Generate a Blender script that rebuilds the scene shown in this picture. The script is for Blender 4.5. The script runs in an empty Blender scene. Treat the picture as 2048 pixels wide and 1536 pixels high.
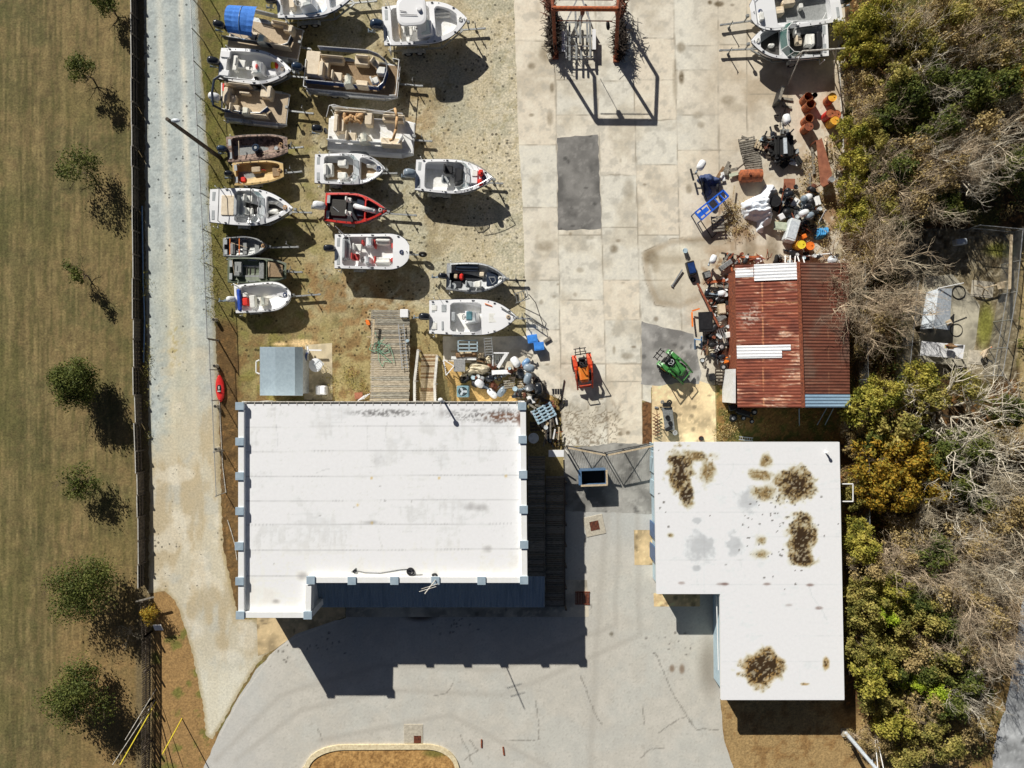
import bpy, math, random
import numpy as np
from mathutils import Vector, Matrix
random.seed(7)
R = math.radians
SC = bpy.context.scene
COL = SC.collection
# ---------------------------------------------------------------- camera, sky, sun, exposure
H = 48.0            # flying height in metres
F = 1409.0          # focal length measured in photo pixels
cam = bpy.data.cameras.new('camera'); co = bpy.data.objects.new('camera', cam); COL.objects.link(co)
co.location = (0, 0, H); co.rotation_euler = (0, 0, 0)
cam.sensor_width = 36; cam.lens = 18 * F / 1024; cam.clip_end = 3000
SC.camera = co
ELEV = 33.0
wd = bpy.data.worlds.new('World'); SC.world = wd; wd.use_nodes = True
nt = wd.node_tree; bg = nt.nodes['Background']; sky = nt.nodes.new('ShaderNodeTexSky')
sky.sky_type = 'NISHITA'; sky.sun_disc = False; sky.sun_elevation = R(ELEV); sky.sun_rotation = R(-30)
sky.air_density = 0.3; sky.dust_density = 0.7; sky.ozone_density = 0.0
nt.links.new(sky.outputs[0], bg.inputs[0]); bg.inputs[1].default_value = 0.05
sl = bpy.data.lights.new('sun', 'SUN'); sl.energy = 5.0; sl.angle = R(0.5); sl.color = (1.0, 0.965, 0.90)
so = bpy.data.objects.new('sun', sl); COL.objects.link(so); so.location = (-20, 35, 40)
d_ = Vector((0.5 * math.cos(R(ELEV)), -0.866 * math.cos(R(ELEV)), -math.sin(R(ELEV))))
so.rotation_euler = d_.to_track_quat('-Z', 'Y').to_euler()
SC.view_settings.view_transform = 'Standard'; SC.view_settings.look = 'None'
SC.view_settings.exposure = 0.08; SC.view_settings.gamma = 1.0
# ---------------------------------------------------------------- helpers
def W(px, py, z=0.0):
    k = (H - z) / F
    return Vector(((px - 1024) * k, (768 - py) * k, z))
KALB = 0.85
def lin1(c):
    c = c / 255.0
    return c / 12.92 if c <= 0.04045 else ((c + 0.055) / 1.055) ** 2.4
def S(c): return tuple(min(0.86, lin1(x) / KALB) for x in c[:3])
def lin_np(a):
    a = np.clip(a, 0, 255) / 255.0
    l = np.where(a <= 0.04045, a / 12.92, ((a + 0.055) / 1.055) ** 2.4)
    return np.minimum(l / KALB, 0.86)
def hsh(i, j, s):
    n = (i * 374761393 + j * 668265263 + s * 982451653) & 0x7fffffff
    n = ((n ^ (n >> 13)) * 1274126177) & 0x7fffffff
    return ((n ^ (n >> 16)) & 0xffff) / 65535.0
def vn(x, y, s=0):
    i = np.floor(x).astype(np.int64); j = np.floor(y).astype(np.int64)
    u = x - i; v = y - j; u = u * u * (3 - 2 * u); v = v * v * (3 - 2 * v)
    return (hsh(i, j, s) * (1 - u) + hsh(i + 1, j, s) * u) * (1 - v) + (hsh(i, j + 1, s) * (1 - u) + hsh(i + 1, j + 1, s) * u) * v
def fbm(x, y, f=1.0, o=4, s=0):
    a = 0; w = 0.5; t = 0
    for k in range(o):
        a = a + w * vn(x * f, y * f, s + k * 17); t += w; w *= 0.55; f *= 2.03
    return a / t
def sm(a, b, x):
    t = np.clip((x - a) / (b - a), 0, 1); return t * t * (3 - 2 * t)
def mixc(c, d, m):
    d = np.array(d, float)
    return c * (1 - m[..., None]) + d * m[..., None]
def dpoly(px, py, pts, closed=False):
    """distance to a polyline"""
    best = np.full(px.shape, 1e9); q = list(pts) + ([pts[0]] if closed else [])
    for (x0, y0), (x1, y1) in zip(q[:-1], q[1:]):
        dx, dy = x1 - x0, y1 - y0; L = dx * dx + dy * dy + 1e-9
        t = np.clip(((px - x0) * dx + (py - y0) * dy) / L, 0, 1)
        best = np.minimum(best, np.hypot(px - x0 - t * dx, py - y0 - t * dy))
    return best
def inpoly(px, py, pts):
    r = np.zeros(px.shape, bool); n = len(pts)
    for i in range(n):
        x0, y0 = pts[i]; x1, y1 = pts[(i + 1) % n]
        c = ((y0 > py) != (y1 > py))
        with np.errstate(divide='ignore', invalid='ignore'):
            xx = (x1 - x0) * (py - y0) / (y1 - y0 + 1e-12) + x0
        r ^= c & (px < xx)
    return r
def sd(px, py, pts):
    d = dpoly(px, py, pts, True); return np.where(inpoly(px, py, pts), -d, d)
def el(px, py, cx, cy, rx, ry, rot=0, soft=0.5):
    c, s = math.cos(R(rot)), math.sin(R(rot)); x = px - cx; y = py - cy
    q = np.hypot((x * c + y * s) / rx, (-x * s + y * c) / ry)
    return 1 - sm(1 - soft, 1 + soft, q)
# ---------------------------------------------------------------- materials
MATS = {}
def _coords(nt, stretch=(1, 1, 1), rnd=True):
    tc = nt.nodes.new('ShaderNodeTexCoord'); mp = nt.nodes.new('ShaderNodeMapping')
    mp.inputs['Scale'].default_value = stretch
    nt.links.new(tc.outputs['Object'], mp.inputs['Vector'])
    if rnd:
        oi = nt.nodes.new('ShaderNodeObjectInfo'); ml = nt.nodes.new('ShaderNodeMath'); ml.operation = 'MULTIPLY'
        ml.inputs[1].default_value = 60
        nt.links.new(oi.outputs['Random'], ml.inputs[0]); nt.links.new(ml.outputs[0], mp.inputs['Location'])
    return mp.outputs[0]
def mat(name, c1, c2=None, scale=6, rough=0.6, metal=0.0, detail=5, lo=0.35, hi=0.65, bump=0.0, stretch=(1, 1, 1), spec=0.4, coat=0.0, alpha=1.0):
    if name in MATS: return MATS[name]
    m = bpy.data.materials.new(name); m.use_nodes = True; nt = m.node_tree; b = nt.nodes['Principled BSDF']
    b.inputs['Roughness'].default_value = rough; b.inputs['Metallic'].default_value = metal
    b.inputs['Specular IOR Level'].default_value = spec; b.inputs['Coat Weight'].default_value = coat
    b.inputs['Alpha'].default_value = alpha
    if c2 is None: c2 = tuple(x * 0.82 for x in c1)
    v = _coords(nt, stretch)
    n = nt.nodes.new('ShaderNodeTexNoise'); n.inputs['Scale'].default_value = scale; n.inputs['Detail'].default_value = detail
    n.inputs['Roughness'].default_value = 0.65
    nt.links.new(v, n.inputs['Vector'])
    r = nt.nodes.new('ShaderNodeValToRGB'); r.color_ramp.elements[0].position = lo; r.color_ramp.elements[1].position = hi
    r.color_ramp.elements[0].color = (*S(c2), 1); r.color_ramp.elements[1].color = (*S(c1), 1)
    nt.links.new(n.outputs['Fac'], r.inputs[0]); nt.links.new(r.outputs[0], b.inputs['Base Color'])
    if bump:
        bp = nt.nodes.new('ShaderNodeBump'); bp.inputs['Strength'].default_value = bump; bp.inputs['Distance'].default_value = 0.05
        nt.links.new(n.outputs['Fac'], bp.inputs['Height']); nt.links.new(bp.outputs[0], b.inputs['Normal'])
    MATS[name] = m; return m
def pmat(name, sc=10.0, amp=0.3, bump=0.3, rough=0.9, sc2=None, amp2=0.0, dist=0.05, speck=0, dt=6):
    """material for painted sheets: vertex albedo times fine procedural grain"""
    if name in MATS: return MATS[name]
    m = bpy.data.materials.new(name); m.use_nodes = True; nt = m.node_tree; b = nt.nodes['Principled BSDF']
    b.inputs['Roughness'].default_value = rough; b.inputs['Specular IOR Level'].default_value = 0.25
    at = nt.nodes.new('ShaderNodeAttribute'); at.attribute_name = 'Col'
    v = _coords(nt, rnd=False)
    n = nt.nodes.new('ShaderNodeTexNoise'); n.inputs['Scale'].default_value = sc; n.inputs['Detail'].default_value = dt; n.inputs['Roughness'].default_value = 0.7
    nt.links.new(v, n.inputs['Vector'])
    mr = nt.nodes.new('ShaderNodeMapRange'); mr.inputs['From Min'].default_value = 0.3; mr.inputs['From Max'].default_value = 0.7
    mr.inputs['To Min'].default_value = 1 - amp; mr.inputs['To Max'].default_value = 1 + amp
    nt.links.new(n.outputs['Fac'], mr.inputs['Value'])
    fac = mr.outputs[0]
    if sc2:
        n2 = nt.nodes.new('ShaderNodeTexVoronoi'); n2.inputs['Scale'].default_value = sc2; nt.links.new(v, n2.inputs['Vector'])
        m2 = nt.nodes.new('ShaderNodeMapRange'); m2.inputs['From Min'].default_value = 0.0; m2.inputs['From Max'].default_value = 0.7
        m2.inputs['To Min'].default_value = 1 + amp2; m2.inputs['To Max'].default_value = 1 - amp2
        nt.links.new(n2.outputs['Distance'], m2.inputs['Value'])
        mm = nt.nodes.new('ShaderNodeMath'); mm.operation = 'MULTIPLY'
        nt.links.new(fac, mm.inputs[0]); nt.links.new(m2.outputs[0], mm.inputs[1]); fac = mm.outputs[0]
    if speck:
        vo = nt.nodes.new('ShaderNodeTexVoronoi'); vo.inputs['Scale'].default_value = speck; nt.links.new(v, vo.inputs['Vector'])
        sx = nt.nodes.new('ShaderNodeSeparateColor'); nt.links.new(vo.outputs['Color'], sx.inputs[0])
        def mth(op, *a):
            q = nt.nodes.new('ShaderNodeMath'); q.operation = op
            for i, x in enumerate(a):
                if isinstance(x, float): q.inputs[i].default_value = x
                else: nt.links.new(x, q.inputs[i])
            return q.outputs[0]
        hit = mth('LESS_THAN', sx.outputs[0], at.outputs['Alpha'])
        rad = mth('MULTIPLY_ADD', sx.outputs[1], .22, .14); near = mth('SMOOTHSTEP', vo.outputs['Distance'], rad, 0.0) if False else mth('LESS_THAN', vo.outputs['Distance'], rad)
        fac = mth('MULTIPLY', fac, mth('SUBTRACT', 1.0, mth('MULTIPLY', mth('MULTIPLY', hit, near), mth('MULTIPLY_ADD', sx.outputs[2], .35, .35))))
    vm = nt.nodes.new('ShaderNodeVectorMath'); vm.operation = 'SCALE'
    nt.links.new(at.outputs['Color'], vm.inputs[0]); nt.links.new(fac, vm.inputs['Scale'])
    nt.links.new(vm.outputs[0], b.inputs['Base Color'])
    if bump:
        bp = nt.nodes.new('ShaderNodeBump'); bp.inputs['Strength'].default_value = bump; bp.inputs['Distance'].default_value = dist
        nt.links.new(n.outputs['Fac'], bp.inputs['Height']); nt.links.new(bp.outputs[0], b.inputs['Normal'])
    MATS[name] = m; return m
def leafmat(name, cols, trans=0.3):
    m = bpy.data.materials.new(name); m.use_nodes = True; nt = m.node_tree
    b = nt.nodes['Principled BSDF']; b.inputs['Roughness'].default_value = 0.6; b.inputs['Specular IOR Level'].default_value = 0.15
    g = nt.nodes.new('ShaderNodeNewGeometry'); r = nt.nodes.new('ShaderNodeValToRGB')
    v = _coords(nt); n = nt.nodes.new('ShaderNodeTexNoise'); n.inputs['Scale'].default_value = 1.3; n.inputs['Detail'].default_value = 3
    nt.links.new(v, n.inputs['Vector'])
    ad = nt.nodes.new('ShaderNodeMath'); ad.operation = 'MULTIPLY_ADD'; ad.inputs[1].default_value = 0.45
    nt.links.new(g.outputs['Random Per Island'], ad.inputs[0])
    mr = nt.nodes.new('ShaderNodeMapRange'); mr.inputs['From Min'].default_value = .3; mr.inputs['From Max'].default_value = .7; mr.inputs['To Max'].default_value = .55
    nt.links.new(n.outputs['Fac'], mr.inputs['Value']); nt.links.new(mr.outputs[0], ad.inputs[2])
    while len(r.color_ramp.elements) < len(cols): r.color_ramp.elements.new(0.5)
    for i, c in enumerate(cols):
        r.color_ramp.elements[i].position = i / (len(cols) - 1); r.color_ramp.elements[i].color = (*S(c), 1)
    nt.links.new(ad.outputs[0], r.inputs[0]); nt.links.new(r.outputs[0], b.inputs['Base Color'])
    tr = nt.nodes.new('ShaderNodeBsdfTranslucent'); nt.links.new(r.outputs[0], tr.inputs[0])
    mx = nt.nodes.new('ShaderNodeMixShader'); mx.inputs[0].default_value = trans
    nt.links.new(b.outputs[0], mx.inputs[1]); nt.links.new(tr.outputs[0], mx.inputs[2])
    nt.links.new(mx.outputs[0], nt.nodes['Material Output'].inputs['Surface'])
    MATS[name] = m; return m
def glassmat(name, c, alpha=0.45):
    m = mat(name, c, c, rough=0.08, spec=0.6, alpha=alpha); return m
def meshwire(name, c, cell=0.09, th=0.16):
    """chain-link fabric: diagonal wires cut out of a flat net"""
    m = bpy.data.materials.new(name); m.use_nodes = True; nt = m.node_tree; b = nt.nodes['Principled BSDF']
    b.inputs['Base Color'].default_value = (*S(c), 1); b.inputs['Metallic'].default_value = 0.4; b.inputs['Roughness'].default_value = 0.5
    tc = nt.nodes.new('ShaderNodeTexCoord'); sp = nt.nodes.new('ShaderNodeSeparateXYZ'); nt.links.new(tc.outputs['UV'], sp.inputs[0])
    outs = []
    for op in ('ADD', 'SUBTRACT'):
        a = nt.nodes.new('ShaderNodeMath'); a.operation = op
        nt.links.new(sp.outputs[0], a.inputs[0]); nt.links.new(sp.outputs[1], a.inputs[1])
        q = nt.nodes.new('ShaderNodeMath'); q.operation = 'DIVIDE'; q.inputs[1].default_value = cell; nt.links.new(a.outputs[0], q.inputs[0])
        f = nt.nodes.new('ShaderNodeMath'); f.operation = 'FRACT'; nt.links.new(q.outputs[0], f.inputs[0])
        l = nt.nodes.new('ShaderNodeMath'); l.operation = 'LESS_THAN'; l.inputs[1].default_value = th; nt.links.new(f.outputs[0], l.inputs[0])
        outs.append(l.outputs[0])
    mx = nt.nodes.new('ShaderNodeMath'); mx.operation = 'MAXIMUM'
    nt.links.new(outs[0], mx.inputs[0]); nt.links.new(outs[1], mx.inputs[1]); nt.links.new(mx.outputs[0], b.inputs['Alpha'])
    MATS[name] = m; return m
# ---------------------------------------------------------------- mesh builder
class MB:
    def __init__(s): s.v = []; s.f = []; s.m = []
    def add(s, vs, fs, m=0):
        o = len(s.v); s.v += [tuple(v) for v in vs]; s.f += [tuple(i + o for i in f) for f in fs]; s.m += [m] * len(fs); return s
    def box(s, c, d, rz=0, m=0, ch=0, M=None):
        hx, hy, hz = d[0] / 2, d[1] / 2, d[2] / 2
        if ch:
            k = min(ch, hx * .9, hy * .9, hz * .9)
            ring = lambda a, b: [(-a + k, -b), (a - k, -b), (a, -b + k), (a, b - k), (a - k, b), (-a + k, b), (-a, b - k), (-a, -b + k)]
            vs = [(x, y, -hz) for x, y in ring(hx, hy)] + [(x, y, hz - k) for x, y in ring(hx, hy)]
            vs += [(x * (hx - k * .8) / hx, y * (hy - k * .8) / hy, hz) for x, y in ring(hx, hy)]
            fs = [tuple(range(7, -1, -1)), tuple(range(16, 24))]
            for q in (0, 8):
                fs += [(q + i, q + (i + 1) % 8, q + 8 + (i + 1) % 8, q + 8 + i) for i in range(8)]
        else:
            vs = [(x, y, z) for z in (-hz, hz) for x, y in ((-hx, -hy), (hx, -hy), (hx, hy), (-hx, hy))]
            fs = [(3, 2, 1, 0), (4, 5, 6, 7), (0, 1, 5, 4), (1, 2, 6, 5), (2, 3, 7, 6), (3, 0, 4, 7)]
        T = Matrix.Translation(Vector(c)) @ (M if M is not None else Matrix.Rotation(rz, 4, 'Z'))
        return s.add([T @ Vector(v) for v in vs], fs, m)
    def cyl(s, p0, p1, r0, r1=None, n=8, m=0, caps=True):
        p0 = Vector(p0); p1 = Vector(p1); r1 = r0 if r1 is None else r1
        d = p1 - p0
        if d.length < 1e-6: return s
        q = d.to_track_quat('Z', 'Y').to_matrix()
        vs = [p + q @ Vector((math.cos(2 * math.pi * i / n) * r, math.sin(2 * math.pi * i / n) * r, 0)) for p, r in ((p0, r0), (p1, r1)) for i in range(n)]
        fs = [(i, (i + 1) % n, n + (i + 1) % n, n + i) for i in range(n)]
        if caps: fs += [tuple(range(n - 1, -1, -1)), tuple(range(n, 2 * n))]
        return s.add(vs, fs, m)
    def tube(s, pts, r, n=6, m=0):
        for a, b in zip(pts[:-1], pts[1:]): s.cyl(a, b, r, r, n, m)
        return s
    def bar(s, p0, p1, w, h, m=0):
        p0 = Vector(p0); p1 = Vector(p1); d = p1 - p0
        if d.length < 1e-6: return s
        x = d.normalized(); up = Vector((0, 0, 1)) if abs(x.z) < .95 else Vector((0, 1, 0))
        y = up.cross(x).normalized(); z = x.cross(y)
        M = Matrix((x, y, z)).transposed().to_4x4()
        return s.box((p0 + p1) / 2, (d.length, w, h), M=M, m=m)
    def ell(s, c, r, nu=12, nv=7, m=0, M=None, pw=1.0):
        c = Vector(c); vs = []; fs = []
        sg = lambda a: math.copysign(abs(a) ** pw, a)
        for j in range(nv + 1):
            ph = -math.pi / 2 + math.pi * j / nv
            for i in range(nu):
                th = 2 * math.pi * i / nu
                p = Vector((sg(math.cos(th)) * sg(math.cos(ph)) * r[0], sg(math.sin(th)) * sg(math.cos(ph)) * r[1], sg(math.sin(ph)) * r[2]))
                vs.append(c + (M @ p if M is not None else p))
        for j in range(nv):
            for i in range(nu): fs.append((j * nu + i, j * nu + (i + 1) % nu, (j + 1) * nu + (i + 1) % nu, (j + 1) * nu + i))
        return s.add(vs, fs, m)
    def prism(s, pts, z0, z1, m=0):
        n = len(pts); a = sum(pts[i][0] * pts[(i + 1) % n][1] - pts[(i + 1) % n][0] * pts[i][1] for i in range(n))
        if a < 0: pts = pts[::-1]
        vs = [(p[0], p[1], z0) for p in pts] + [(p[0], p[1], z1) for p in pts]
        return s.add(vs, [tuple(range(n - 1, -1, -1)), tuple(range(n, 2 * n))] + [(i, (i + 1) % n, n + (i + 1) % n, n + i) for i in range(n)], m)
    def rings(s, rs, m=0, caps=True, closed=True):
        n = len(rs[0]); vs = [p for r in rs for p in r]; fs = []
        for j in range(len(rs) - 1):
            for i in range(n if closed else n - 1):
                fs.append((j * n + i, j * n + (i + 1) % n, (j + 1) * n + (i + 1) % n, (j + 1) * n + i))
        if caps: fs += [tuple(range(n - 1, -1, -1)), tuple(range((len(rs) - 1) * n, len(rs) * n))]
        return s.add(vs, fs, m)
    def torus(s, c, Rr, r, M=None, n=16, k=6, m=0):
        vs = []; fs = []; c = Vector(c)
        for i in range(n):
            a = 2 * math.pi * i / n
            for j in range(k):
                b = 2 * math.pi * j / k
                p = Vector(((Rr + r * math.cos(b)) * math.cos(a), (Rr + r * math.cos(b)) * math.sin(a), r * math.sin(b)))
                vs.append(c + (M @ p if M is not None else p))
        for i in range(n):
            for j in range(k): fs.append((i * k + j, ((i + 1) % n) * k + j, ((i + 1) % n) * k + (j + 1) % k, i * k + (j + 1) % k))
        return s.add(vs, fs, m)
    def build(s, name, mats, parent=None, smooth=False, origin=None):
        me = bpy.data.meshes.new(name)
        off = Vector((0, 0, 0))
        if parent is None:
            a = np.array(s.v); off = Vector(((a[:, 0].min() + a[:, 0].max()) / 2, (a[:, 1].min() + a[:, 1].max()) / 2, a[:, 2].min()))
        me.from_pydata([tuple(Vector(v) - off) for v in s.v], [], s.f)
        for x in (mats if isinstance(mats, (list, tuple)) else [mats]): me.materials.append(MATS[x] if isinstance(x, str) else x)
        me.polygons.foreach_set('material_index', s.m)
        if smooth: me.polygons.foreach_set('use_smooth', [True] * len(s.f))
        me.update()
        o = bpy.data.objects.new(name, me); COL.objects.link(o); o.location = off
        if parent is not None: o.parent = parent
        return o
def tag(o, label=None, cat=None, group=None, kind=None):
    if label: o['label'] = label
    if cat: o['category'] = cat
    if group: o['group'] = group
    if kind: o['kind'] = kind
    return o
def thing(name, label, cat, loc=(0, 0, 0), rz=0, group=None):
    o = bpy.data.objects.new(name, None); COL.objects.link(o); o.empty_display_size = 0.3
    o.location = loc; o.rotation_euler = (0, 0, rz); return tag(o, label, cat, group)
CH = {}
def dup(root, loc, rz, label=None, group=None, scale=None):
    r = root.copy(); COL.objects.link(r); r.location = loc; r.rotation_euler = (0, 0, rz)
    if scale: r.scale = scale
    if label: r['label'] = label
    if group: r['group'] = group
    for ch in list(root.children):
        c = ch.copy(); COL.objects.link(c); c.parent = r
        for g in ch.children:
            e = g.copy(); COL.objects.link(e); e.parent = c
    return r
def mesh_np(name, P, Q, col, m, parent=None, smooth=True):
    me = bpy.data.meshes.new(name); nv, nf = len(P), len(Q)
    off = Vector((0, 0, 0))
    if parent is None: off = Vector((float(P[:, 0].mean()), float(P[:, 1].mean()), float(P[:, 2].min())))
    P = P - np.array(off)
    me.vertices.add(nv); me.vertices.foreach_set('co', P.astype(np.float32).ravel())
    me.loops.add(nf * 4); me.loops.foreach_set('vertex_index', Q.astype(np.int32).ravel())
    me.polygons.add(nf); me.polygons.foreach_set('loop_start', np.arange(0, nf * 4, 4, dtype=np.int32))
    me.polygons.foreach_set('loop_total', np.full(nf, 4, np.int32))
    if smooth: me.polygons.foreach_set('use_smooth', np.ones(nf, bool))
    me.update(calc_edges=True)
    if col is not None:
        at = me.color_attributes.new('Col', 'FLOAT_COLOR', 'POINT')
        at.data.foreach_set('color', np.concatenate([lin_np(col[:, :3]), col[:, 3:4] if col.shape[1] > 3 else np.zeros((nv, 1))], 1).astype(np.float32).ravel())
    me.materials.append(MATS[m] if isinstance(m, str) else m)
    o = bpy.data.objects.new(name, me); COL.objects.link(o); o.location = off
    if parent is not None: o.parent = parent
    return o
def sheet(name, poly, z, res, colfn, m, parent=None, zfn=None):
    """flat sheet cut to a polygon given in photo pixels at height z, painted with colfn(px,py)"""
    k = (H - z) / F
    if abs(poly[0][0]) >= 0: pts = [((x - 1024) * k, (768 - y) * k) for x, y in poly]
    xs = [p[0] for p in pts]; ys = [p[1] for p in pts]
    gx = np.arange(min(xs) - res, max(xs) + 2 * res, res); gy = np.arange(min(ys) - res, max(ys) + 2 * res, res)
    X, Y = np.meshgrid(gx, gy); nx = len(gx)
    cx, cy = X[:-1, :-1] + res / 2, Y[:-1, :-1] + res / 2
    keep = inpoly(cx, cy, pts)
    idx = np.arange(X.size).reshape(X.shape)
    Q = np.stack([idx[:-1, :-1][keep], idx[:-1, 1:][keep], idx[1:, 1:][keep], idx[1:, :-1][keep]], 1)
    used, inv = np.unique(Q, return_inverse=True); Q = inv.reshape(Q.shape)
    x = X.ravel()[used].copy(); y = Y.ravel()[used].copy()
    cnt = np.bincount(Q.ravel(), minlength=len(used)); bd = cnt < 4
    bx, by = x[bd], y[bd]; best = np.full(bx.shape, 1e9); nx_, ny_ = bx.copy(), by.copy()
    for i in range(len(pts)):
        (x0, y0), (x1, y1) = pts[i], pts[(i + 1) % len(pts)]; dx, dy = x1 - x0, y1 - y0; L = dx * dx + dy * dy + 1e-12
        t = np.clip(((bx - x0) * dx + (by - y0) * dy) / L, 0, 1); qx, qy = x0 + t * dx, y0 + t * dy; d = np.hypot(bx - qx, by - qy)
        b = d < best; best[b] = d[b]; nx_[b] = qx[b]; ny_[b] = qy[b]
    x[bd] = nx_; y[bd] = ny_
    px, py = x / k + 1024, 768 - y / k
    col = colfn(px, py)
    zz = np.full(x.shape, z) if zfn is None else zfn(x, y)
    return mesh_np(name, np.stack([x, y, zz], 1), Q, col, m, parent)
def rag(poly, amp=4, step=8, seed=1):
    """roughen a pixel outline"""
    rr = random.Random(seed); out = []
    n = len(poly)
    for i in range(n):
        (x0, y0), (x1, y1) = poly[i], poly[(i + 1) % n]; L = math.hypot(x1 - x0, y1 - y0); k = max(1, int(L / step))
        for j in range(k):
            t = j / k; a = rr.uniform(-amp, amp); out.append((x0 + (x1 - x0) * t - (y1 - y0) / L * a, y0 + (y1 - y0) * t + (x1 - x0) / L * a))
    return out
# ================================================================ SETTING: ground, road, drive, car park
pmat('ground_mat', 7.5, .42, .4, .95, dist=.03, speck=3.4, dt=4)
pmat('gravel_mat', 7, .20, .3, .95, dist=.02, speck=4.2, dt=4)
pmat('concrete_mat', 6, .085, .1, .85, dist=.01, dt=5)
pmat('asphalt_mat', 7, .085, .12, .9, dist=.01, dt=5)
pmat('roof_mat', 5, .035, .05, .55, dist=.01)
pmat('rust_mat', 12, .16, .15, .75, dist=.01)
pmat('wood_mat', 16, .22, .3, .9, dist=.02)

def ground_col(px, py):
    n1 = fbm(px, py, 1 / 70, 4, 1); n2 = fbm(px, py, 1 / 14, 4, 2); n3 = fbm(px, py, 1 / 5, 3, 3); n4 = fbm(px, py, 1 / 3.2, 2, 5)
    c = np.zeros(px.shape + (3,)) + np.array([116, 102, 67.])
    speck = 0
    # mown lawn on the left
    c = mixc(c, (92, 88, 55), sm(.45, .68, n1) * .8); c = mixc(c, (126, 106, 72), sm(.5, .7, n2) * .55); c = mixc(c, (88, 74, 50), sm(.55, .75, 1 - n2) * .5)
    c = mixc(c, (78, 80, 46), sm(130, 0, px) * .45 * sm(.3, .6, fbm(px, py, 1 / 40, 3, 9)))
    for x0, w, st in ((28, 7, .16), (72, 9, .2), (18, 5, .15), (118, 6, .15), (150, 5, .12), (200, 8, .10)):
        xx = x0 - (py - 500) * .02
        c = mixc(c, (150, 132, 92), np.exp(-((px - xx) / w) ** 2) * st * (.5 + n2))
    for x0, w in ((48, 12), (95, 14)):
        c = mixc(c, (72, 66, 42), np.exp(-((px - x0 + (py - 500) * .02) / w) ** 2) * .22 * (.4 + n1))
    st = fbm(px / 2.2 + py * .008, py / 70, 1.0, 4, 13); c = mixc(c, (140, 124, 84), sm(.54, .7, st) * .5); c = mixc(c, (76, 74, 42), sm(.54, .7, 1 - st) * .5)
    c = mixc(c, (92, 90, 50), sm(.5, .66, fbm(px, py, 1 / 110, 3, 14)) * .25)
    c = mixc(c, (140, 112, 72), sm(1000, 1350, py) * sm(60, 200, px) * .6 * (.4 + n2))
    c = mixc(c, (112, 98, 70), sm(268, 275, px))
    # verge and boat yard
    yard = sm(395, 408, px)
    cy = np.zeros_like(c) + np.array([152, 138, 96.])
    cy = mixc(cy, (104, 98, 50), sm(560, 420, px + 60 * (n1 - .5)) * .85)
    cy = mixc(cy, (86, 92, 40), sm(.5, .66, n2) * sm(470, 410, px) * .7)
    sand = sm(560, 830, px + 260 * (n1 - .5) + 90 * (n2 - .5)) * sm(700, 560, py + 80 * (n1 - .5))
    cy = mixc(cy, (184, 173, 145), sand)
    cy = mixc(cy, (174, 168, 144), sand * sm(.45, .62, fbm(px, py, 1 / 60, 3, 21)))
    cy = mixc(cy, (206, 196, 172), sm(900, 1020, px) * sm(.4, .6, n2) * .7 * sm(650, 500, py))
    cy = mixc(cy, (118, 102, 70), sm(.52, .68, fbm(px, py, 1 / 48, 4, 23)) * .6 * sm(1000, 800, px)); cy = mixc(cy, (104, 98, 60), sm(.54, .68, fbm(px, py, 1 / 28, 4, 24)) * .45 * sm(900, 700, px))
    br = np.maximum(el(px, py, 700, 610, 130, 60, 0, .7), np.maximum(el(px, py, 820, 270, 60, 70, 20, .8) * .6, el(px, py, 640, 560, 60, 40, 0, .7)))
    cy = mixc(cy, (140, 112, 74), br * sm(.4, .6, n2) * .9)
    cy = mixc(cy, (118, 92, 58), sm(640, 700, py) * sm(900, 820, px) * sm(.4, .65, n2) * .8)
    cy = mixc(cy, (120, 118, 60), sm(.55, .7, fbm(px, py, 1 / 25, 3, 31)) * sm(700, 560, px) * .6)
    cy = mixc(cy, (106, 94, 60), sm(.6, .72, n3) * .35); speck = sm(.36, .62, fbm(px, py, 1 / 35, 3, 41)) * 1.1 * sm(440, 520, px) * sm(1060, 1030, px) * sm(740, 700, py) * yard
    cy = mixc(cy, (206, 178, 132), (np.maximum(el(px, py, 605, 686, 26, 7), el(px, py, 560, 688, 14, 4))))
    cy = mixc(cy, (200, 160, 98), inpoly(px, py, [(885, 725), (905, 705), (930, 760), (1100, 780), (1110, 810), (905, 810)]) * .8 * (.6 + .4 * n2))
    c = c * (1 - yard[..., None]) + cy * yard[..., None]
    # narrow planting strip beside the store
    strip = sm(12, 0, dpoly(px, py, [(452, 660), (456, 830), (461, 1000), (470, 1200)]) - 16) * sm(620, 660, py)
    c = mixc(c, (104, 80, 50), strip * .9); c = mixc(c, (82, 64, 40), strip * sm(.5, .65, n2) * .7); c = mixc(c, (132, 100, 60), strip * sm(.62, .72, n3) * .6)
    # tongue of tan grass by the picket fence
    c = mixc(c, (148, 118, 76), sm(300, 312, px) * sm(1170, 1190, py) * sm(440, 425, px)); c = mixc(c, (104, 106, 50), sm(300, 312, px) * sm(1190, 1250, py) * sm(440, 425, px) * sm(.55, .68, fbm(px, py, 1 / 22, 3, 51)) * .8)
    # dry lawn south of the flat roofed store
    t = sm(1425, 1440, px) * sm(1180, 1200, py)
    c = mixc(c, (156, 130, 88), t); c = mixc(c, (126, 94, 56), t * sm(.5, .68, n2) * .6)
    # island in the kerb
    # woodland floor
    wd_ = np.maximum(sm(1680, 1694, px) * sm(1440, 1400, py + (px - 1700) * -.4), sm(1435, 1442, px) * sm(800, 810, py) * sm(1010, 1000, py))
    c = mixc(c, (92, 70, 44), wd_); c = mixc(c, (54, 42, 26), wd_ * sm(.45, .62, n2) * .8); c = mixc(c, (140, 96, 52), wd_ * sm(.6, .7, n3) * .7); c = mixc(c, (82, 84, 42), wd_ * sm(.55, .66, n1) * .7)
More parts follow.
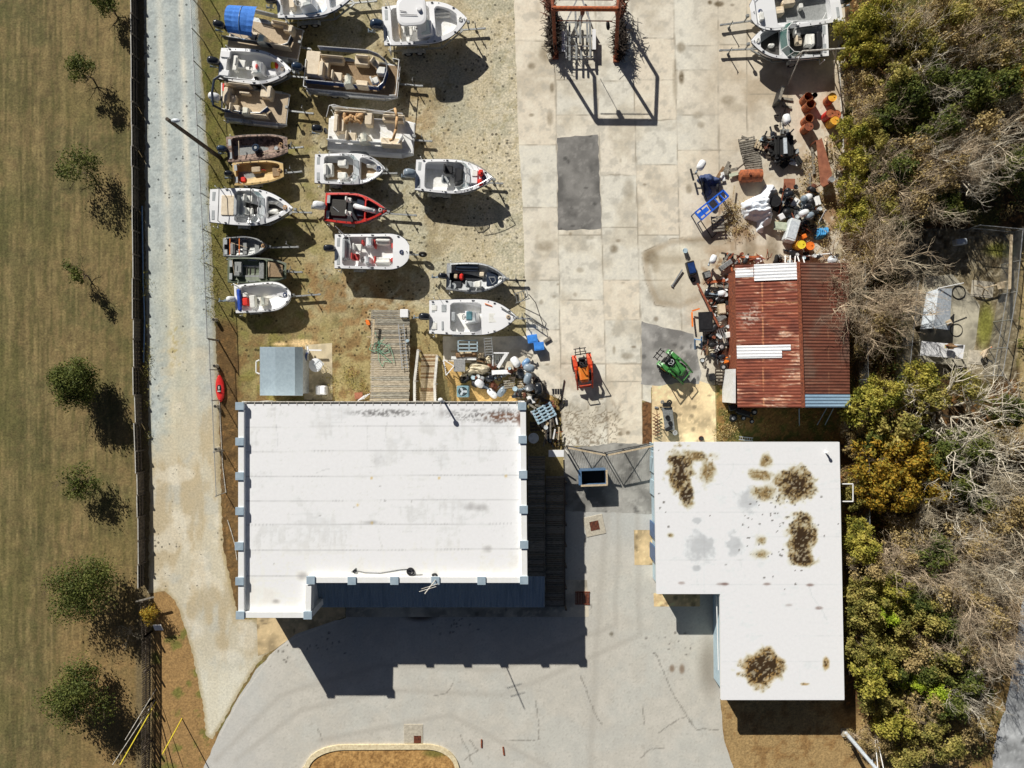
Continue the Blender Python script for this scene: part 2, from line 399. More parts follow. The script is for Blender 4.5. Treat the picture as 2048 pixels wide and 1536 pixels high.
    # litter between the scrap and the wood
    lt = np.maximum(np.maximum(el(px, py, 1640, 390, 55, 90, 0, .4), el(px, py, 1600, 330, 60, 40, 0, .4)), np.maximum(el(px, py, 1470, 440, 40, 30, 0, .5), el(px, py, 1600, 470, 70, 40, 0, .4)))
    c = mixc(c, (120, 84, 50), lt); c = mixc(c, (62, 44, 28), lt * sm(.45, .6, n3) * .8); c = mixc(c, (168, 128, 82), lt * sm(.6, .7, n4) * .8)
    # weedy bit below the rusty shed
    g = inpoly(px, py, [(1432, 745), (1475, 745), (1475, 815), (1690, 815), (1690, 890), (1432, 890)])
    c = mixc(c, (128, 100, 58), g * .9); c = mixc(c, (92, 90, 44), g * sm(.48, .6, n2)); c = mixc(c, (170, 126, 76), g * sm(.6, .7, n4) * .6)
    # hen run and back gardens
    hr = inpoly(px, py, [(1800, 460), (2060, 455), (2030, 760), (1790, 760)])
    c = mixc(c, (128, 116, 90), hr * 1.0); c = mixc(c, (78, 66, 46), hr * sm(.5, .65, n2) * .8); c = mixc(c, (168, 158, 134), hr * sm(.55, .68, n3) * .7); c = mixc(c, (118, 118, 52), np.maximum(el(px, py, 1970, 650, 16, 42, 5, .5), el(px, py, 2000, 500, 30, 14, 0, .5)) * .9)
    e = sm(2030, 2045, px) * sm(450, 470, py) * sm(900, 860, py)
    c = mixc(c, (156, 138, 98), e); 
    e = sm(1940, 1990, px - 40 * (n1 - .5)) * sm(1060, 1120, py)
    c = mixc(c, (150, 120, 74), e * .8)
    e = sm(1420, 1450, py + .3 * (px - 1900)) * sm(1730, 1760, px); c = mixc(c, (158, 128, 78), e * .85 * sm(.35, .6, n2)); c = mixc(c, (106, 100, 52), e * sm(.5, .62, n3) * .6)
    # dead grass along the fence foot, dirt strip east of the drive
    e = inpoly(px, py, [(1283, 805), (1304, 800), (1306, 890), (1284, 890)])
    c = mixc(c, (120, 86, 56), e * 1.0); c = mixc(c, (74, 52, 34), e * sm(.45, .6, n3))
    e = sm(14, 6, np.abs(px - 1112)) * sm(780, 800, py) * sm(900, 890, py)
    c = mixc(c, (136, 110, 66), e * .8)
    c *= (.86 + .28 * n3)[..., None]
    out = np.maximum(np.maximum(-px, px - 2048), np.maximum(-py, py - 1536)); c = mixc(c, (116, 106, 70), sm(70, 260, out)); speck = speck * sm(200, 60, out)
    return np.concatenate([c, speck[..., None]], -1)
fx = np.arange(-38, 38.01, .13); fy = np.arange(-29, 29.01, .13)
far = np.array([1.5, 4, 9, 18, 40, 90, 200, 450, 900.])
gx = np.concatenate([-38 - far[::-1], fx, 38 + far]); gy = np.concatenate([-29 - far[::-1], fy, 29 + far])
X, Y = np.meshgrid(gx, gy); idx = np.arange(X.size).reshape(X.shape)
Q = np.stack([idx[:-1, :-1].ravel(), idx[:-1, 1:].ravel(), idx[1:, 1:].ravel(), idx[1:, :-1].ravel()], 1)
gpx, gpy = X.ravel() * F / H + 1024, 768 - Y.ravel() * F / H
ground = mesh_np('ground', np.stack([X.ravel(), Y.ravel(), np.zeros(X.size)], 1), Q, ground_col(gpx, gpy), 'ground_mat')
tag(ground, kind='structure')

# gravel road
RD = [(288, -60), (290, 300), (291, 560), (296, 800), (300, 1000), (296, 1188), (330, 1182), (352, 1205), (372, 1260), (388, 1320), (404, 1400), (412, 1470),
      (424, 1478), (446, 1444), (474, 1392), (512, 1330), (545, 1296), (516, 1240), (478, 1236), (466, 1190), (446, 1090), (442, 980), (437, 800), (430, 640), (420, 420), (412, 240), (400, 80), (392, -60)]
def road_col(px, py):
    n1 = fbm(px, py, 1 / 45, 4, 61); n2 = fbm(px, py, 1 / 9, 4, 62); n3 = fbm(px, py, 1 / 3, 2, 63)
    c = np.zeros(px.shape + (3,)) + np.array([172, 180, 177.])
    c = mixc(c, (186, 189, 182), sm(.4, .65, n2) * .5); c = mixc(c, (154, 162, 160), sm(.48, .66, fbm(px, py, 1 / 90, 3, 66)) * .5); c = mixc(c, (140, 148, 148), sm(.6, .74, n3) * .4); c = mixc(c, (150, 156, 154), sm(.55, .7, 1 - n2) * .7)
    for xa, xb, w in ((318, 342, 7), (362, 384, 6)):
        xx = xa + (xb - xa) * np.clip(py / 620, 0, 1.2)
        c = mixc(c, (206, 202, 186), np.exp(-((px - xx) / w) ** 2) * (.45 + .5 * sm(.35, .65, n1)))
    d = sm(-40, 60, dpoly(px, py, [(335, 480), (350, 640), (365, 760), (350, 900)]) * -1 + 28 + 30 * (n1 - .5)) * sm(430, 600, py)
    c = mixc(c, (200, 188, 148), d * .55)
    d = sm(600, 900, py + 260 * (n1 - .5)) * sm(315, 375, px + 60 * (n2 - .5) + sm(840, 960, py) * 90)
    c = mixc(c, (190, 179, 154), d * .82); c = mixc(c, (174, 172, 160), d * sm(.5, .66, fbm(px, py, 1 / 34, 4, 67)) * .7); c = mixc(c, (168, 150, 116), d * sm(.5, .66, fbm(px / 3, py / 12, .12, 4, 71)) * .55); c = mixc(c, (212, 206, 190), d * sm(.5, .65, n1) * .5)
    c = mixc(c, (208, 204, 186), sm(1280, 1380, py) * .8)
    c = mixc(c, (164, 148, 92), np.exp(-((px - 352) / 14.) ** 2) * sm(.5, .65, n2) * sm(620, 680, py) * sm(760, 700, py) * .7)
    dk = sm(.48, .62, n1 + .12 * (px < 345)) * .22 * sm(1250, 1100, py)
    edge = sm(9, 1, np.abs(sd(px, py, RD))); c = mixc(c, (150, 132, 92), edge * .6 * (n2 + .3))
    return np.concatenate([c, dk[..., None]], -1)
tag(sheet('gravel_road', rag(RD, 1.8, 5, 3), .006, .12, road_col, 'gravel_mat'), kind='structure')

# concrete drive with cast bays
DR = [(1027, -60), (1690, -60), (1690, 100), (1684, 470), (1660, 520), (1480, 540), (1470, 745), (1432, 770), (1303, 775), (1303, 806), (1284, 800), (1284, 892), (1124, 892), (1120, 800), (1098, 788), (1062, 768), (1028, 742), (960, 728), (886, 722), (886, 672), (1052, 672), (1046, 420), (1036, 240), (1030, 60)]
VJ = [(1108, 1122), (1190, 1212), (1263, 1284), (1347, 1366), (1436, 1440), (1494, 1494), (1575, 1575)]
HJ = [[82, 290, 415, 560, 660], [88, 160, 230, 470, 600, 727], [90, 162, 228, 350, 455, 560, 640, 727, 763], [77, 160, 240, 330, 470, 560], [91, 140, 230, 300, 480], [90, 160, 300], [188, 300], [180, 320]]
def drive_col(px, py):
    n1 = fbm(px, py, 1 / 60, 4, 81); n2 = fbm(px, py, 1 / 16, 4, 82); n3 = fbm(px, py, 1 / 4, 3, 83)
    c = np.zeros(px.shape + (3,)) + np.array([212, 204, 187.])
    jx = [a + (b - a) * np.clip(py / 760, 0, 1.2) for a, b in VJ]
    bay = sum((px > j).astype(int) for j in jx); row = np.zeros(px.shape, int); jd = np.full(px.shape, 99.)
    wob = (fbm(px, py, 1 / 20, 2, 84) - .5) * 2.5
    for b, hs in enumerate(HJ):
        for h in hs:
            mk = bay == b; row = row + (mk & (py > h)); jd = np.where(mk, np.minimum(jd, np.abs(py - h + wob)), jd)
    tint = hsh(bay + 3, row + 5, 7); t2 = hsh(bay + 9, row + 1, 3)
    c = c * (.97 + .05 * tint)[..., None]; c = mixc(c, (204, 203, 192), (t2 > .5) * .5); c = mixc(c, (216, 202, 178), (t2 < .25) * .4)
    c = mixc(c, (176, 166, 146), sm(.5, .7, n1) * .55); c = mixc(c, (224, 218, 200), sm(.52, .7, n2) * .4)
    c = mixc(c, (162, 158, 146), sm(.55, .68, 1 - n2) * .4)
    c = mixc(c, (186, 172, 150), sm(1360, 1440, px) * .45); c = mixc(c, (168, 152, 128), sm(1440, 1500, px) * sm(.45, .65, n1) * .6)
    for j in jx: jd = np.minimum(jd, np.abs(px - j + wob * .5))
    c = mixc(c, (126, 116, 100), sm(1.9, .5, jd) * .7 * sm(.40, .62, fbm(px, py, 1 / 26, 3, 85))); c = mixc(c, (168, 160, 144), sm(1.9, .5, jd) * .35)
    # oil stains, tyre scuffs
    for x, y, rx, ry, k in ((1093, 105, 14, 18, .45), (1063, 132, 7, 6, .5), (1104, 175, 4, 9, .6), (1363, 155, 5, 12, .8), (1130, 310, 10, 10, .2), (1228, 498, 8, 8, .55), (1258, 380, 10, 22, .3), (1160, 540, 7, 5, .35), (1180, 475, 8, 4, .3),
                            (1396, 230, 10, 7, .3), (1402, 250, 7, 6, .35), (1456, 200, 14, 9, .35), (1470, 215, 20, 9, .2), (1378, 378, 6, 9, .5), (1090, 492, 16, 10, .3), (1065, 560, 14, 30, .2), (1175, 722, 4, 12, .45), (1228, 700, 3, 8, .4), (1255, 712, 12, 6, .35), (1063, 230, 5, 3, .5), (1100, 236, 6, 14, .4),
                            (1240, 868, 5, 4, .7), (1256, 866, 4, 4, .7), (1330, 590, 30, 20, .35), (1340, 520, 45, 8, .4), (1303, 515, 14, 14, .75), (1312, 535, 8, 10, .5), (1410, 485, 40, 10, .3), (1500, 500, 12, 30, .45), (1545, 495, 12, 28, .5), (1350, 160, 5, 40, .3), (1362, 95, 8, 10, .5), (1438, 8, 9, 5, .9), (1420, 5, 4, 4, .9)):
        c = mixc(c, (104, 92, 72), el(px, py, x, y, rx, ry, 0, .5) * k * (.5 + n3))
    for q in range(26):
        rr = random.Random(q); c = mixc(c, (112, 100, 82), el(px, py, rr.uniform(1035, 1480), rr.uniform(0, 860), rr.uniform(1.5, 5), rr.uniform(1.5, 5)) * rr.uniform(.3, .7))
    # repair halo by the scrap
    ring = sd(px, py, [(1283, 505), (1340, 478), (1420, 470), (1470, 480), (1480, 560), (1400, 600), (1360, 618), (1310, 610), (1290, 560)])
    c = mixc(c, (196, 184, 160), sm(2, -30, ring) * .5); c = mixc(c, (140, 120, 92), sm(10, 1, np.abs(ring + 6)) * .4 * (.4 + n2)); c = mixc(c, (96, 84, 70), sm(1.6, .5, np.abs(ring)) * .5 * sm(.4, .6, n2))
    # litter rubbed in at the edges
    e = sm(1560, 1690, px + 60 * (n2 - .5)) * sm(140, 330, py); c = mixc(c, (128, 92, 60), e * sm(.45, .62, n2) * .7)
    e = np.maximum(el(px, py, 1480, 440, 60, 40, 0, .6), el(px, py, 1440, 560, 40, 60, 0, .6)); c = mixc(c, (126, 96, 66), e * sm(.42, .62, n2) * .75)
    # crazed bay
    v = px < 1212
    fx_, fy_ = px + 9 * (fbm(px, py, 1 / 14, 2, 91) - .5), py + 9 * (fbm(px, py, 1 / 14, 2, 92) - .5)
    d1 = np.full(px.shape, 99.); d2 = d1.copy(); sel = (px > 1110) & (px < 1262) & (py > 800) & (py < 900)
    rr = random.Random(5)
    for q in range(150):
        cx, cy = rr.uniform(1115, 1240), 895 - 80 * rr.random() ** 1.0; d = np.where(sel, np.hypot(fx_ - cx, fy_ - cy), 99.); d2 = np.where(d < d1, d1, np.minimum(d2, d)); d1 = np.minimum(d1, d)
    c = mixc(c, (112, 100, 82), sm(1.15, .3, d2 - d1) * sel * .75 * sm(800, 840, py + 20 * n2) * sm(1262, 1225, px))
    c *= (.965 + .07 * n3)[..., None]
    return c
tag(sheet('concrete_drive', rag(DR, 1.2, 14, 5), .010, .075, drive_col, 'concrete_mat'), kind='structure')
def cracks(c, px, py, paths, col=(110, 106, 98), w=1.0, k=.7):
    wob = (fbm(px, py, 1 / 9, 3, 95) - .5) * 7; wob2 = (fbm(px, py, 1 / 9, 3, 96) - .5) * 7
    for p in paths: c = mixc(c, col, sm(w + .9, w * .4, dpoly(px + wob, py + wob2, p)) * k)
    return c
def patch_col(base, s):
    def f(px, py):
        n1 = fbm(px, py, 1 / 30, 4, s); n2 = fbm(px, py, 1 / 8, 3, s + 1)
        c = np.zeros(px.shape + (3,)) + np.array(base, float)
        c = mixc(c, tuple(x * 1.28 for x in base), sm(.42, .68, n1) * .6); c = mixc(c, tuple(x * .72 for x in base), sm(.56, .7, 1 - n1) * .5)
        c = mixc(c, tuple(x * 1.4 for x in base), sm(.62, .72, n2) * .35)
        for q in range(7):
            rr = random.Random(s * 9 + q); i = rr.randrange(len(px)); c = mixc(c, tuple(x * .6 for x in base), el(px, py, px[i], py[i], rr.uniform(2, 5), rr.uniform(2, 5)) * .7)
        return c
    return f
A1 = [(1114, 275), (1150, 272), (1196, 269), (1200, 380), (1203, 457), (1160, 459), (1116, 460)]
A2 = [(1283, 643), (1330, 655), (1386, 668), (1394, 700), (1402, 745), (1398, 768), (1360, 765), (1318, 772), (1283, 768)]
A3 = [(1128, 893), (1180, 893), (1230, 885), (1286, 888), (1308, 886), (1306, 1028), (1250, 1026), (1128, 1022)]
for i, (A, b) in enumerate(((A1, (112, 110, 106)), (A2, (136, 134, 130)), (A3, (134, 132, 126)))):
    tag(sheet('asphalt_patch', rag(A, 1.3, 8, 20 + i), .016, .1, patch_col(b, 100 + 7 * i), 'asphalt_mat'), kind='structure')
tag(sheet('concrete_pad', [(1304, 769), (1400, 762), (1430, 772), (1433, 884), (1304, 888)], .014, .1, patch_col((196, 175, 138), 130), 'concrete_mat'), kind='structure')
tag(sheet('concrete_pad', [(610, 690), (664, 686), (665, 800), (608, 800)], .012, .1, patch_col((168, 156, 130), 140), 'concrete_mat'), kind='structure')

# car park
PK = [(388, 1580), (440, 1462), (472, 1404), (512, 1340), (548, 1302), (590, 1268), (640, 1248), (692, 1236), (692, 1110), (1040, 1020), (1310, 1016), (1312, 1190), (1440, 1186), (1436, 1300), (1440, 1390), (1446, 1470), (1480, 1580)]
def park_col(px, py):
    n1 = fbm(px, py, 1 / 70, 4, 201); n2 = fbm(px, py, 1 / 18, 4, 202); n3 = fbm(px, py, 1 / 4, 3, 203)
    c = np.zeros(px.shape + (3,)) + np.array([185, 181, 170.])
    c = mixc(c, (184, 184, 176), sm(.42, .62, n1) * .6); c = mixc(c, (198, 193, 182), sm(.5, .7, n2) * .4); c = mixc(c, (176, 174, 166), sm(.54, .7, 1 - n2) * .4); c = mixc(c, (150, 146, 136), sm(.66, .76, n3) * .4)
    c = mixc(c, (186, 186, 184), sm(620, 420, px) * .5); c = mixc(c, (168, 160, 150), sm(1460, 1490, py) * sm(780, 660, px) * sm(610, 690, px) * .5)
    c = mixc(c, (166, 168, 166), sm(1160, 1010, py) * .5)
    for p, k in (([(430, 1520), (560, 1390), (760, 1330), (1000, 1340), (1230, 1250), (1240, 1000)], 10), ([(470, 1520), (600, 1420), (780, 1380), (1010, 1390), (1280, 1270), (1275, 1000)], 10), ([(640, 1480), (900, 1430), (1100, 1536)], 9), ([(1180, 1536), (1190, 1300), (1215, 1000)], 12)): c = mixc(c, (150, 145, 135), sm(k, 0, dpoly(px + 10 * (n1 - .5), py, p)) * .3 * (.4 + n2))
    c = mixc(c, (120, 112, 100), el(px, py, 1420, 1330, 20, 50, 0, .8) * .7); c = mixc(c, (122, 104, 86), (el(px, py, 1344, 1337, 5, 7) + el(px, py, 1364, 1338, 5, 9)) * .8); c = mixc(c, (110, 104, 90), el(px, py, 1223, 1268, 4, 4) * .8)
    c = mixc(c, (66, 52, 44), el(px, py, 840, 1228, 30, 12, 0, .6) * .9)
    for q in range(70):
        rr = random.Random(300 + q); cx, cy = rr.choice([(640, 1290), (560, 1305), (900, 1260), (930, 1240), (1350, 1280)]); c = mixc(c, (88, 84, 78), el(px, py, rr.gauss(cx, 26), rr.gauss(cy, 13), rr.uniform(.8, 2.6), rr.uniform(.8, 2.6)) * .75)
    c = cracks(c, px, py, [[(1160, 1350), (1176, 1390), (1190, 1430), (1205, 1450)], [(1310, 1305), (1340, 1375), (1372, 1430), (1392, 1458), (1438, 1461)], [(1372, 1432), (1340, 1450), (1318, 1466)], [(1330, 1495), (1300, 1500), (1282, 1515)], [(1286, 1410), (1288, 1450)],
        [(905, 1366), (895, 1385), (870, 1392)], [(635, 1455), (645, 1480)], [(940, 1480), (955, 1500), (930, 1520)], [(1010, 1482), (1080, 1480)], [(1072, 1400), (1078, 1480)], [(1170, 1030), (1175, 1060), (1168, 1100)], [(1185, 1200), (1180, 1230)], [(920, 1470), (935, 1500), (945, 1530)]], w=.8, k=.6)
    wt = sm(1.6, .5, np.abs(dpoly(px, py, [(690, 1236), (590, 1275), (548, 1303), (478, 1400), (440, 1470)]))); c = mixc(c, (214, 208, 196), wt * .5)
    c *= (.97 + .06 * n3)[..., None]; return c
tag(sheet('car_park', rag(PK, 1.2, 12, 8), .012, .09, park_col, 'asphalt_mat'), kind='structure')
tag(sheet('concrete_apron', [(512, 1200), (690, 1190), (690, 1234), (592, 1268), (548, 1300), (516, 1312)], .016, .1, patch_col((176, 156, 120), 150), 'concrete_mat'), kind='structure')
tag(sheet('concrete_apron', [(692, 1160), (1174, 1160), (1178, 1234), (692, 1234)], .016, .1, patch_col((172, 164, 146), 151), 'concrete_mat'), kind='structure')
tag(sheet('concrete_apron', [(1268, 1060), (1330, 1060), (1330, 1130), (1269, 1130)], .018, .1, patch_col((190, 168, 128), 152), 'concrete_mat'), kind='structure')
tag(sheet('concrete_apron', [(1307, 1186), (1400, 1186), (1400, 1213), (1308, 1213)], .018, .1, patch_col((196, 172, 130), 153), 'concrete_mat'), kind='structure')
# kerbed island
def arc(cx, cy, rx, ry, a0, a1, n=10): return [(cx + rx * math.cos(R(a0 + (a1 - a0) * i / n)), cy + ry * math.sin(R(a0 + (a1 - a0) * i / n))) for i in range(n + 1)]
KO = [(592, 1590), (606, 1534)] + arc(690, 1536, 80, 48, 190, 270) + arc(852, 1536, 66, 49, 270, 345) + [(926, 1560), (930, 1590)]
KI = [(602, 1590), (615, 1538)] + arc(692, 1540, 74, 42, 190, 270) + arc(852, 1538, 58, 41, 270, 345) + [(918, 1560), (922, 1590)]
mat('kerb', (222, 208, 172), (186, 170, 136), 6, .85, bump=.1)
b = MB(); n = len(KO)
for i in range(n - 1):
    b.prism([W(*KO[i])[:2], W(*KO[i + 1])[:2], W(*KI[i + 1])[:2], W(*KI[i])[:2]], 0, .14)
tag(b.build('kerb', 'kerb'), kind='structure')
def isl_col(px, py):
    n1 = fbm(px, py, 1 / 16, 4, 401); n2 = fbm(px, py, 1 / 5, 3, 402); c = np.zeros(px.shape + (3,)) + np.array([164, 126, 76.]); c = mixc(c, (196, 156, 98), sm(.5, .68, n2) * .6); c = mixc(c, (120, 88, 50), sm(.54, .68, 1 - n2) * .6)
    return mixc(c, (100, 100, 46), sm(.56, .66, n1) * sm(1500, 1480, py + 10 * n2) * .9 + el(px, py, 870, 1506, 22, 8) * .7)
tag(sheet('dry_grass_island', KI, .07, .1, isl_col, 'ground_mat'), kind='structure')
# driveway in the lower right corner
tag(sheet('driveway', rag([(2100, 1130), (2070, 1150), (2046, 1190), (2030, 1300), (2010, 1420), (1988, 1490), (1980, 1580), (2100, 1580)], 2, 10, 77), .01, .12, patch_col((150, 152, 152), 160), 'asphalt_mat'), kind='structure')
tag(sheet('hen_run_path', [(1846, 555), (1905, 548), (1960, 610), (1952, 680), (1940, 735), (1836, 722)], .01, .12, patch_col((156, 150, 132), 170), 'concrete_mat'), kind='structure')

# ================================================================ BUILDINGS
mat('white_wall', (228, 228, 222), (206, 206, 200), 3, .7); mat('cap_blue', (168, 184, 194), (150, 168, 180), 3, .45, metal=.2)
mat('white_trim', (236, 236, 230), (218, 218, 212), 5, .5); mat('gutter_white', (214, 210, 200), (150, 144, 132), 8, .5)
mat('pale_blue', (176, 196, 204), (158, 178, 188), 4, .55); mat('door_blue', (70, 100, 140), (58, 86, 122), 4, .5); mat('dark_void', (26, 26, 28), (18, 18, 20), 4, .8)
glassmat('glass', (70, 92, 96), .55); mat('window_glass', (60, 70, 76), (44, 52, 58), 2, .1, spec=.7)
mat('galv', (176, 178, 176), (140, 142, 142), 9, .4, metal=.5); mat('black_iron', (34, 33, 32), (24, 24, 24), 8, .6)
mat('steel_blue', (92, 120, 150), (70, 98, 128), 4, .5)
def main_col(px, py):
    n1 = fbm(px, py, 1 / 60, 4, 501); n2 = fbm(px, py, 1 / 12, 4, 502); n3 = fbm(px, py, 1 / 3.5, 3, 503); ns = fbm(px / 6, py, 1 / 5, 4, 504)
    c = np.zeros(px.shape + (3,)) + np.array([236, 237, 236.])
    c = mixc(c, (218, 219, 219), sm(.45, .65, n1) * .8); c = mixc(c, (200, 201, 201), sm(.58, .72, fbm(px / 7, py, 1 / 7, 4, 508)) * .35); c = mixc(c, (204, 203, 200), sm(.6, .72, fbm(px, py / 6, 1 / 9, 4, 509)) * .35); c = mixc(c, (206, 206, 204), sm(.5, .7, n2) * sm(.46, .6, n1) * .6); c = mixc(c, (196, 196, 194), sm(.6, .72, fbm(px / 2, py / 9, 1 / 4, 4, 507)) * sm(.5, .62, n1) * .35); c = mixc(c, (188, 186, 184), sm(.7, .78, n3) * .3)
    c = mixc(c, (226, 222, 212), sm(1060, 1180, py) * .6)
    for y in (854, 903, 953, 1002, 1050, 1101, 1152):
        yy = y + (px - 480) * -.005
        c = mixc(c, (186, 186, 186), sm(1.9, .3, np.abs(py - yy)) * .9 * (.3 + ns)); c = mixc(c, (214, 214, 212), sm(8, 0, np.abs(py - yy - 4)) * .35 * n2 * 1.6)
        c = mixc(c, (170, 170, 170), sm(2.2, .8, np.abs(py - yy)) * (np.sin(px * .9) > .4) * sm(.56, .66, fbm(px, py * 0, 1 / 40, 3, int(y))) * .6)
    bl = np.maximum(el(px, py, 775, 826, 65, 7, 0, .5), np.maximum(el(px, py, 960, 832, 60, 12, 3, .6), el(px, py, 1000, 832, 50, 13, 0, .5)))
    c = mixc(c, (92, 90, 90), bl * sm(.45, .62, n3 * .6 + ns * .4 + .02) * .8); c = mixc(c, (150, 148, 146), bl * .25)
    c = mixc(c, (112, 76, 56), el(px, py, 1010, 834, 40, 9, 2, .6) * sm(.4, .6, n3) * .8); c = mixc(c, (84, 58, 48), el(px, py, 1040, 838, 5, 14, 0, .6) * .7)
    for x, y, rx, ry, k in ((952, 1014, 20, 7, .4), (944, 1008, 6, 6, .2), (975, 1098, 8, 7, .3), (604, 1152, 9, 7, .45), (552, 1203, 7, 4, .5), (750, 930, 14, 30, .14), (745, 1045, 24, 3, .35), (546, 818, 5, 3, .2), (882, 828, 6, 10, .2)):
        c = mixc(c, (120, 116, 114), el(px, py, x, y, rx, ry, 0, .8) * k * (.5 + n2))
    for x, y in ((743, 956), (878, 956), (715, 1010), (744, 1046), (1012, 952)): c = mixc(c, (196, 164, 96), el(px, py, x, y, 2.4, 2.8) * .7)
    for x, y in ((770, 1002), (640, 1031), (708, 1015), (823, 1003), (548, 1128), (760, 972)): c = mixc(c, (140, 138, 136), el(px, py, x, y, 2, 1.6) * .6)
    c = cracks(c, px, py, [[(553, 850), (556, 900)], [(733, 830), (735, 900)], [(773, 845), (770, 880)], [(757, 1060), (765, 1100)], [(635, 944), (660, 938)]], (160, 160, 160), .8, .3)
    return c
ZM = 5.0; PT = 5.32
MO = [(479, 808), (1050, 808), (1053, 1162), (614, 1162), (617, 1233), (482, 1233)]
store = thing('boat_store', 'large white flat roofed building with pilastered parapet and blue metal awning', 'building', W(766, 1000, 0))
OS = store.location.copy()
def rel(pt): return Vector(pt) - OS
def relp(px, py, z): v = W(px, py, z) - OS; return v
b = MB(); pts = [relp(x, y, ZM)[:2] for x, y in MO]
b.prism(pts, 0, ZM - .02); b.build('wall', 'white_wall', store)
rf = sheet('roof', MO, ZM, .075, main_col, 'roof_mat'); rf.location = rf.location - OS; rf.parent = store
b = MB()
def para(p, q, w=.34):
    a, c = relp(*p, PT), relp(*q, PT); d = (c - a).normalized(); nrm = Vector((-d.y, d.x, 0)) * w / 2
    b.prism([(a + nrm)[:2], (c + nrm)[:2], (c - nrm)[:2], (a - nrm)[:2]], ZM - .35, PT)
for p, q in (((482, 820), (482, 1231)), ((1046, 820), (1049, 1154)), ((628, 1160), (1042, 1160)), ((617, 1170), (616, 1222)), ((488, 1230), (608, 1230))): para(p, q)
b.build('parapet', 'white_trim', store)
for x, y in [(480, 812), (480, 883), (480, 952), (480, 1022), (479, 1092), (480, 1162), (481, 1230), (1044, 812), (1045, 879), (1046, 949), (1047, 1019), (1048, 1089), (1048, 1160), (622, 1160), (704, 1161), (789, 1161), (871, 1161), (963, 1161), (616, 1230)]:
    c = relp(x, y, PT); b = MB(); b.box((c.x, c.y, PT / 2 - .02), (.42, .40, PT - .04)); pi = b.build('pilaster', 'white_wall', store)
    b = MB(); b.box((c.x, c.y, PT + .03), (.50, .47, .13)); b.build('cap', 'cap_blue', pi)
b = MB(); a, c = relp(484, 804.5, ZM), relp(1042, 804.5, ZM)
b.box(((a.x + c.x) / 2, a.y + .03, ZM - .02), (c.x - a.x, .06, .12)); b.box(((a.x + c.x) / 2, a.y - .1, ZM - .08), (c.x - a.x, .2, .03), m=1)
for i in range(33): b.box((a.x + (c.x - a.x) * (i + .5) / 33, a.y - .07, ZM + .01), (.035, .22, .04))
b.build('gutter', ['gutter_white', 'dark_void'], store)
# awning
def aw_col(px, py):
    n = fbm(px / 1, py / 8, 1 / 6, 3, 520); c = np.zeros(px.shape + (3,)) + np.array([150, 164, 172.]); return mixc(c, (122, 138, 148), sm(.5, .7, n) * .5)
a0 = relp(626, 1152, 3.0); a1 = relp(1090, 1215, 2.6)
gx = np.arange(a0.x, a1.x, .035); gy = np.linspace(a0.y, a1.y, 9); X, Y = np.meshgrid(gx, gy)
ph = (X / .21) % 1; Z = 3.05 - .5 * (a0.y - Y) / (a0.y - a1.y) + .035 * (ph > .72)
idx = np.arange(X.size).reshape(X.shape); Q = np.stack([idx[1:, :-1].ravel(), idx[1:, 1:].ravel(), idx[:-1, 1:].ravel(), idx[:-1, :-1].ravel()], 1)
mesh_np('awning', np.stack([X.ravel(), Y.ravel(), Z.ravel()], 1), Q, aw_col(X.ravel() * 30, Y.ravel() * 30), 'rust_mat', store, smooth=False)
b = MB()
for i in range(7):
    x = a0.x + .2 + (a1.x - a0.x - .4) * i / 6; b.cyl((x, a1.y + .12, 0), (x, a1.y + .12, 2.5), .05, n=8)
b.bar((a0.x, a1.y + .1, 2.47), (a1.x, a1.y + .1, 2.47), .06, .12); b.build('awning_post', 'galv', store)
for x in (700, 900):
    c = relp(x, 1176, 1.0); b = MB(); b.box((c.x, pts[2][1] - .03, 1.05), (1.0, .08, 2.1)); b.build('door', 'door_blue', store)
for x in (760, 830, 970):
    c = relp(x, 1176, 1.5); b = MB(); b.box((c.x, pts[2][1] - .03, 1.6), (1.4, .07, 1.0)); w = b.build('window', 'window_glass', store)
    b = MB(); b.box((c.x, pts[2][1] - .05, 1.06), (1.56, .13, .08)); b.build('sill', 'white_trim', w)
b = MB(); c = relp(548, 1232, 1); b.box((c.x, pts[4][1] - .04, 1.4), (2.4, .08, 2.8)); b.build('door', 'pale_blue', store, )['label'] = 'wide pale blue roller door'

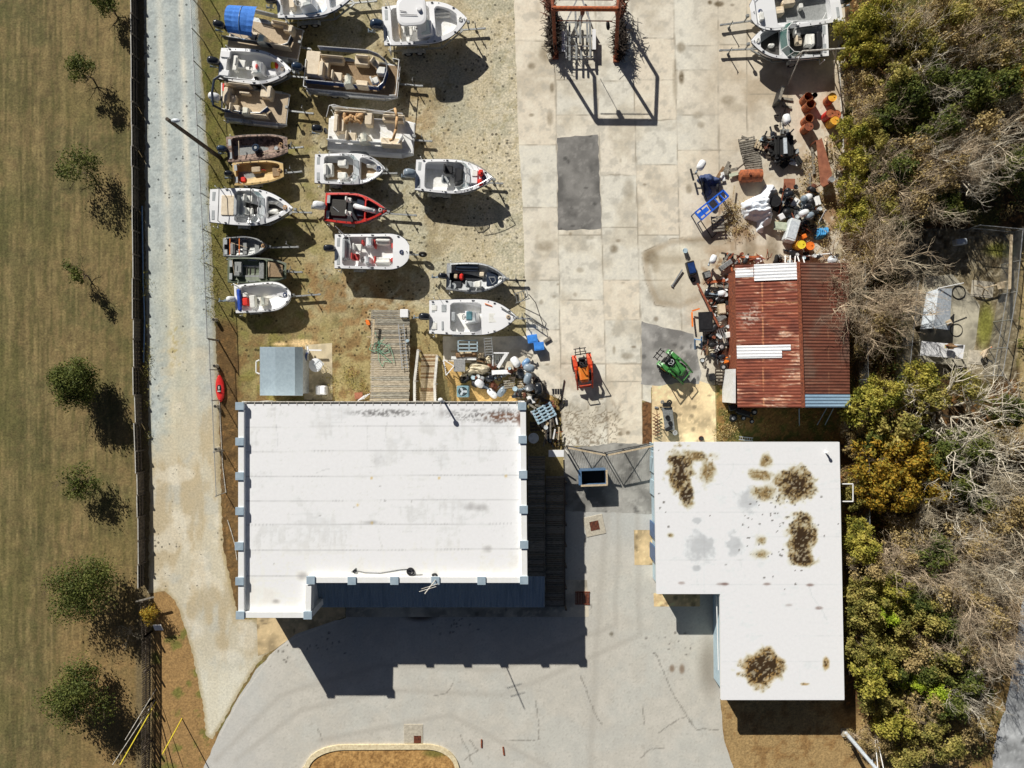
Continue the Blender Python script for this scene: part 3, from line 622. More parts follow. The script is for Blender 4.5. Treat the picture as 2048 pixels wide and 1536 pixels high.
def side_col(px, py):
    n1 = fbm(px, py, 1 / 50, 4, 601); n2 = fbm(px, py, 1 / 9, 4, 602); n3 = fbm(px, py, 1 / 3, 3, 603)
    c = np.zeros(px.shape + (3,)) + np.array([236, 239, 239.]); c = mixc(c, (222, 225, 225), sm(.48, .66, n1) * .7); c = mixc(c, (212, 214, 214), sm(.58, .72, n2) * .4); c = mixc(c, (196, 197, 196), sm(.6, .72, fbm(px / 5, py / 2, 1 / 6, 4, 605)) * .3)
    for y in (928, 976, 1024, 1072, 1120, 1168, 1216, 1270, 1322, 1372): c = mixc(c, (196, 196, 196), sm(1.3, .3, np.abs(py - y + (px - 1310) * -.004)) * .45)
    for x0, y0, x1, y1 in ((1512, 1188, 1512, 1400), (1600, 1230, 1602, 1400), (1408, 884, 1410, 1188)): c = mixc(c, (200, 200, 200), sm(1.2, .3, np.abs(px - x0)) * (py > y0) * .3)
    wob = .95 * (n2 - .5) + 1.1 * (fbm(px, py, 1 / 24, 3, 613) - .5)
    def blot(x, y, rx, ry, rot=0): return 1 - sm(.72, 1.08, np.hypot((px - x) / rx, (py - y) / ry) + wob)
    big = [((1360, 940, 29, 38), 'b'), ((1374, 988, 14, 26), 'b'), ((1415, 945, 16, 36), 'd'), ((1395, 912, 40, 12), 'd'), ((1520, 950, 30, 15), 'd'), ((1530, 924, 17, 16), 'd'), ((1530, 985, 28, 20), 'g'), ((1560, 960, 18, 14), 'g'), ((1400, 1095, 30, 34), 's'), ((1470, 1090, 18, 26), 's'), ((1500, 1000, 26, 30), 's'), ((1592, 975, 32, 36), 'm'), ((1602, 1075, 30, 42), 'm'), ((1607, 1112, 26, 20), 'm'), ((1524, 1081, 14, 12), 'g'), ((1520, 1108, 20, 12), 'g'), ((1341, 1071, 9, 6), 'g'), ((1395, 1040, 11, 7), 's'), ((1394, 1136, 10, 7), 's'), ((1652, 1328, 7, 14), 'r'), ((1608, 1368, 9, 3), 'r'), ((1523, 1338, 40, 37), 'r2')]
    I = np.zeros(px.shape); Dk = I.copy(); Rd = I.copy()
    for (x, y, rx, ry), k in big:
        q = 1.3 - np.hypot((px - x) / rx, (py - y) / ry) - wob
        if k == 's': c = mixc(c, (150, 152, 154), sm(.1, .8, q) * .5); continue
        st = {'b': 1.0, 'm': 1.05, 'd': .72, 'g': .58, 'r': .8, 'r2': 1.1}[k]
        I = np.maximum(I, np.clip(q, 0, 1.3) * st); Dk = np.maximum(Dk, np.clip(q, 0, 1.3) * (st if k in ('b', 'm', 'r2', 'r') else .45))
        if k in ('r', 'r2'): Rd = np.maximum(Rd, np.clip(q, 0, 1))
    n4 = fbm(px, py, 1 / 2.6, 3, 612)
    c = mixc(c, (212, 210, 198), sm(.02, .3, I) * .8); c = mixc(c, (170, 160, 128), sm(.2, .5, I + .5 * (n2 - .5)) * .8); c = mixc(c, (134, 110, 70), sm(.36, .62, I + .6 * (n3 - .5)) * .85)
    c = mixc(c, (176, 128, 62), Rd * sm(.4, .6, n2) * .7); c = mixc(c, (52, 38, 24), sm(.46, .66, Dk * .8 + 1.0 * (n4 - .5)) * .92); c = mixc(c, (206, 196, 168), sm(.62, .7, fbm(px, py, 1 / 4, 2, 611)) * sm(.3, .6, I) * .6)
    for i in range(5):
        rr = random.Random(620 + i); c = mixc(c, (186, 186, 184), sm(1.6, .5, np.abs(np.hypot(px - rr.uniform(1360, 1640), (py - rr.uniform(900, 1150)) * rr.uniform(.7, 1.3)) - rr.uniform(30, 70) - 30 * (n1 - .5))) * .25)
    for x, y, k in ((1363, 1166, .5), (1450, 1168, .8), (1534, 1168, .6), (1620, 1170, .7), (1638, 1216, .7), (1578, 1210, .3), (1440, 1168, .4)):
        c = mixc(c, (116, 92, 84), el(px, py, x, y, 7, 3, 0, .6) * k)
    c = mixc(c, (190, 192, 192), sm(1.8, .5, dpoly(px + 6 * (n2 - .5), py, [(1618, 1174), (1625, 1195), (1640, 1216), (1655, 1240)])) * .5)
    rr = random.Random(8)
    for q in range(110):
        cx, cy = rr.choice([(1560, 1030), (1550, 1000), (1580, 1100), (1345, 1015), (1520, 1080), (1575, 1020)]); c = mixc(c, (52, 44, 36), el(px, py, rr.gauss(cx, 38), rr.gauss(cy, 42), *(rr.uniform(.7, 1.9),) * 2) * .85)
    return c
ZS = 2.7; SO = [(1308, 884), (1679, 884), (1689, 1400), (1442, 1400), (1440, 1188), (1313, 1188)]
shop = thing('flat_roofed_shop', 'white L shaped flat roofed building with brown moss stains on its roof', 'building', W(1500, 1100, 0)); OS = shop.location.copy()
rf = sheet('roof', SO, ZS, .075, side_col, 'roof_mat'); rf.location = rf.location - OS; rf.parent = shop
cen = Vector((relp(1520, 1100, ZS).x, relp(1520, 1100, ZS).y))
def inset(poly, d):
    n = len(poly); a = sum(poly[i][0] * poly[(i + 1) % n][1] - poly[(i + 1) % n][0] * poly[i][1] for i in range(n)); s = 1 if a > 0 else -1; out = []
    for i in range(n):
        p, q, r_ = Vector(poly[i - 1]), Vector(poly[i]), Vector(poly[(i + 1) % n]); e1 = (q - p).normalized(); e2 = (r_ - q).normalized()
        n1 = Vector((-e1.y, e1.x)) * s; n2 = Vector((-e2.y, e2.x)) * s; bis = (n1 + n2); out.append(tuple(q + bis * (d / max(.3, (1 + n1.dot(n2))))))
    return out
sp = [tuple(relp(x, y, ZS)[:2]) for x, y in SO]
b = MB(); b.prism(inset(sp, .004), ZS - .22, ZS - .006); b.build('fascia', 'white_trim', shop)
wl = inset(sp, .30); b = MB(); b.prism(wl, 0, ZS - .225); b.build('wall', 'pale_blue', shop)
for y in (930, 975, 1060, 1105):
    c = relp(1313, y, 1.0); b = MB(); b.box((wl[0][0] - .03 if True else 0, c.y, 1.05), (.07, 1.0, 2.0)); b.build('door', 'pale_blue' if y < 1000 else 'door_blue', shop)
b = MB(); c = relp(1652, 905, ZS)
b.cyl((c.x, c.y, ZS), (c.x, c.y, ZS + .35), .07); b.cyl((c.x, c.y, ZS + .35), (c.x, c.y, ZS + .42), .11); b.build('vent_pipe', 'white_trim', shop)
b = MB(); zz = .9
P = [relp(1677, 975, ZS - .3), relp(1690, 973, 2.2), relp(1705, 970, 1.4), relp(1706, 1003, 1.2), relp(1682, 1003, 1.0)]
P = [relp(1680, 968, 2.2), relp(1706, 968, 2.2), relp(1706, 1003, 2.2), relp(1682, 1003, 2.2)]; b.tube(P, .04); b.build('downpipe', 'white_trim', shop)
b = MB()
for p, q in (((1430, 1178), (1438, 1375)),): b.cyl(relp(1433, 1192, 1.9), relp(1437, 1340, 1.9), .035)
for y in (1192, 1260, 1340): c = relp(1435, y, 0); b.cyl((c.x, c.y, 0), (c.x, c.y, 1.9), .035)
b.build('railing', 'white_trim', shop)

# rusty barn
def rust_col(px, py, shade=0):
    n1 = fbm(px, py, 1 / 50, 4, 701); ns = fbm(px / 9, py, 1 / 3., 4, 702); n3 = fbm(px, py, 1 / 3, 3, 703); n2 = fbm(px / 3, py, 1 / 10, 4, 704)
    c = np.zeros(px.shape + (3,)) + np.array([124, 68, 52.])
    c = mixc(c, (94, 52, 42), sm(.48, .66, n2) * .8); c = mixc(c, (160, 92, 66), sm(.5, .68, ns) * .6)
    pale = sm(.5, .64, ns * .55 + n1 * .45 + .04 * sm(700, 800, py) - .03)
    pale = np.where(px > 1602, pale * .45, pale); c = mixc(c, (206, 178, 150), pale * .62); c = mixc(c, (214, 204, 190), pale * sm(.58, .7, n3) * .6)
    c = mixc(c, (196, 186, 172), el(px, py, 1500, 632, 22, 22, 0, .7) * sm(.5, .6, ns * .6 + n3 * .4) * .8)
    for x in (1524, 1655): c = mixc(c, (208, 150, 106), sm(1.8, .5, np.abs(px - x - (py - 530) * .012 + 1.6 * (n3 - .5))) * .7 * sm(.35, .55, n2))
    c = mixc(c, (98, 66, 54), (px > 1602) * .55); c = mixc(c, (108, 92, 80), (px > 1602) * sm(.46, .66, n1) * .5)  # slope facing away from the sun: its shade painted in as darker brown
    c = mixc(c, (206, 160, 112), (np.abs(py - 604 - 2 * n3) < 1.2) * (px > 1530) * (px < 1600) * .6)
    return c
barn = thing('rusty_barn', 'barn with brown rusted corrugated roof patched by white sheets', 'barn', W(1585, 670, 0)); OS = barn.location.copy()
ZE, ZR = 2.7, 3.6
eW = [relp(1470, 531, ZE), relp(1475, 815, ZE)]; rg = [relp(1596, 525, ZR), relp(1606, 815, ZR)]; eE = [relp(1697, 527, ZE), relp(1700, 815, ZE)]
def slope(name, A, B, colf, lift=0, v0=0, v1=1, u0=0, u1=1, cell=.045, amp=.022):
    L = (A[1] - A[0]).length; nv = int(L * (v1 - v0) / cell); U, V = np.meshgrid(np.linspace(u0, u1, 60), np.linspace(v0, v1, nv + 1))
    g = lambda k: (A[0][k] * (1 - V) + A[1][k] * V) * (1 - U) + (B[0][k] * (1 - V) + B[1][k] * V) * U
    x, y, z = g(0), g(1), g(2); z = z + lift + amp * np.sin(V * L / .2 * 2 * math.pi)
    ppx = (x + OS.x) * F / (H - z) + 1024; ppy = 768 - (y + OS.y) * F / (H - z)
    idx = np.arange(x.size).reshape(x.shape); Q = np.stack([idx[:-1, :-1].ravel(), idx[:-1, 1:].ravel(), idx[1:, 1:].ravel(), idx[1:, :-1].ravel()], 1)
    n = Vector(A[1] - A[0]).cross(B[0] - A[0])
    if n.z < 0: Q = Q[:, ::-1]
    return mesh_np(name, np.stack([x.ravel(), y.ravel(), z.ravel()], 1), Q, colf(ppx.ravel(), ppy.ravel()), 'rust_mat', barn)
slope('roof', eW, rg, rust_col); slope('roof', rg, eE, rust_col)
def wsheet(px, py):
    n = fbm(px / 6, py, 1 / 4, 3, 720); c = np.zeros(px.shape + (3,)) + np.array([226, 228, 230.]); c = mixc(c, (196, 198, 200), sm(.5, .68, n) * .7); return mixc(c, (150, 96, 66), el(px, py, 1476, 540, 26, 6, 0, .6) * sm(.5, .6, n) * .9)
for u0, u1, v0, v1 in ((.30, .99, 0.0, .115), (0, .29, .02, .085), (0, .84, .565, .605), (0, .70, .60, .655)): slope('roof_patch', eW, rg, wsheet, .05 if v0 != .60 else .07, v0, v1, u0, u1)['label'] = 'white sheet metal roof patch'
slope('roof_patch', rg, eE, lambda px, py: np.zeros(px.shape + (3,)) + np.array([150, 176, 196.]) - 26 * fbm(px / 6, py, 1 / 4, 3, 721)[..., None], .04, .905, 1.0, .02, 1)['label'] = 'pale blue sheet at the roof corner'
mat('rust', (150, 84, 56), (92, 50, 36), 7, .8, bump=.15); mat('rust_orange', (184, 98, 52), (112, 58, 36), 6, .75, bump=.15)
b = MB(); b.bar(rg[0] + Vector((0, .05, .04)), rg[1] + Vector((0, 0, .04)), .22, .05); b.build('ridge_cap', 'rust', barn)
b = MB(); q0, q1, q2, q3 = eW[0] + Vector((.25, -.2, 0)), eE[0] + Vector((-.25, -.2, 0)), eE[1] + Vector((-.25, .2, 0)), eW[1] + Vector((.25, .2, 0))
r0, r1 = rg[0] + Vector((0, -.2, -.12)), rg[1] + Vector((0, .2, -.12))
b.add([(*q0[:2], 0), (*q1[:2], 0), (*q2[:2], 0), (*q3[:2], 0), (*q0[:2], ZE - .1), (*q1[:2], ZE - .1), (*q2[:2], ZE - .1), (*q3[:2], ZE - .1), tuple(r0), tuple(r1)], [(0, 4, 8, 5, 1), (1, 5, 6, 2), (2, 6, 9, 7, 3), (3, 7, 4, 0)]); b.build('wall', 'rust', barn)
b = MB(); a, c = relp(1464, 738, 2.2), relp(1467, 806, 2.2); b.box(((a.x + c.x) / 2 + .05, (a.y + c.y) / 2, 1.2), (.16, abs(a.y - c.y), 2.4)); b.build('door', 'white_wall', barn)

# little gambrel shed
shed = thing('garden_shed', 'small shed with pale blue corrugated gambrel roof', 'shed', W(562, 742, 0)); OS = shed.location.copy()
mat('shed_blue', (184, 200, 208), (166, 184, 194), 5, .45, metal=.15); mat('shed_wall', (196, 200, 198), None, 5, .6)
PX = [(520, 1.85), (551, 2.35), (590, 2.25), (606, 1.75)]
b = MB(); y0, y1 = 694, 791
for (xa, za), (xb, zb) in zip(PX[:-1], PX[1:]):
    A0, A1_, B0, B1 = relp(xa, y0, za), relp(xa, y1, za), relp(xb, y0, zb), relp(xb, y1, zb); n = 46
    for i in range(n):
        t0, t1 = i / n, (i + .62) / n; t2 = (i + 1) / n; up = Vector((0, 0, .028))
        P_ = lambda t, A, B, u: A.lerp(B, t) + u
        b.add([P_(t0, A0, A1_, up), P_(t0, B0, B1, up), P_(t1, B0, B1, up), P_(t1, A0, A1_, up), P_(t2, A0, A1_, up * 0), P_(t2, B0, B1, up * 0)], [(0, 3, 2, 1), (3, 4, 5, 2)])
b.build('roof', 'shed_blue', shed)
a, c = relp(523, 696, 1.8), relp(604, 789, 1.8); b = MB(); b.box(((a.x + c.x) / 2, (a.y + c.y) / 2, .86), (c.x - a.x - .1, a.y - c.y - .1, 1.72)); xs = [relp(x, 740, z).x for x, z in PX]
for yy in (a.y - .05, c.y + .05):
    b.add([(xs[0] + .1, yy, 1.7), (xs[1], yy, 2.3), (xs[2], yy, 2.2), (xs[3] - .1, yy, 1.65), (xs[3] - .1, yy, 1.6), (xs[0] + .1, yy, 1.6)], [(0, 1, 2, 3, 4, 5)])
b.build('wall', 'shed_wall', shed)
b = MB(); a = relp(519, 720, 1.5); c = relp(519, 748, 1.5); b.tube([a, a + Vector((-.22, -.1, 0)), c + Vector((-.22, .1, 0)), c], .05); b.build('awning_bracket', 'white_trim', shed)
# ================================================================ BOATS AND TRAILERS
mat('gel_white', (246, 247, 246), (224, 225, 222), 3.5, .3, coat=.3, lo=.28, hi=.6); mat('gel_cream', (228, 222, 206), (208, 200, 182), 3, .4)
mat('deck_white', (243, 242, 236), (220, 218, 210), 4, .5); mat('deck_tan', (190, 172, 146), (168, 150, 124), 9, .85); mat('deck_grey', (150, 152, 150), (124, 126, 124), 8, .8)
mat('floor_white', (230, 229, 222), (206, 205, 197), 5, .6); mat('floor_brown', (150, 128, 100), (124, 104, 80), 10, .9); mat('floor_dark', (70, 68, 64), (52, 50, 48), 12, .9); mat('carpet_black', (56, 58, 62), (40, 42, 46), 14, .95)
mat('vinyl_tan', (216, 202, 178), (196, 180, 154), 4, .5); mat('vinyl_white', (226, 224, 216), (200, 198, 190), 4, .5); mat('vinyl_grey', (168, 172, 172), (146, 150, 152), 4, .5); mat('vinyl_red', (196, 72, 66), (170, 54, 50), 4, .5)
mat('hull_blue', (118, 150, 184), (98, 132, 168), 3, .3); mat('navy', (36, 62, 112), (24, 44, 84), 4, .35); mat('hull_dark', (40, 50, 66), (30, 38, 52), 4, .4); mat('hull_grey', (176, 178, 178), (150, 152, 152), 5, .4)
mat('red_paint', (206, 62, 52), (176, 44, 40), 5, .35); mat('camo', (146, 122, 108), (86, 70, 60), 5, .7, lo=.45, hi=.55); mat('khaki', (200, 172, 116), (176, 146, 94), 4, .6); mat('green_jon', (104, 112, 92), (80, 88, 70), 5, .6)
mat('alu', (196, 198, 198), (160, 162, 162), 8, .35, metal=.55); mat('alu_dull', (150, 152, 150), (112, 114, 112), 9, .5, metal=.3); mat('cowl_black', (38, 42, 48), (26, 29, 34), 4, .22, coat=.4); mat('cowl_white', (234, 236, 238), (206, 210, 212), 3, .3); mat('cowl_grey', (134, 146, 156), (108, 120, 130), 3, .3)
mat('cowl_navy', (46, 62, 82), (34, 46, 62), 3, .25, coat=.3); mat('rubber', (36, 35, 34), (25, 24, 24), 8, .85); mat('hub', (196, 196, 194), (160, 160, 158), 8, .4, metal=.4)
mat('canvas_blue', (70, 128, 206), (52, 106, 186), 8, .85, bump=.2); mat('canvas_tan', (206, 170, 124), (176, 138, 98), 8, .85, bump=.2); mat('canvas_royal', (44, 82, 176), (30, 60, 140), 7, .8, bump=.2); mat('canvas_white', (230, 230, 228), (196, 196, 196), 6, .85, bump=.2)
mat('black_plastic', (40, 40, 42), (28, 28, 30), 6, .5); mat('red_bright', (222, 56, 44), (190, 40, 34), 5, .5); mat('yellow', (226, 206, 60), (200, 178, 44), 5, .5); mat('orange', (236, 128, 48), (214, 104, 36), 5, .5)
glassmat('green_glass', (46, 96, 88), .65); glassmat('boat_glass', (150, 178, 182), .42); mat('teal', (96, 140, 150), None, 4, .4)
CR = {1: (400, 0, 340 / 2048), 2: (600, 0, 440 / 2048), 3: (400, 200, 460 / 2048), 4: (400, 360, 440 / 2048), 5: (620, 290, 480 / 1798), 6: (1400, 0, 320 / 2048), 7: (480, 600, 380 / 2048), 8: (820, 640, 360 / 2048), 9: (1360, 160, 360 / 2048), 10: (1360, 330, 360 / 2048), 11: (1320, 480, 400 / 1661), 12: (1100, 660, 360 / 2048), 13: (1020, 780, 320 / 1536), 14: (1680, 400, 368 / 1487), 15: (1040, 0, 320 / 1890)}
def K(c, x, y): a = CR[c]; return (a[0] + x * a[2], a[1] + y * a[2])
def hw(t, k):
    if k == 'v': return .88 + .12 * math.sin(math.pi / 2 * t / .45) if t < .45 else max(.03, 1 - ((t - .45) / .55) ** 2.2 * .97)
    if k == 'w': return .92 + .08 * math.sin(math.pi / 2 * t / .5) if t < .5 else max(.03, 1 - ((t - .5) / .5) ** 2.7 * .96)
    if k == 'bass': return .90 + .10 * math.sin(math.pi / 2 * t / .45) if t < .45 else max(.03, 1 - ((t - .45) / .55) ** 1.65 * .96)
    if k == 'jon': return .94 + .06 * math.sin(math.pi * min(t, .6) / .6) if t < .6 else .94 - .40 * ((t - .6) / .4) ** 1.8
    if k == 'deck': return .95 + .05 * t / .7 if t < .7 else max(.18, math.sqrt(max(0, 1 - ((t - .7) / .315) ** 2.4)))
    if k == 'skiff': return .94 + .06 * math.sin(math.pi / 2 * t / .5) if t < .5 else max(.10, 1 - ((t - .5) / .5) ** 3.6 * .88)
Pontoon = ()
class Boat:
    def __init__(s, name, label, st, bw, beam, zg=1.65, kind='v', cat='boat', group=None, draft=1.0, sheer=.22):
        zg *= .76; draft *= .76; sheer *= .8; s.zg, s.kind, s.sheer = zg, kind, sheer
        A, B = W(*st, zg), W(*bw, zg + sheer * .5); d = B - A; s.len = math.hypot(d.x, d.y); s.rz = math.atan2(d.y, d.x); s.B = beam / 2
        s.base = Vector((A.x, A.y, 0)); s.root = thing(name, label, cat, s.base, s.rz, group or 'boats stored in the yard'); s.draft = draft
        s.I = Matrix.Rotation(-s.rz, 3, 'Z'); s.floor = zg - .5
    def loc(s, c, x, y, z=None):
        px, py = K(c, x, y); z = s.floor + .3 if z is None else z; v = s.I @ (W(px, py, z) - s.base); return Vector((v.x, v.y, z))
    def w(s, t): return s.B * hw(t, s.kind)
    def z(s, t): return s.zg + s.sheer * t * t
    def hull(s, mh='gel_white', md='deck_white', mf='floor_white', cks=((.06, .8, .18, .6),), stripe=None, coam=None):
        """outer shell, deck with sunken cockpits (t0, t1, side inset, depth)"""
        ts = set(np.linspace(0, 1, 34).tolist())
        for c in cks: ts |= {c[0], c[0] + .012, c[0] + .035, c[1] - .05, c[1] - .02, c[1]}
        ts = sorted(ts); L = s.len
        b = MB(); rs = []
        for t in ts:
            w, z = s.w(t), s.z(t); x = t * L; rk = t ** 3
            sec = [(w, z, 0), (w * 1.0 + .02, z - .10, 0), (w * .97, z - .13, .01), (w * .86 * (1 - .25 * rk), z - s.draft * .55, .05), (w * .80 * (1 - .5 * rk), z - s.draft * .62, .07), (.06, z - s.draft * (1 - .25 * rk), .13)]
            rs.append([Vector((x - L * q * rk, y, zz)) for y, zz, q in sec] + [Vector((x - L * q * rk, -y, zz)) for y, zz, q in sec[::-1]])
        n = 12
        vs = [p for r in rs for p in r]; fs = []; ms = []
        for j in range(len(rs) - 1):
            for i in range(n - 1):
                b.add([rs[j][i], rs[j + 1][i], rs[j + 1][i + 1], rs[j][i + 1]], [(0, 1, 2, 3)], 1 if (stripe and i in (2, n - 4)) else 0)
        b.add(rs[0], [tuple(range(n))], 0)
        h = b.build('hull', [mh, stripe or mh], s.root)
        d = MB(); f = MB()
        ck = lambda t: next((c for c in cks if c[0] <= t <= c[1]), None)
        def inn(t, c):
            w = s.w(t) - c[2]; e = min((t - c[0]) / .035, (c[1] - t) / .05)
            return max(.04, w * (.80 + .20 * math.sqrt(max(0, min(1, e)))))
        for t0, t1 in zip(ts[:-1], ts[1:]):
            c = ck((t0 + t1) / 2); z0, z1, x0, x1, w0, w1 = s.z(t0) + .004, s.z(t1) + .004, t0 * L, t1 * L, s.w(t0), s.w(t1)
            if not c:
                cr = .03
                d.add([(x0, -w0, z0), (x1, -w1, z1), (x1, 0, z1 + cr), (x0, 0, z0 + cr), (x1, w1, z1), (x0, w0, z0)], [(0, 1, 2, 3), (3, 2, 4, 5)]); continue
            i0, i1 = inn(t0, c), inn(t1, c); fz = s.zg - c[3]
            for sg in (1, -1):
                q = [(x0, sg * w0, z0), (x1, sg * w1, z1), (x1, sg * i1, z1 + .02), (x0, sg * i0, z0 + .02), (x1, sg * i1, fz), (x0, sg * i0, fz)]
                d.add(q, [(0, 3, 2, 1), (3, 5, 4, 2)] if sg > 0 else [(0, 1, 2, 3), (3, 2, 4, 5)])
            f.add([(x0, -i0, fz), (x1, -i1, fz), (x1, i1, fz), (x0, i0, fz)], [(0, 1, 2, 3)])
        for c in cks:
            fz = s.zg - c[3]
            for t in c[:2]:
                i, z = inn(t, c), s.z(t) + .02; d.add([(t * L, -i, fz), (t * L, i, fz), (t * L, i, z), (t * L, -i, z)], [(0, 1, 2, 3)])
        d.build('deck', md, s.root)
        if f.v: f.build('cockpit_floor', mf, s.root)
        if coam:
            b = MB()
            for c in cks[:1]:
                for sg in (1, -1):
                    tt = np.linspace(c[0] + .04, c[1] - .05, 10); b.tube([(t * L, sg * (inn(t, c) + .01), s.z(t) + .05) for t in tt], .035)
            b.build('coaming', coam, s.root)
        s.floor = s.zg - cks[0][3] if cks else s.zg
        return s
    def rect(s, name, c, x0, y0, x1, y1, h, m, z0=None, ch=.05, parent=None):
        z0 = s.floor if z0 is None else z0
        a, e = s.loc(c, x0, y0, z0 + h), s.loc(c, x1, y1, z0 + h)
        b = MB(); b.box(((a.x + e.x) / 2, (a.y + e.y) / 2, z0 + h / 2), (max(.06, abs(e.x - a.x)), max(.06, abs(e.y - a.y)), h), ch=ch); return b.build(name, m, parent or s.root)
    def lounge(s, c, x0, y0, x1, y1, back, m='vinyl_tan', h=.42, bh=.3):
        """bench seat with a padded back on side 'n','s','e','w' (photo directions for a boat pointing right)"""
        o = s.rect('bench_seat', c, x0, y0, x1, y1, h, m, ch=.06)
        w = .22 / (CR[c][2] * .033)
        r = {'n': (x0, y0, x1, y0 + w), 's': (x0, y1 - w, x1, y1), 'w': (x0, y0, x0 + w, y1), 'e': (x1 - w, y0, x1, y1)}[back]
        s.rect('seat_back', c, *r, h + bh, m, ch=.08, parent=o); return o
    def seat(s, c, x, y, face=0, m='vinyl_white', sz=.46):
        p = s.loc(c, x, y, s.floor + .45); M = Matrix.Rotation(face, 4, 'Z'); o = Matrix.Translation((p.x, p.y, 0))
        b = MB(); b.cyl((p.x, p.y, s.floor), (p.x, p.y, s.floor + .35), .05, n=8, m=1); b.box((p.x, p.y, s.floor + .42), (sz, sz, .14), rz=face, ch=.06)
        st = b.build('helm_seat', [m, 'black_plastic'], s.root)
        b = MB(); q = o @ M @ Vector((-sz * .45, 0, 0)); b.box((q.x, q.y, s.floor + .66), (.13, sz, .42), rz=face, ch=.05); b.build('seat_back', m, st); return st
    def console(s, c, x0, y0, x1, y1, h=.95, m='deck_white', glass='boat_glass', wheel=True):
        a, e = s.loc(c, x0, y0, s.floor + h), s.loc(c, x1, y1, s.floor + h); cx, cy = (a.x + e.x) / 2, (a.y + e.y) / 2; dx, dy = abs(e.x - a.x), abs(e.y - a.y)
        b = MB(); hx, hy = dx / 2, dy / 2; z0, z1 = s.floor, s.floor + h
        b.rings([[(cx - hx, cy - hy, z0), (cx + hx, cy - hy * .8, z0), (cx + hx, cy + hy * .8, z0), (cx - hx, cy + hy, z0)], [(cx - hx, cy - hy, z1 - .2), (cx + hx * .7, cy - hy * .8, z1 - .05), (cx + hx * .7, cy + hy * .8, z1 - .05), (cx - hx, cy + hy, z1 - .2)], [(cx - hx * .5, cy - hy * .9, z1), (cx + hx * .5, cy - hy * .7, z1), (cx + hx * .5, cy + hy * .7, z1), (cx - hx * .5, cy + hy * .9, z1)]])
        o = b.build('console', m, s.root)
        if glass:
            b = MB(); b.add([(cx + hx * .55, cy - hy * .85, z1 - .03), (cx + hx * .55, cy + hy * .85, z1 - .03), (cx + hx * .15, cy + hy * .75, z1 + .34), (cx + hx * .15, cy - hy * .75, z1 + .34), (cx - hx * .5, cy - hy * .95, z1), (cx - hx * .4, cy - hy * .85, z1 + .25), (cx - hx * .5, cy + hy * .95, z1), (cx - hx * .4, cy + hy * .85, z1 + .25)], [(0, 1, 2, 3), (4, 0, 3, 5), (1, 6, 7, 2)]); b.build('windscreen', glass, o)
        if wheel:
            b = MB(); M = Matrix.Rotation(R(-55), 3, 'Y'); p = Vector((cx - hx - .08, cy, z1 - .12)); b.torus(p, .17, .02, M, 14, 5); b.cyl(p, p + Vector((.12, 0, -.06)), .025); 
            for q in range(3): b.cyl(p, p + M @ Vector((.17 * math.cos(q * 2.1), .17 * math.sin(q * 2.1), 0)), .012, n=5)
            b.build('steering_wheel', 'black_plastic', o)
        return o
    def wind(s, t, h=.42, spread=.10, m='boat_glass', inset=.10, frame='alu'):
        """wrap-round windscreen across the beam"""
        b = MB(); f = MB(); L = s.len; w = s.w(t) - inset; z = s.z(t) + .01
        pts = [(t * L - .75, w), (t * L - .1, w * .96), (t * L + spread * L * .6, w * .55), (t * L + spread * L * .72, 0), (t * L + spread * L * .6, -w * .55), (t * L - .1, -w * .96), (t * L - .75, -w)]
        top = [(x - .28 if i not in (0, 6) else x, y * .92) for i, (x, y) in enumerate(pts)]
        for i in range(6): b.add([(*pts[i], z), (*pts[i + 1], z), (*top[i + 1], z + h), (*top[i], z + (h if i not in () else h))], [(0, 1, 2, 3)])
        o = b.build('windscreen', m, s.root); f.tube([(*p, z + h) for p in top], .024); 
        for i in (0, 1, 2, 4, 5, 6): f.cyl((*pts[i], z), (*top[i], z + h), .02)
        f.build('frame', frame, o); return o
    def rail(s, t0=.5, t1=.985, h=.32, m='alu', n=9, inset=.06):
        b = MB(); tt = np.linspace(t0, t1, n); P = [(t * s.len, max(.02, s.w(t) - inset)) for t in tt]
        path = [(x, y, s.z(t) + h) for (x, y), t in zip(P, tt)] + [(x, -y, s.z(t) + h) for (x, y), t in list(zip(P, tt))[::-1]]
        b.tube(path, .018, 5)
        for (x, y), t in list(zip(P, tt))[::2]:
            for sg in (1, -1): b.cyl((x, sg * y, s.z(t)), (x, sg * y, s.z(t) + h), .014, n=5)
        b.build('bow_rail', m, s.root)
    def cleats(s, tt, m='black_plastic'):
        for t in tt:
            for sg in (1, -1): b = MB(); b.box((t * s.len, sg * (s.w(t) - .08), s.z(t) + .045), (.14, .05, .05)); b.build('cleat', m, s.root)
    def motor(s, m='cowl_black', y=0, sc=1.0, tilt=.35, dx=0, leg='cowl_grey', decal=None):
        root = s.root; b = MB(); z = s.zg + .12
        M = Matrix.Rotation(tilt, 4, 'Y'); T = Matrix.Translation((-.32 * sc + dx, y, z)) @ M
        rs = []
        for k, (zz, lx, ly, ox) in enumerate(((-.16, .25, .17, 0), (-.06, .36, .22, 0), (.14, .38, .24, -.02), (.30, .33, .21, -.03), (.38, .2, .13, -.03))):
            rs.append([T @ Vector((ox + math.copysign(abs(math.cos(a)) ** .6, math.cos(a)) * lx * sc, math.copysign(abs(math.sin(a)) ** .7, math.sin(a)) * ly * sc, zz * sc)) for a in [2 * math.pi * i / 14 for i in range(14)]])
        b.rings(rs); o = b.build('outboard_motor', m, root, True)
        b = MB(); b.add([T @ Vector(v) for v in ((-.1, -.09, -.15), (.12, -.09, -.15), (.12, .09, -.15), (-.1, .09, -.15), (-.06, -.05, -.85), (.1, -.05, -.85), (.1, .05, -.85), (-.06, .05, -.85))], [(0, 4, 5, 1), (1, 5, 6, 2), (2, 6, 7, 3), (3, 7, 4, 0), (4, 7, 6, 5)])
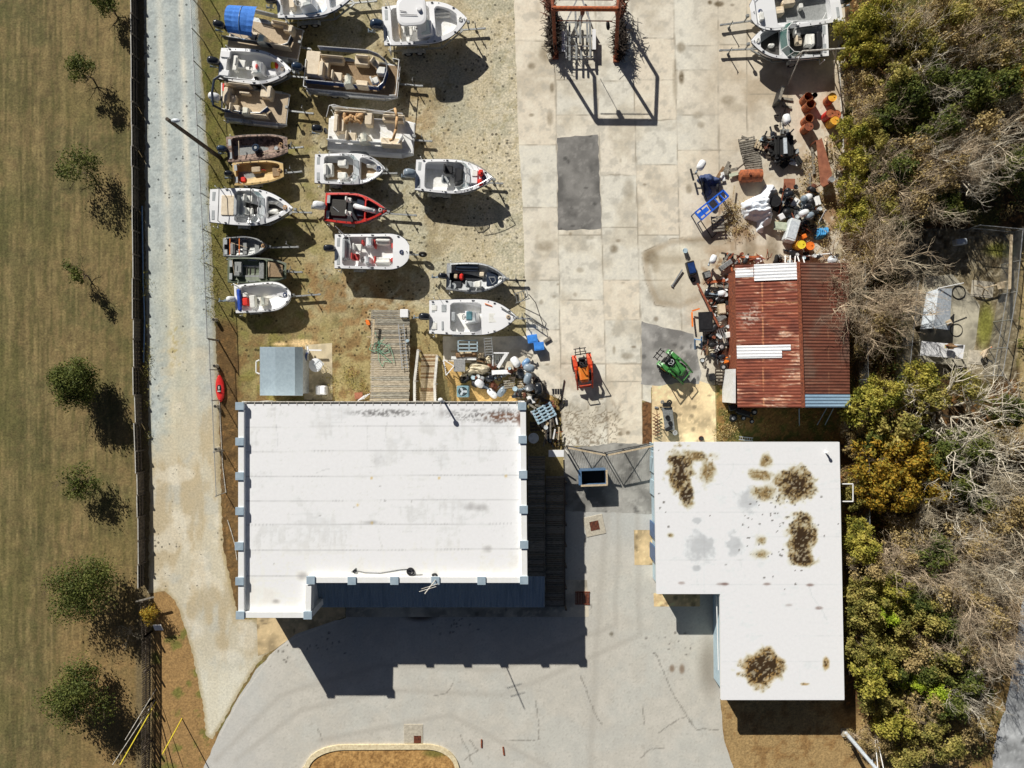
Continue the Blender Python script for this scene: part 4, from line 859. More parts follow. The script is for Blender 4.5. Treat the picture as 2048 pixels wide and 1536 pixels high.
        p0, p1 = T @ Vector((-.28, 0, -.92)), T @ Vector((.22, 0, -.92)); b.cyl(p0, p1, .075, .03, 8)
        for q in range(3):
            a = q * 2.09; b.add([p0 + Vector((0, 0, 0)), T @ Vector((-.30, .18 * math.cos(a), -.92 + .18 * math.sin(a))), T @ Vector((-.24, .18 * math.cos(a + .6), -.92 + .18 * math.sin(a + .6)))], [(0, 1, 2)])
        b.build('drive_leg', leg, o)
        b = MB(); b.box((-.04, y, z - .25), (.16, .28, .4)); b.build('bracket', 'black_plastic', o)
        if decal:
            b = MB(); r2 = [[T @ Vector((-.02 + math.copysign(abs(math.cos(a)) ** .6, math.cos(a)) * .385 * sc, math.copysign(abs(math.sin(a)) ** .7, math.sin(a)) * .246 * sc, zz * sc)) for a in [2 * math.pi * i / 14 for i in range(14)]] for zz in (.06, .13)]; b.rings(r2, caps=False); b.build('decal_band', decal, o)
        return o
    def rod(s, c, x0, y0, x1, y1, z0=None, z1=None, r=.022, m='alu', name='antenna'):
        z0 = s.zg if z0 is None else z0; z1 = s.zg + .9 if z1 is None else z1
        b = MB(); b.cyl(s.loc(c, x0, y0, z0), s.loc(c, x1, y1, z1), r, r * .6, 6); return b.build(name, m, s.root)
    def fit(s):
        """rub rail, bow light, rope coil and deck hatches every hull carries"""
        L = s.len; tt = np.linspace(0, .995, 22)
        for sg in (1, -1): b = MB(); b.tube([(t * L, sg * (s.w(t) + .015), s.z(t) - .07) for t in tt], .028, 5); b.build('rub_rail', 'hull_dark' if s.B > 1.1 else 'alu_dull', s.root)
        rr = random.Random(int(L * 1000)); t = rr.uniform(.88, .93); z = s.z(t) + .05; b = MB(); [b.torus((t * L, rr.uniform(-.05, .05), z + .03 * q), .13 - .02 * q, .02, n=12, k=4) for q in range(3)]; b.build('rope_coil', rr.choice(('deck_tan', 'vinyl_white', 'navy', 'canvas_tan')), s.root)
        b = MB(); b.cyl((L * .965, 0, s.z(.96)), (L * .965, 0, s.z(.96) + .12), .03); b.build('bow_light', 'alu_dull', s.root)
        for t, y in ((.03, .5), (.03, -.5)): b = MB(); b.box((t * L + .1, y * s.B, s.zg + .02), (.2, s.B * .5, .03), ch=.01); b.build('hatch', 'vinyl_grey', s.root)
        for t in (.2, .36, .52, .68):
            for sg in (1, -1): b = MB(); b.cyl((t * L, sg * (s.w(t) - .09), s.z(t)), (t * L, sg * (s.w(t) - .09), s.z(t) + .03), .035, n=8); b.build('rod_holder', 'black_plastic', s.root)
    def trailer(s, label, ext=1.2, axles=1, wt=.33, m='galv', wid=None, fend='galv', group='boat trailers'):
        if not isinstance(s, Pontoon or ()): s.fit()
        L, zg, w = s.len, s.zg, (wid or s.B - .28); r = thing('boat_trailer', label, 'trailer', s.base, s.rz, group); zf = .36
        b = MB(); t0 = L * .02; x1 = L * .66; xt = L + ext - .5
        for sg in (1, -1):
            b.bar((t0, sg * w, zf), (x1, sg * w, zf), .08, .12); b.bar((x1, sg * w, zf), (L * .93, sg * .06, zf), .08, .12)
        for x in np.linspace(t0 + .1, x1, 5): b.bar((x, -w, zf - .05), (x, w, zf - .05), .07, .08)
        b.build('frame', m, r)
        b = MB(); b.bar((L * .8, 0, zf), (L + ext, 0, zf), .10, .10); b.box((L + ext + .08, 0, zf + .02), (.22, .14, .12), ch=.03); b.build('tongue', m, r)
        b = MB(); b.cyl((xt, .12, .08), (xt, .12, .95), .035); b.cyl((xt, .12, .85), (xt, .32, .88), .02); b.cyl((xt, .09, .1), (xt, .15, .1), .1, n=10); b.build('jack', 'alu_dull', r); b = MB(); b.bar((L + .05, 0, zf), (L + .0, 0, zg * .86), .07, .07); b.box((L + .06, 0, zg * .84), (.22, .2, .16), ch=.03); b.build('winch_post', 'alu_dull', r)
        for sg in (1, -1):
            b = MB(); b.bar((t0 + .2, sg * w * .62, zf + .13), (x1 + .3, sg * w * .55, zf + .16), .12, .06); b.build('bunk', 'deck_grey', r)
        yb = max(s.B * .92, w + .22)
        for k in range(axles):
            xw = L * wt + (k - (axles - 1) / 2) * .78
            for sg in (1, -1):
                b = MB(); b.torus((xw, sg * yb, .31), .22, .095, Matrix.Rotation(R(90), 3, 'X'), 16, 8); tw = b.build('wheel', 'rubber', r)
                b = MB(); b.cyl((xw, sg * yb - .07, .31), (xw, sg * yb + .07, .31), .16, n=12); b.build('rim', 'hub', tw)
            b = MB(); b.bar((xw, -yb, .31), (xw, yb, .31), .06, .06); b.build('axle', m, r)
        for sg in (1, -1):
            b = MB(); hl = .42 + .39 * (axles - 1); xc = L * wt
            pr = [(-hl, .42), (-hl * .82, .62), (-hl * .5, .70), (hl * .5, .70), (hl * .82, .62), (hl, .42)]
            for (xa, za), (xb, zb) in zip(pr[:-1], pr[1:]): b.add([(xc + xa, sg * (yb - .13), za), (xc + xb, sg * (yb - .13), zb), (xc + xb, sg * (yb + .14), zb), (xc + xa, sg * (yb + .14), za), (xc + xa, sg * (yb + .14), za - .06), (xc + xb, sg * (yb + .14), zb - .06)], [(0, 1, 2, 3), (3, 2, 5, 4)])
            b.build('fender', fend, r)
        for sg in (1, -1): b = MB(); b.cyl((t0 + .15, sg * (s.B + .1), .5), (t0 + .15, sg * (s.B + .12), zg - .1), .03); b.bar((t0 + .15, sg * w, .5), (t0 + .15, sg * (s.B + .1), .5), .05, .05); b.build('guide_post', 'white_trim', r)
        return r
def prop(name, label, cat, builder, m, group=None, smooth=False):
    b = MB(); builder(b); o = b.build(name, m, smooth=smooth); return tag(o, label, cat, group)
def clutter(bt, c, spots, seed, mats_=('black_plastic', 'vinyl_grey', 'deck_tan', 'red_bright')):
    """loose tackle fixed in the boat: small boxes, coils and tubes"""
    rr = random.Random(seed)
    for x, y in spots:
        b = MB()
        p = bt.loc(c, x, y, bt.floor); k = rr.randrange(len(mats_)); q = rr.random()
        if q < .4: b.box((p.x, p.y, bt.floor + .12), (rr.uniform(.25, .6), rr.uniform(.2, .45), .3), rr.uniform(0, 3), k, .03)
        elif q < .7: b.cyl((p.x, p.y, bt.floor), (p.x, p.y, bt.floor + .28), rr.uniform(.12, .24), n=10, m=k)
        else: a = rr.uniform(0, 6); b.cyl((p.x, p.y, bt.floor + .1), (p.x + .5 * math.cos(a), p.y + .5 * math.sin(a), bt.floor + .2), .03, n=6, m=k)
    return b.build('tackle', list(mats_), bt.root)

# --- 1 blue sided centre console at the top edge
B = Boat('center_console_boat', 'white fishing boat with pale blue hull side, cut by the top edge', (553, 2), (712, -14), 2.5, 1.9)
B.hull('hull_blue', 'gel_white', 'floor_white', ((.05, .62, .16, .55), (.66, .9, .2, .4))); B.console(1, 1180, -60, 1380, 60, 1.0); B.motor('cowl_black'); B.rect('bench_seat', 1, 1060, -80, 1140, 90, .5, 'vinyl_tan'); B.seat(1, 1190, 20, 0, 'vinyl_white'); B.cleats((.1, .5, .8))
B.trailer('galvanised trailer under the pale blue sided boat at the top edge', 1.0, 2)
# --- 7 T top boat
B = Boat('t_top_boat', 'large white fishing boat with a white hard top near the concrete drive', (766, 52), (934, 39), 2.75, 2.1, 'w', draft=1.2)
B.hull('gel_white', 'gel_white', 'floor_white', ((.10, .56, .2, .6), (.62, .88, .3, .45))); B.console(2, 1080, 180, 1250, 320, 1.1, 'gel_white', 'boat_glass'); B.seat(2, 1010, 230, 0, 'vinyl_white', .55); B.seat(2, 1010, 300, 0, 'vinyl_white', .55)
B.rect('bench_seat', 2, 912, 200, 935, 330, .5, 'deck_tan'); B.motor('cowl_navy', sc=1.25, tilt=.5)
z = B.zg + 1.15; c0 = B.loc(2, 1040, 110, z); b = MB()
rs = [[(c0.x + math.copysign(abs(math.cos(a)) ** .5, math.cos(a)) * lx, c0.y + math.copysign(abs(math.sin(a)) ** .5, math.sin(a)) * ly, zz) for a in [2 * math.pi * i / 28 for i in range(28)]] for zz, lx, ly in ((z, .92, .9), (z + .05, .97, .95), (z + .12, .94, .92), (z + .15, .8, .78))]
b.rings(rs); tt = b.build('hard_top', 'gel_white', B.root)
b = MB()
for sx in (-.55, .5):
    for sy in (-.6, .6): b.cyl((c0.x + sx, c0.y + sy * .7, B.floor), (c0.x + sx, c0.y + sy, z), .03)
b.build('hard_top_leg', 'alu', B.root)
p = B.loc(2, 1110, 85, z + .2); b = MB(); b.cyl((p.x, p.y, z + .14), (p.x, p.y, z + .32), .17, .12, 14); b.build('radar_dome', 'gel_white', tt)
b = MB(); q0, q1 = B.loc(2, 930, 100, z + .2), B.loc(2, 990, 108, z + .2); b.cyl(q0, q1, .02); q0, q1 = B.loc(2, 930, 135, z + .2), B.loc(2, 1090, 140, z + .2); b.cyl(q0, q1, .018); b.build('antenna', 'black_plastic', tt)
B.rod(2, 850, 110, 810, 0, None, B.zg + 2.2); B.rod(2, 810, 330, 850, 415, B.zg, B.zg + .3); B.cleats((.05, .3, .6, .85)); B.lounge(2, 1210, 90, 1400, 150, 'n', 'vinyl_white', .3, .1)
B.trailer('trailer under the hard top boat', 1.0, 2, .32)
# --- 3 white centre console with bright life vests
B = Boat('center_console_boat', 'white centre console boat holding red and yellow life vests', K(1, 235, 760), K(1, 1105, 850), 2.3, 1.6)
B.hull('gel_white', 'gel_white', 'floor_white', ((.10, .90, .2, .55),)); B.console(1, 620, 720, 760, 890, .9); B.seat(1, 500, 770, 0, 'vinyl_white', .55); B.rect('bench_seat', 1, 405, 660, 440, 850, .45, 'vinyl_white'); B.motor('cowl_black', sc=1.05); B.rect('stern_locker', 1, 250, 600, 360, 700, .12, 'gel_white', B.zg - .02); B.rect('stern_locker', 1, 230, 830, 345, 920, .12, 'gel_white', B.zg - .02)
for (x, y, m, nm) in ((885, 800, 'yellow', 'yellow life vest in the bow of the white centre console'), (930, 790, 'red_bright', 'red life vest in the bow of the white centre console')):
    p = W(*K(1, x, y), B.floor); prop('life_vest', nm, 'life vest', lambda b: (b.ell((p.x, p.y, B.floor + .12), (.16, .3, .12), 10, 5), b.ell((p.x + .12, p.y + .05, B.floor + .13), (.12, .24, .1), 8, 5)), m, 'life vests in the boats')
p = W(*K(1, 880, 900), B.floor); prop('cooler', 'white cooler in the bow of the centre console boat', 'cooler', lambda b: (b.box((p.x, p.y, B.floor + .17), (.6, .4, .34), .1, 0, .04), b.box((p.x, p.y, B.floor + .37), (.64, .43, .07), .1, 0, .03)), 'gel_white')
p = W(*K(1, 690, 810), B.floor + .9); prop('bag', 'red bag on the console of the white boat with life vests', 'bag', lambda b: b.ell((p.x, p.y, B.floor + .98), (.1, .2, .08), 8, 5), 'red_bright')
clutter(B, 1, [(480, 880), (440, 900), (560, 720), (680, 930)], 4); B.cleats((.12, .5, .85)); B.trailer('trailer under the centre console boat holding life vests', .7, 1)
# --- bowriders
B = Boat('bowrider_boat', 'white bowrider with long swim platform and sand coloured sun pad beside the gravel road', K(3, 85, 940), K(3, 828, 965), 2.45, 1.75)
B.hull('gel_white', 'gel_white', 'floor_dark', ((.30, .62, .16, .6), (.68, .90, .24, .42))); B.wind(.60, .45, .10); B.rect('sun_pad', 3, 190, 845, 300, 1030, .1, 'vinyl_tan', B.zg - .01); B.lounge(3, 300, 830, 385, 1030, 'w', 'vinyl_grey', .4, .35); B.seat(3, 440, 880, 0); B.seat(3, 440, 990, 0); B.console(3, 500, 950, 560, 1040, .7, 'gel_white', None); B.console(3, 500, 845, 560, 900, .7, 'gel_white', None, False)
B.lounge(3, 600, 885, 690, 925, 'n', 'vinyl_white', .35, .15); B.lounge(3, 600, 965, 690, 1005, 's', 'vinyl_white', .35, .15)
b = MB(); L = B.len
for x in (.13, .5): b.tube([(x * L, B.w(x) - .06, B.zg), (x * L + .1, B.w(x) - .05, B.zg + .55), (x * L + .14, 0, B.zg + .62), (x * L + .1, -B.w(x) + .05, B.zg + .55), (x * L, -B.w(x) + .06, B.zg)], .026)
b.build('bimini_frame', 'black_iron', B.root); B.rod(3, 270, 810, 215, 770, B.zg, B.zg + .5, .03); B.rod(3, 200, 1065, 270, 1095, B.zg - .3, B.zg - .3, .03); B.cleats((.2, .6, .85)); B.trailer('trailer under the bowrider with the long swim platform', .8, 1, .36)
B = Boat('bowrider_boat', 'small white bowrider with open bow between the cream deck boat and the red bass boat', K(3, 1022, 610), K(3, 1648, 615), 2.05, 1.6, 'w')
B.hull('gel_white', 'gel_white', 'floor_brown', ((.13, .55, .15, .55), (.64, .90, .2, .42))); B.wind(.57, .42, .10); B.lounge(3, 1100, 560, 1180, 670, 'w', 'vinyl_white'); B.lounge(3, 1225, 525, 1305, 590, 'e', 'vinyl_white', .4, .2); B.lounge(3, 1225, 640, 1305, 700, 'e', 'vinyl_white', .4, .2); B.console(3, 1350, 640, 1395, 700, .65, 'gel_white', None); B.lounge(3, 1480, 560, 1560, 600, 'n', 'vinyl_white', .3, .1); B.lounge(3, 1480, 650, 1560, 690, 's', 'vinyl_white', .3, .1); B.cleats((.06, .4, .8)); B.rail(.7, .97, .1)
B.trailer('trailer under the small white bowrider', .5, 1, .26)
B = Boat('walkaround_boat', 'white open fishing boat with grey outboard and red gear in its bow', K(5, 790, 222), K(5, 1370, 250), 2.25, 1.8, draft=1.1)
B.hull('gel_white', 'gel_white', 'floor_white', ((.12, .62, .17, .6),)); B.wind(.66, .48, .09); B.console(5, 1085, 165, 1150, 280, .95, 'black_plastic', None); B.seat(5, 1040, 185, 0, 'black_plastic', .55); B.seat(5, 1020, 262, 0, 'vinyl_grey'); B.motor('cowl_grey', sc=1.15, tilt=.45, decal='cowl_white'); B.rail(.6, .985, .5); B.cleats((.1, .4, .9)); B.rect('cabin_top', 5, 1175, 180, 1255, 290, .16, 'gel_white', B.z(.7)); B.rect('hatch', 5, 1215, 190, 1255, 235, .06, 'vinyl_white', B.z(.7) + .16)
for i, (x, y) in enumerate(((1282, 215), (1275, 285))):
    p = W(*K(5, x, y), B.z(.88)); prop('fuel_can', ('upper' if i == 0 else 'lower') + ' of two red cans on the bow of the open fishing boat', 'fuel can', lambda b: (b.box((p.x, p.y, B.z(.88) + .2), (.3, .36, .34), .3 * i, 0, .06), b.cyl((p.x, p.y, B.z(.88) + .36), (p.x, p.y, B.z(.88) + .44), .05)), 'red_bright', 'red cans in the bow')
B.trailer('trailer under the open fishing boat with red cans', .5, 2, .3)
# --- red bass boat
B = Boat('bass_boat', 'red bass boat with dark carpet and white outboard', K(3, 1112, 950), K(3, 1665, 985), 2.05, 1.45, 'bass', draft=.8)
B.hull('red_paint', 'red_paint', 'carpet_black', ((.03, .64, .13, .22), (.66, .90, .14, .2)), stripe='alu_dull'); B.motor('cowl_white', sc=1.15, tilt=.5)
B.seat(3, 1330, 890, 0, 'vinyl_white', .3); B.seat(3, 1330, 1010, 0, 'vinyl_white', .3); B.rect('deck_panel', 3, 1165, 880, 1300, 1040, .12, 'floor_dark', B.floor); B.rect('deck_panel', 3, 1400, 870, 1460, 1040, .12, 'hull_dark', B.floor); clutter(B, 3, [(1180, 950), (1215, 960), (1270, 890), (1370, 1015), (1560, 940), (1600, 960), (1570, 985), (1160, 885), (1240, 1000)], 9, ('black_plastic', 'vinyl_grey', 'orange', 'alu'))
p0, p1 = W(*K(3, 1385, 945), B.zg + .1), W(*K(3, 1545, 990), B.zg + .1); prop('rolled_cover', 'white rolled boat cover lying across the red bass boat', 'boat cover', lambda b: (b.cyl(p0, p1, .17, .15, 12), b.ell(p0, (.17, .17, .17), 10, 6), b.ell(p1, (.15, .15, .15), 10, 6)), 'canvas_white', smooth=True)
B.rod(3, 1600, 960, 1720, 985, B.zg + .2, B.zg + .2, .05, 'black_plastic', 'trolling_motor'); B.trailer('red bass boat trailer with pale fenders', 1.7, 1, .36)
# --- deck boat with red seats
B = Boat('deck_boat', 'white deck boat with red seat accents and black outboard above the wooden ramp', K(5, 185, 795), K(5, 745, 800), 2.35, 1.75, 'deck')
B.hull('gel_white', 'gel_white', 'floor_white', ((.10, .78, .17, .5),)); B.motor('cowl_black', tilt=.2, y=.15); B.lounge(5, 240, 700, 300, 850, 'w', 'vinyl_grey'); B.seat(5, 360, 770, 0, 'vinyl_white', .5); B.seat(5, 345, 840, 0, 'vinyl_red', .45); B.console(5, 400, 830, 450, 885, .75, 'gel_white'); B.console(5, 415, 690, 470, 755, .75, 'gel_white', 'boat_glass', False)
for y0, y1, k in ((700, 745, 'n'), (840, 890, 's')): B.lounge(5, 490, y0, 600, y1, k, 'vinyl_white', .4, .15)
for x0, y0, x1, y1 in ((478, 705, 490, 770), (478, 830, 492, 885), (608, 735, 625, 775), (605, 840, 622, 875), (385, 710, 400, 745)): B.rect('seat_pad', 5, x0, y0, x1, y1, .5, 'vinyl_red')
b = MB(); L = B.len; b.tube([(.14 * L, B.w(.1) - .1, B.zg), (.2 * L, B.w(.1) - .1, B.zg + .4), (.24 * L, .1, B.zg + .5)], .03); b.build('ski_tow_frame', 'alu', B.root)
B.rod(5, 255, 672, 190, 608, B.zg, B.zg + 1.3, .03, 'white_trim'); B.rod(5, 205, 895, 250, 925, B.zg - .2, B.zg - .3); B.cleats((.06, .5, .85)); B.trailer('trailer under the white deck boat with red seats', .6, 1, .3)
p = W(*K(5, 845, 820), .5); M = Matrix.Rotation(R(70), 3, 'X'); prop('spare_tyre', 'spare tyre on the tongue in front of the red seated deck boat', 'tyre', lambda b: b.torus((p.x, p.y, .5), .2, .09, M, 16, 8), 'rubber')
# --- small aluminium boats
B = Boat('jon_boat', 'camouflage jon boat full of tackle with a grey outboard', K(3, 240, 440), K(3, 782, 400), 1.75, 1.25, 'jon', draft=.6, sheer=.1)
B.hull('camo', 'camo', 'deck_grey', ((.08, .93, .12, .38),)); B.motor('cowl_navy', sc=.85); clutter(B, 3, [(340, 440), (410, 460), (440, 480), (470, 400), (560, 400), (610, 440), (650, 400), (580, 470), (690, 390), (380, 400), (690, 440)], 12, ('black_plastic', 'vinyl_grey', 'deck_tan', 'cowl_navy')); B.rod(3, 345, 365, 350, 505, B.zg + .1, B.zg + .1, .04, 'deck_tan', 'cross_bar'); B.rod(3, 560, 480, 770, 435, B.zg + .1, B.zg + .1, .03, 'deck_tan', 'push_pole')
p = B.loc(3, 512, 440, B.floor); b = MB(); b.cyl((p.x, p.y, B.floor), (p.x, p.y, B.floor + .35), .26, n=16); b.torus((p.x, p.y, B.floor + .36), .2, .05, n=16); b.cyl((p.x, p.y, B.floor + .36), (p.x, p.y, B.floor + .4), .1, m=1); b.build('swivel_seat_base', ['cowl_navy', 'vinyl_grey'], B.root); B.trailer('trailer under the camouflage jon boat', .7, 1, .38)
B = Boat('jon_boat', 'tan jon boat with a red fuel tank and black outboard', K(3, 295, 660), K(3, 745, 625), 1.6, 1.2, 'jon', draft=.6, sheer=.1)
B.hull('khaki', 'khaki', 'deck_grey', ((.06, .93, .11, .40),)); B.motor('cowl_black', sc=.75); B.rect('bench_seat', 3, 455, 595, 540, 640, .3, 'deck_tan'); B.rect('fuel_tank', 3, 360, 685, 405, 725, .2, 'red_bright'); B.rect('deck_panel', 3, 640, 600, 715, 680, .25, 'floor_brown'); clutter(B, 3, [(385, 650), (380, 690), (600, 650), (500, 705), (330, 660), (590, 630)], 15, ('black_plastic', 'vinyl_red', 'deck_tan')); B.rod(3, 350, 730, 425, 775, B.zg, B.zg, .025); B.rod(3, 315, 560, 350, 580, B.zg, B.zg, .025); B.trailer('trailer under the tan jon boat', .9, 1, .4)
B = Boat('rowing_boat', 'old bare aluminium rowing boat with three bench seats and an orange strap', K(4, 215, 625), K(4, 630, 615), 1.35, 1.05, 'v', draft=.55, sheer=.2)
B.hull('alu_dull', 'alu_dull', 'floor_brown', ((.03, .93, .05, .42),), coam='alu')
for x in (300, 415, 530): B.rect('bench_seat', 4, x - 22, 575, x + 22, 690, .28, 'deck_grey', ch=.02)
b = MB(); 
for x in (278, 365): p, q = B.loc(4, x, 545, B.zg + .06), B.loc(4, x, 695, B.zg + .06); b.bar(p, q, .05, .02)
b.build('tie_down_strap', 'orange', B.root); B.rod(4, 290, 585, 440, 630, B.zg + .05, B.zg + .05, .025, 'deck_tan', 'oar'); B.trailer('trailer with a long pale tongue under the aluminium rowing boat', 1.75, 1, .4)
B = Boat('jon_boat', 'olive green jon boat with a brown front deck and a paddle', K(4, 258, 838), K(4, 805, 845), 1.7, 1.15, 'jon', draft=.6, sheer=.06)
B.hull('green_jon', 'green_jon', 'green_jon', ((.04, .66, .07, .42), (.67, .97, .08, .12))); B.rect('bench_seat', 4, 320, 760, 385, 890, .32, 'deck_grey', ch=.03); B.rect('bench_seat', 4, 550, 755, 595, 920, .3, 'alu_dull', ch=.03); B.rect('battery_box', 4, 315, 850, 370, 895, .55, 'alu_dull'); 
for x in (435, 465, 510): B.rect('floor_rib', 4, x - 3, 770, x + 3, 920, .05, 'floor_dark', ch=0)
B.rect('front_deck', 4, 618, 755, 770, 905, .06, 'floor_brown', B.zg - .10, ch=.02); b = MB(); p, q = B.loc(4, 640, 765, B.zg), B.loc(4, 645, 890, B.zg); b.cyl(p, q, .025); b.ell(p.lerp(q, .2), (.07, .22, .02)); b.build('paddle', 'deck_tan', B.root); clutter(B, 4, [(680, 830), (730, 840), (745, 870), (690, 770), (760, 790)], 21, ('vinyl_grey', 'teal', 'black_plastic')); B.rod(4, 300, 740, 320, 880, B.zg + .2, B.zg + .1, .025, 'deck_tan', 'tiller_handle'); B.trailer('trailer under the olive green jon boat', .75, 1, .4)
B = Boat('skiff_boat', 'white skiff with blue stern cover and small white outboard above the little shed', K(4, 325, 1110), K(4, 850, 1070), 1.95, 1.3, 'skiff', draft=.75)
B.hull('gel_white', 'gel_white', 'floor_white', ((.10, .94, .12, .5),)); B.motor('cowl_white', sc=.8, tilt=.9); B.console(4, 545, 1085, 615, 1165, .7, 'gel_cream', 'boat_glass'); B.rect('bench_seat', 4, 455, 1075, 515, 1185, .42, 'vinyl_white'); B.rect('seat_pad', 4, 385, 1100, 445, 1165, .45, 'red_bright'); B.rect('stern_cover', 4, 335, 1015, 385, 1215, .16, 'canvas_royal', B.zg - .05, ch=.07); B.rect('cooler', 4, 385, 1050, 440, 1090, .4, 'vinyl_white'); B.rect('hatch', 4, 620, 1055, 690, 1100, .05, 'vinyl_white'); B.rect('hatch', 4, 665, 1110, 705, 1150, .06, 'deck_grey'); B.rod(4, 310, 965, 385, 1000, B.zg, B.zg + .3, .03, 'white_trim'); b = MB(); b.tube([B.loc(4, 665, 985, B.zg + .1), B.loc(4, 720, 990, B.zg + .3), B.loc(4, 770, 1000, B.zg + .1)], .03); b.build('grab_rail', 'alu', B.root); B.cleats((.2, .6, .92)); B.trailer('trailer with a long silver tongue under the blue sterned skiff', 1.6, 1, .3)
B = Boat('utility_boat', 'dark carpeted aluminium boat with an orange vest at the edge of the concrete', K(5, 1022, 985), K(5, 1475, 1000), 1.95, 1.3, 'v', draft=.75, sheer=.18)
B.hull('hull_grey', 'alu', 'carpet_black', ((.05, .92, .09, .48),)); B.motor('cowl_black', sc=.85, tilt=.6); B.lounge(5, 1090, 905, 1265, 950, 'n', 'hull_dark', .35, .1); B.rect('front_deck', 5, 1325, 950, 1410, 1060, .28, 'hull_dark', ch=.05); B.seat(5, 1195, 1045, 0, 'vinyl_grey', .42); B.seat(5, 1255, 1045, 3.14, 'vinyl_white', .42); B.rect('cooler', 5, 1270, 950, 1305, 985, .35, 'vinyl_tan'); B.rect('life_vest', 5, 1120, 960, 1148, 1010, .3, 'red_bright', ch=.1); B.rect('tackle_box', 5, 1075, 965, 1105, 1000, .3, 'deck_tan'); B.rect('rear_deck', 5, 1065, 1020, 1135, 1070, .2, 'carpet_black'); b = MB(); b.tube([B.loc(5, 1340, 990, B.zg - .1), B.loc(5, 1385, 990, B.zg + .2), B.loc(5, 1390, 1020, B.zg + .2), B.loc(5, 1365, 1040, B.zg - .1), B.loc(5, 1340, 990, B.zg - .1)], .025); b.build('rod_rack', 'alu', B.root); clutter(B, 5, [(1300, 1050), (1380, 985), (1350, 1050), (1075, 1060)], 25); B.trailer('black trailer under the dark carpeted aluminium boat', 1.1, 1, .4, 'black_iron', fend='alu')
B = Boat('bay_boat', 'white bay boat with pale blue console seat beside the wooden ramp', K(5, 893, 1288), K(5, 1545, 1290), 2.35, 1.7, 'w', draft=1.0)
B.hull('gel_white', 'gel_white', 'floor_white', ((.24, .60, .2, .45),)); B.motor('cowl_black', sc=1.05, tilt=.6); B.console(5, 1160, 1240, 1260, 1335, .95, 'gel_white', 'boat_glass'); B.rect('leaning_post', 5, 1060, 1250, 1090, 1320, .75, 'vinyl_grey'); B.rect('seat_cushion', 5, 1170, 1245, 1215, 1310, 1.02, 'teal'); B.cleats((.04, .2, .5, .75, .92)); 
for x0, y0, x1, y1 in ((985, 1195, 1020, 1250), (985, 1320, 1000, 1385), (910, 1200, 950, 1240), (910, 1330, 950, 1380)): B.rect('hatch', 5, x0, y0, x1, y1, .03, 'vinyl_grey' if x0 > 950 else 'vinyl_white', B.zg + .03)
B.rod(5, 965, 1140, 1012, 1215, B.zg + .6, B.zg + .1, .02, 'alu'); B.rod(5, 1310, 1188, 1365, 1208, B.z(.7) + .06, B.z(.7) + .06, .035, 'orange', 'push_pole'); B.rod(5, 1430, 1215, 1540, 1285, B.z(.9) + .1, B.z(.95) + .1, .04, 'alu_dull', 'trolling_motor'); B.rect('hatch', 5, 1340, 1260, 1420, 1330, .03, 'vinyl_white', B.z(.75)); B.trailer('trailer under the white bay boat', .9, 1, .32)
# --- two boats on the right of the drive, bows to the left
B = Boat('walkaround_boat', 'white open boat with slanted bow in the top right corner of the drive', K(6, 1800, 20), K(6, 640, 170), 2.7, 1.8, 'deck', draft=1.0)
B.hull('hull_grey', 'gel_white', 'deck_grey', ((.12, .72, .22, .55),), stripe='hull_dark'); B.lounge(6, 1050, 0, 1230, 50, 'n', 'vinyl_tan', .4, .1); B.lounge(6, 930, 90, 1090, 170, 's', 'vinyl_tan', .4, .15); B.rect('cooler', 6, 760, 150, 830, 250, .4, 'vinyl_white', B.zg); B.rect('cooler', 6, 1270, 40, 1330, 100, .4, 'vinyl_white'); B.rod(6, 1620, 155, 1570, 245, B.zg, B.zg - .2, .035, 'white_trim'); B.cleats((.1, .5, .8)); B.rail(.6, .95, .15); clutter(B, 6, [(1420, 20), (1500, 10), (1600, 30), (1700, 10)], 31, ('teal', 'vinyl_white', 'black_plastic')); B.motor('cowl_black'); B.trailer('rusty tongued trailer in the top right corner of the drive', 1.5, 1, .4)
B = Boat('bowrider_boat', 'white bowrider with green tinted windscreen under a leaning pole', K(6, 1640, 500), K(6, 650, 535), 2.4, 1.75, 'w', draft=1.1)
B.hull('hull_grey', 'gel_white', 'floor_dark', ((.05, .50, .12, .6), (.60, .88, .18, .45))); B.wind(.56, .5, .09, 'green_glass', .08, 'white_trim'); B.lounge(6, 1350, 430, 1480, 570, 'e', 'vinyl_white', .4, .25); B.seat(6, 1240, 430, math.pi, 'vinyl_white', .5); B.seat(6, 1260, 530, math.pi, 'vinyl_tan', .5); B.lounge(6, 880, 550, 960, 590, 'n', 'vinyl_white', .3, .1); clutter(B, 6, [(1230, 590), (1310, 590), (1450, 560), (850, 590), (980, 470), (1150, 480)], 33, ('vinyl_tan', 'vinyl_white', 'black_plastic')); B.rect('engine_cover', 6, 1500, 400, 1570, 600, .55, 'black_plastic'); B.cleats((.1, .5, .85)); B.trailer('trailer under the green windscreen bowrider', 1.6, 1, .4)
p0, p1 = W(*K(6, 1860, 620), 2.5), W(*K(6, 1310, 655), 2.5)
prop('crane_boom', 'long rusty white pole on splayed legs leaning over the green windscreen bowrider', 'boom', lambda b: (b.cyl(p0, p1, .06), b.cyl(p1, W(*K(6, 1125, 1090), 0), .04), b.cyl(p1, W(*K(6, 1140, 800), .4), .04), b.cyl(p0.lerp(p1, .3), W(*K(6, 1760, 860), 0), .04), b.cyl(p0.lerp(p1, .2), W(*K(6, 1700, 1010), 0), .04)), 'gutter_white')

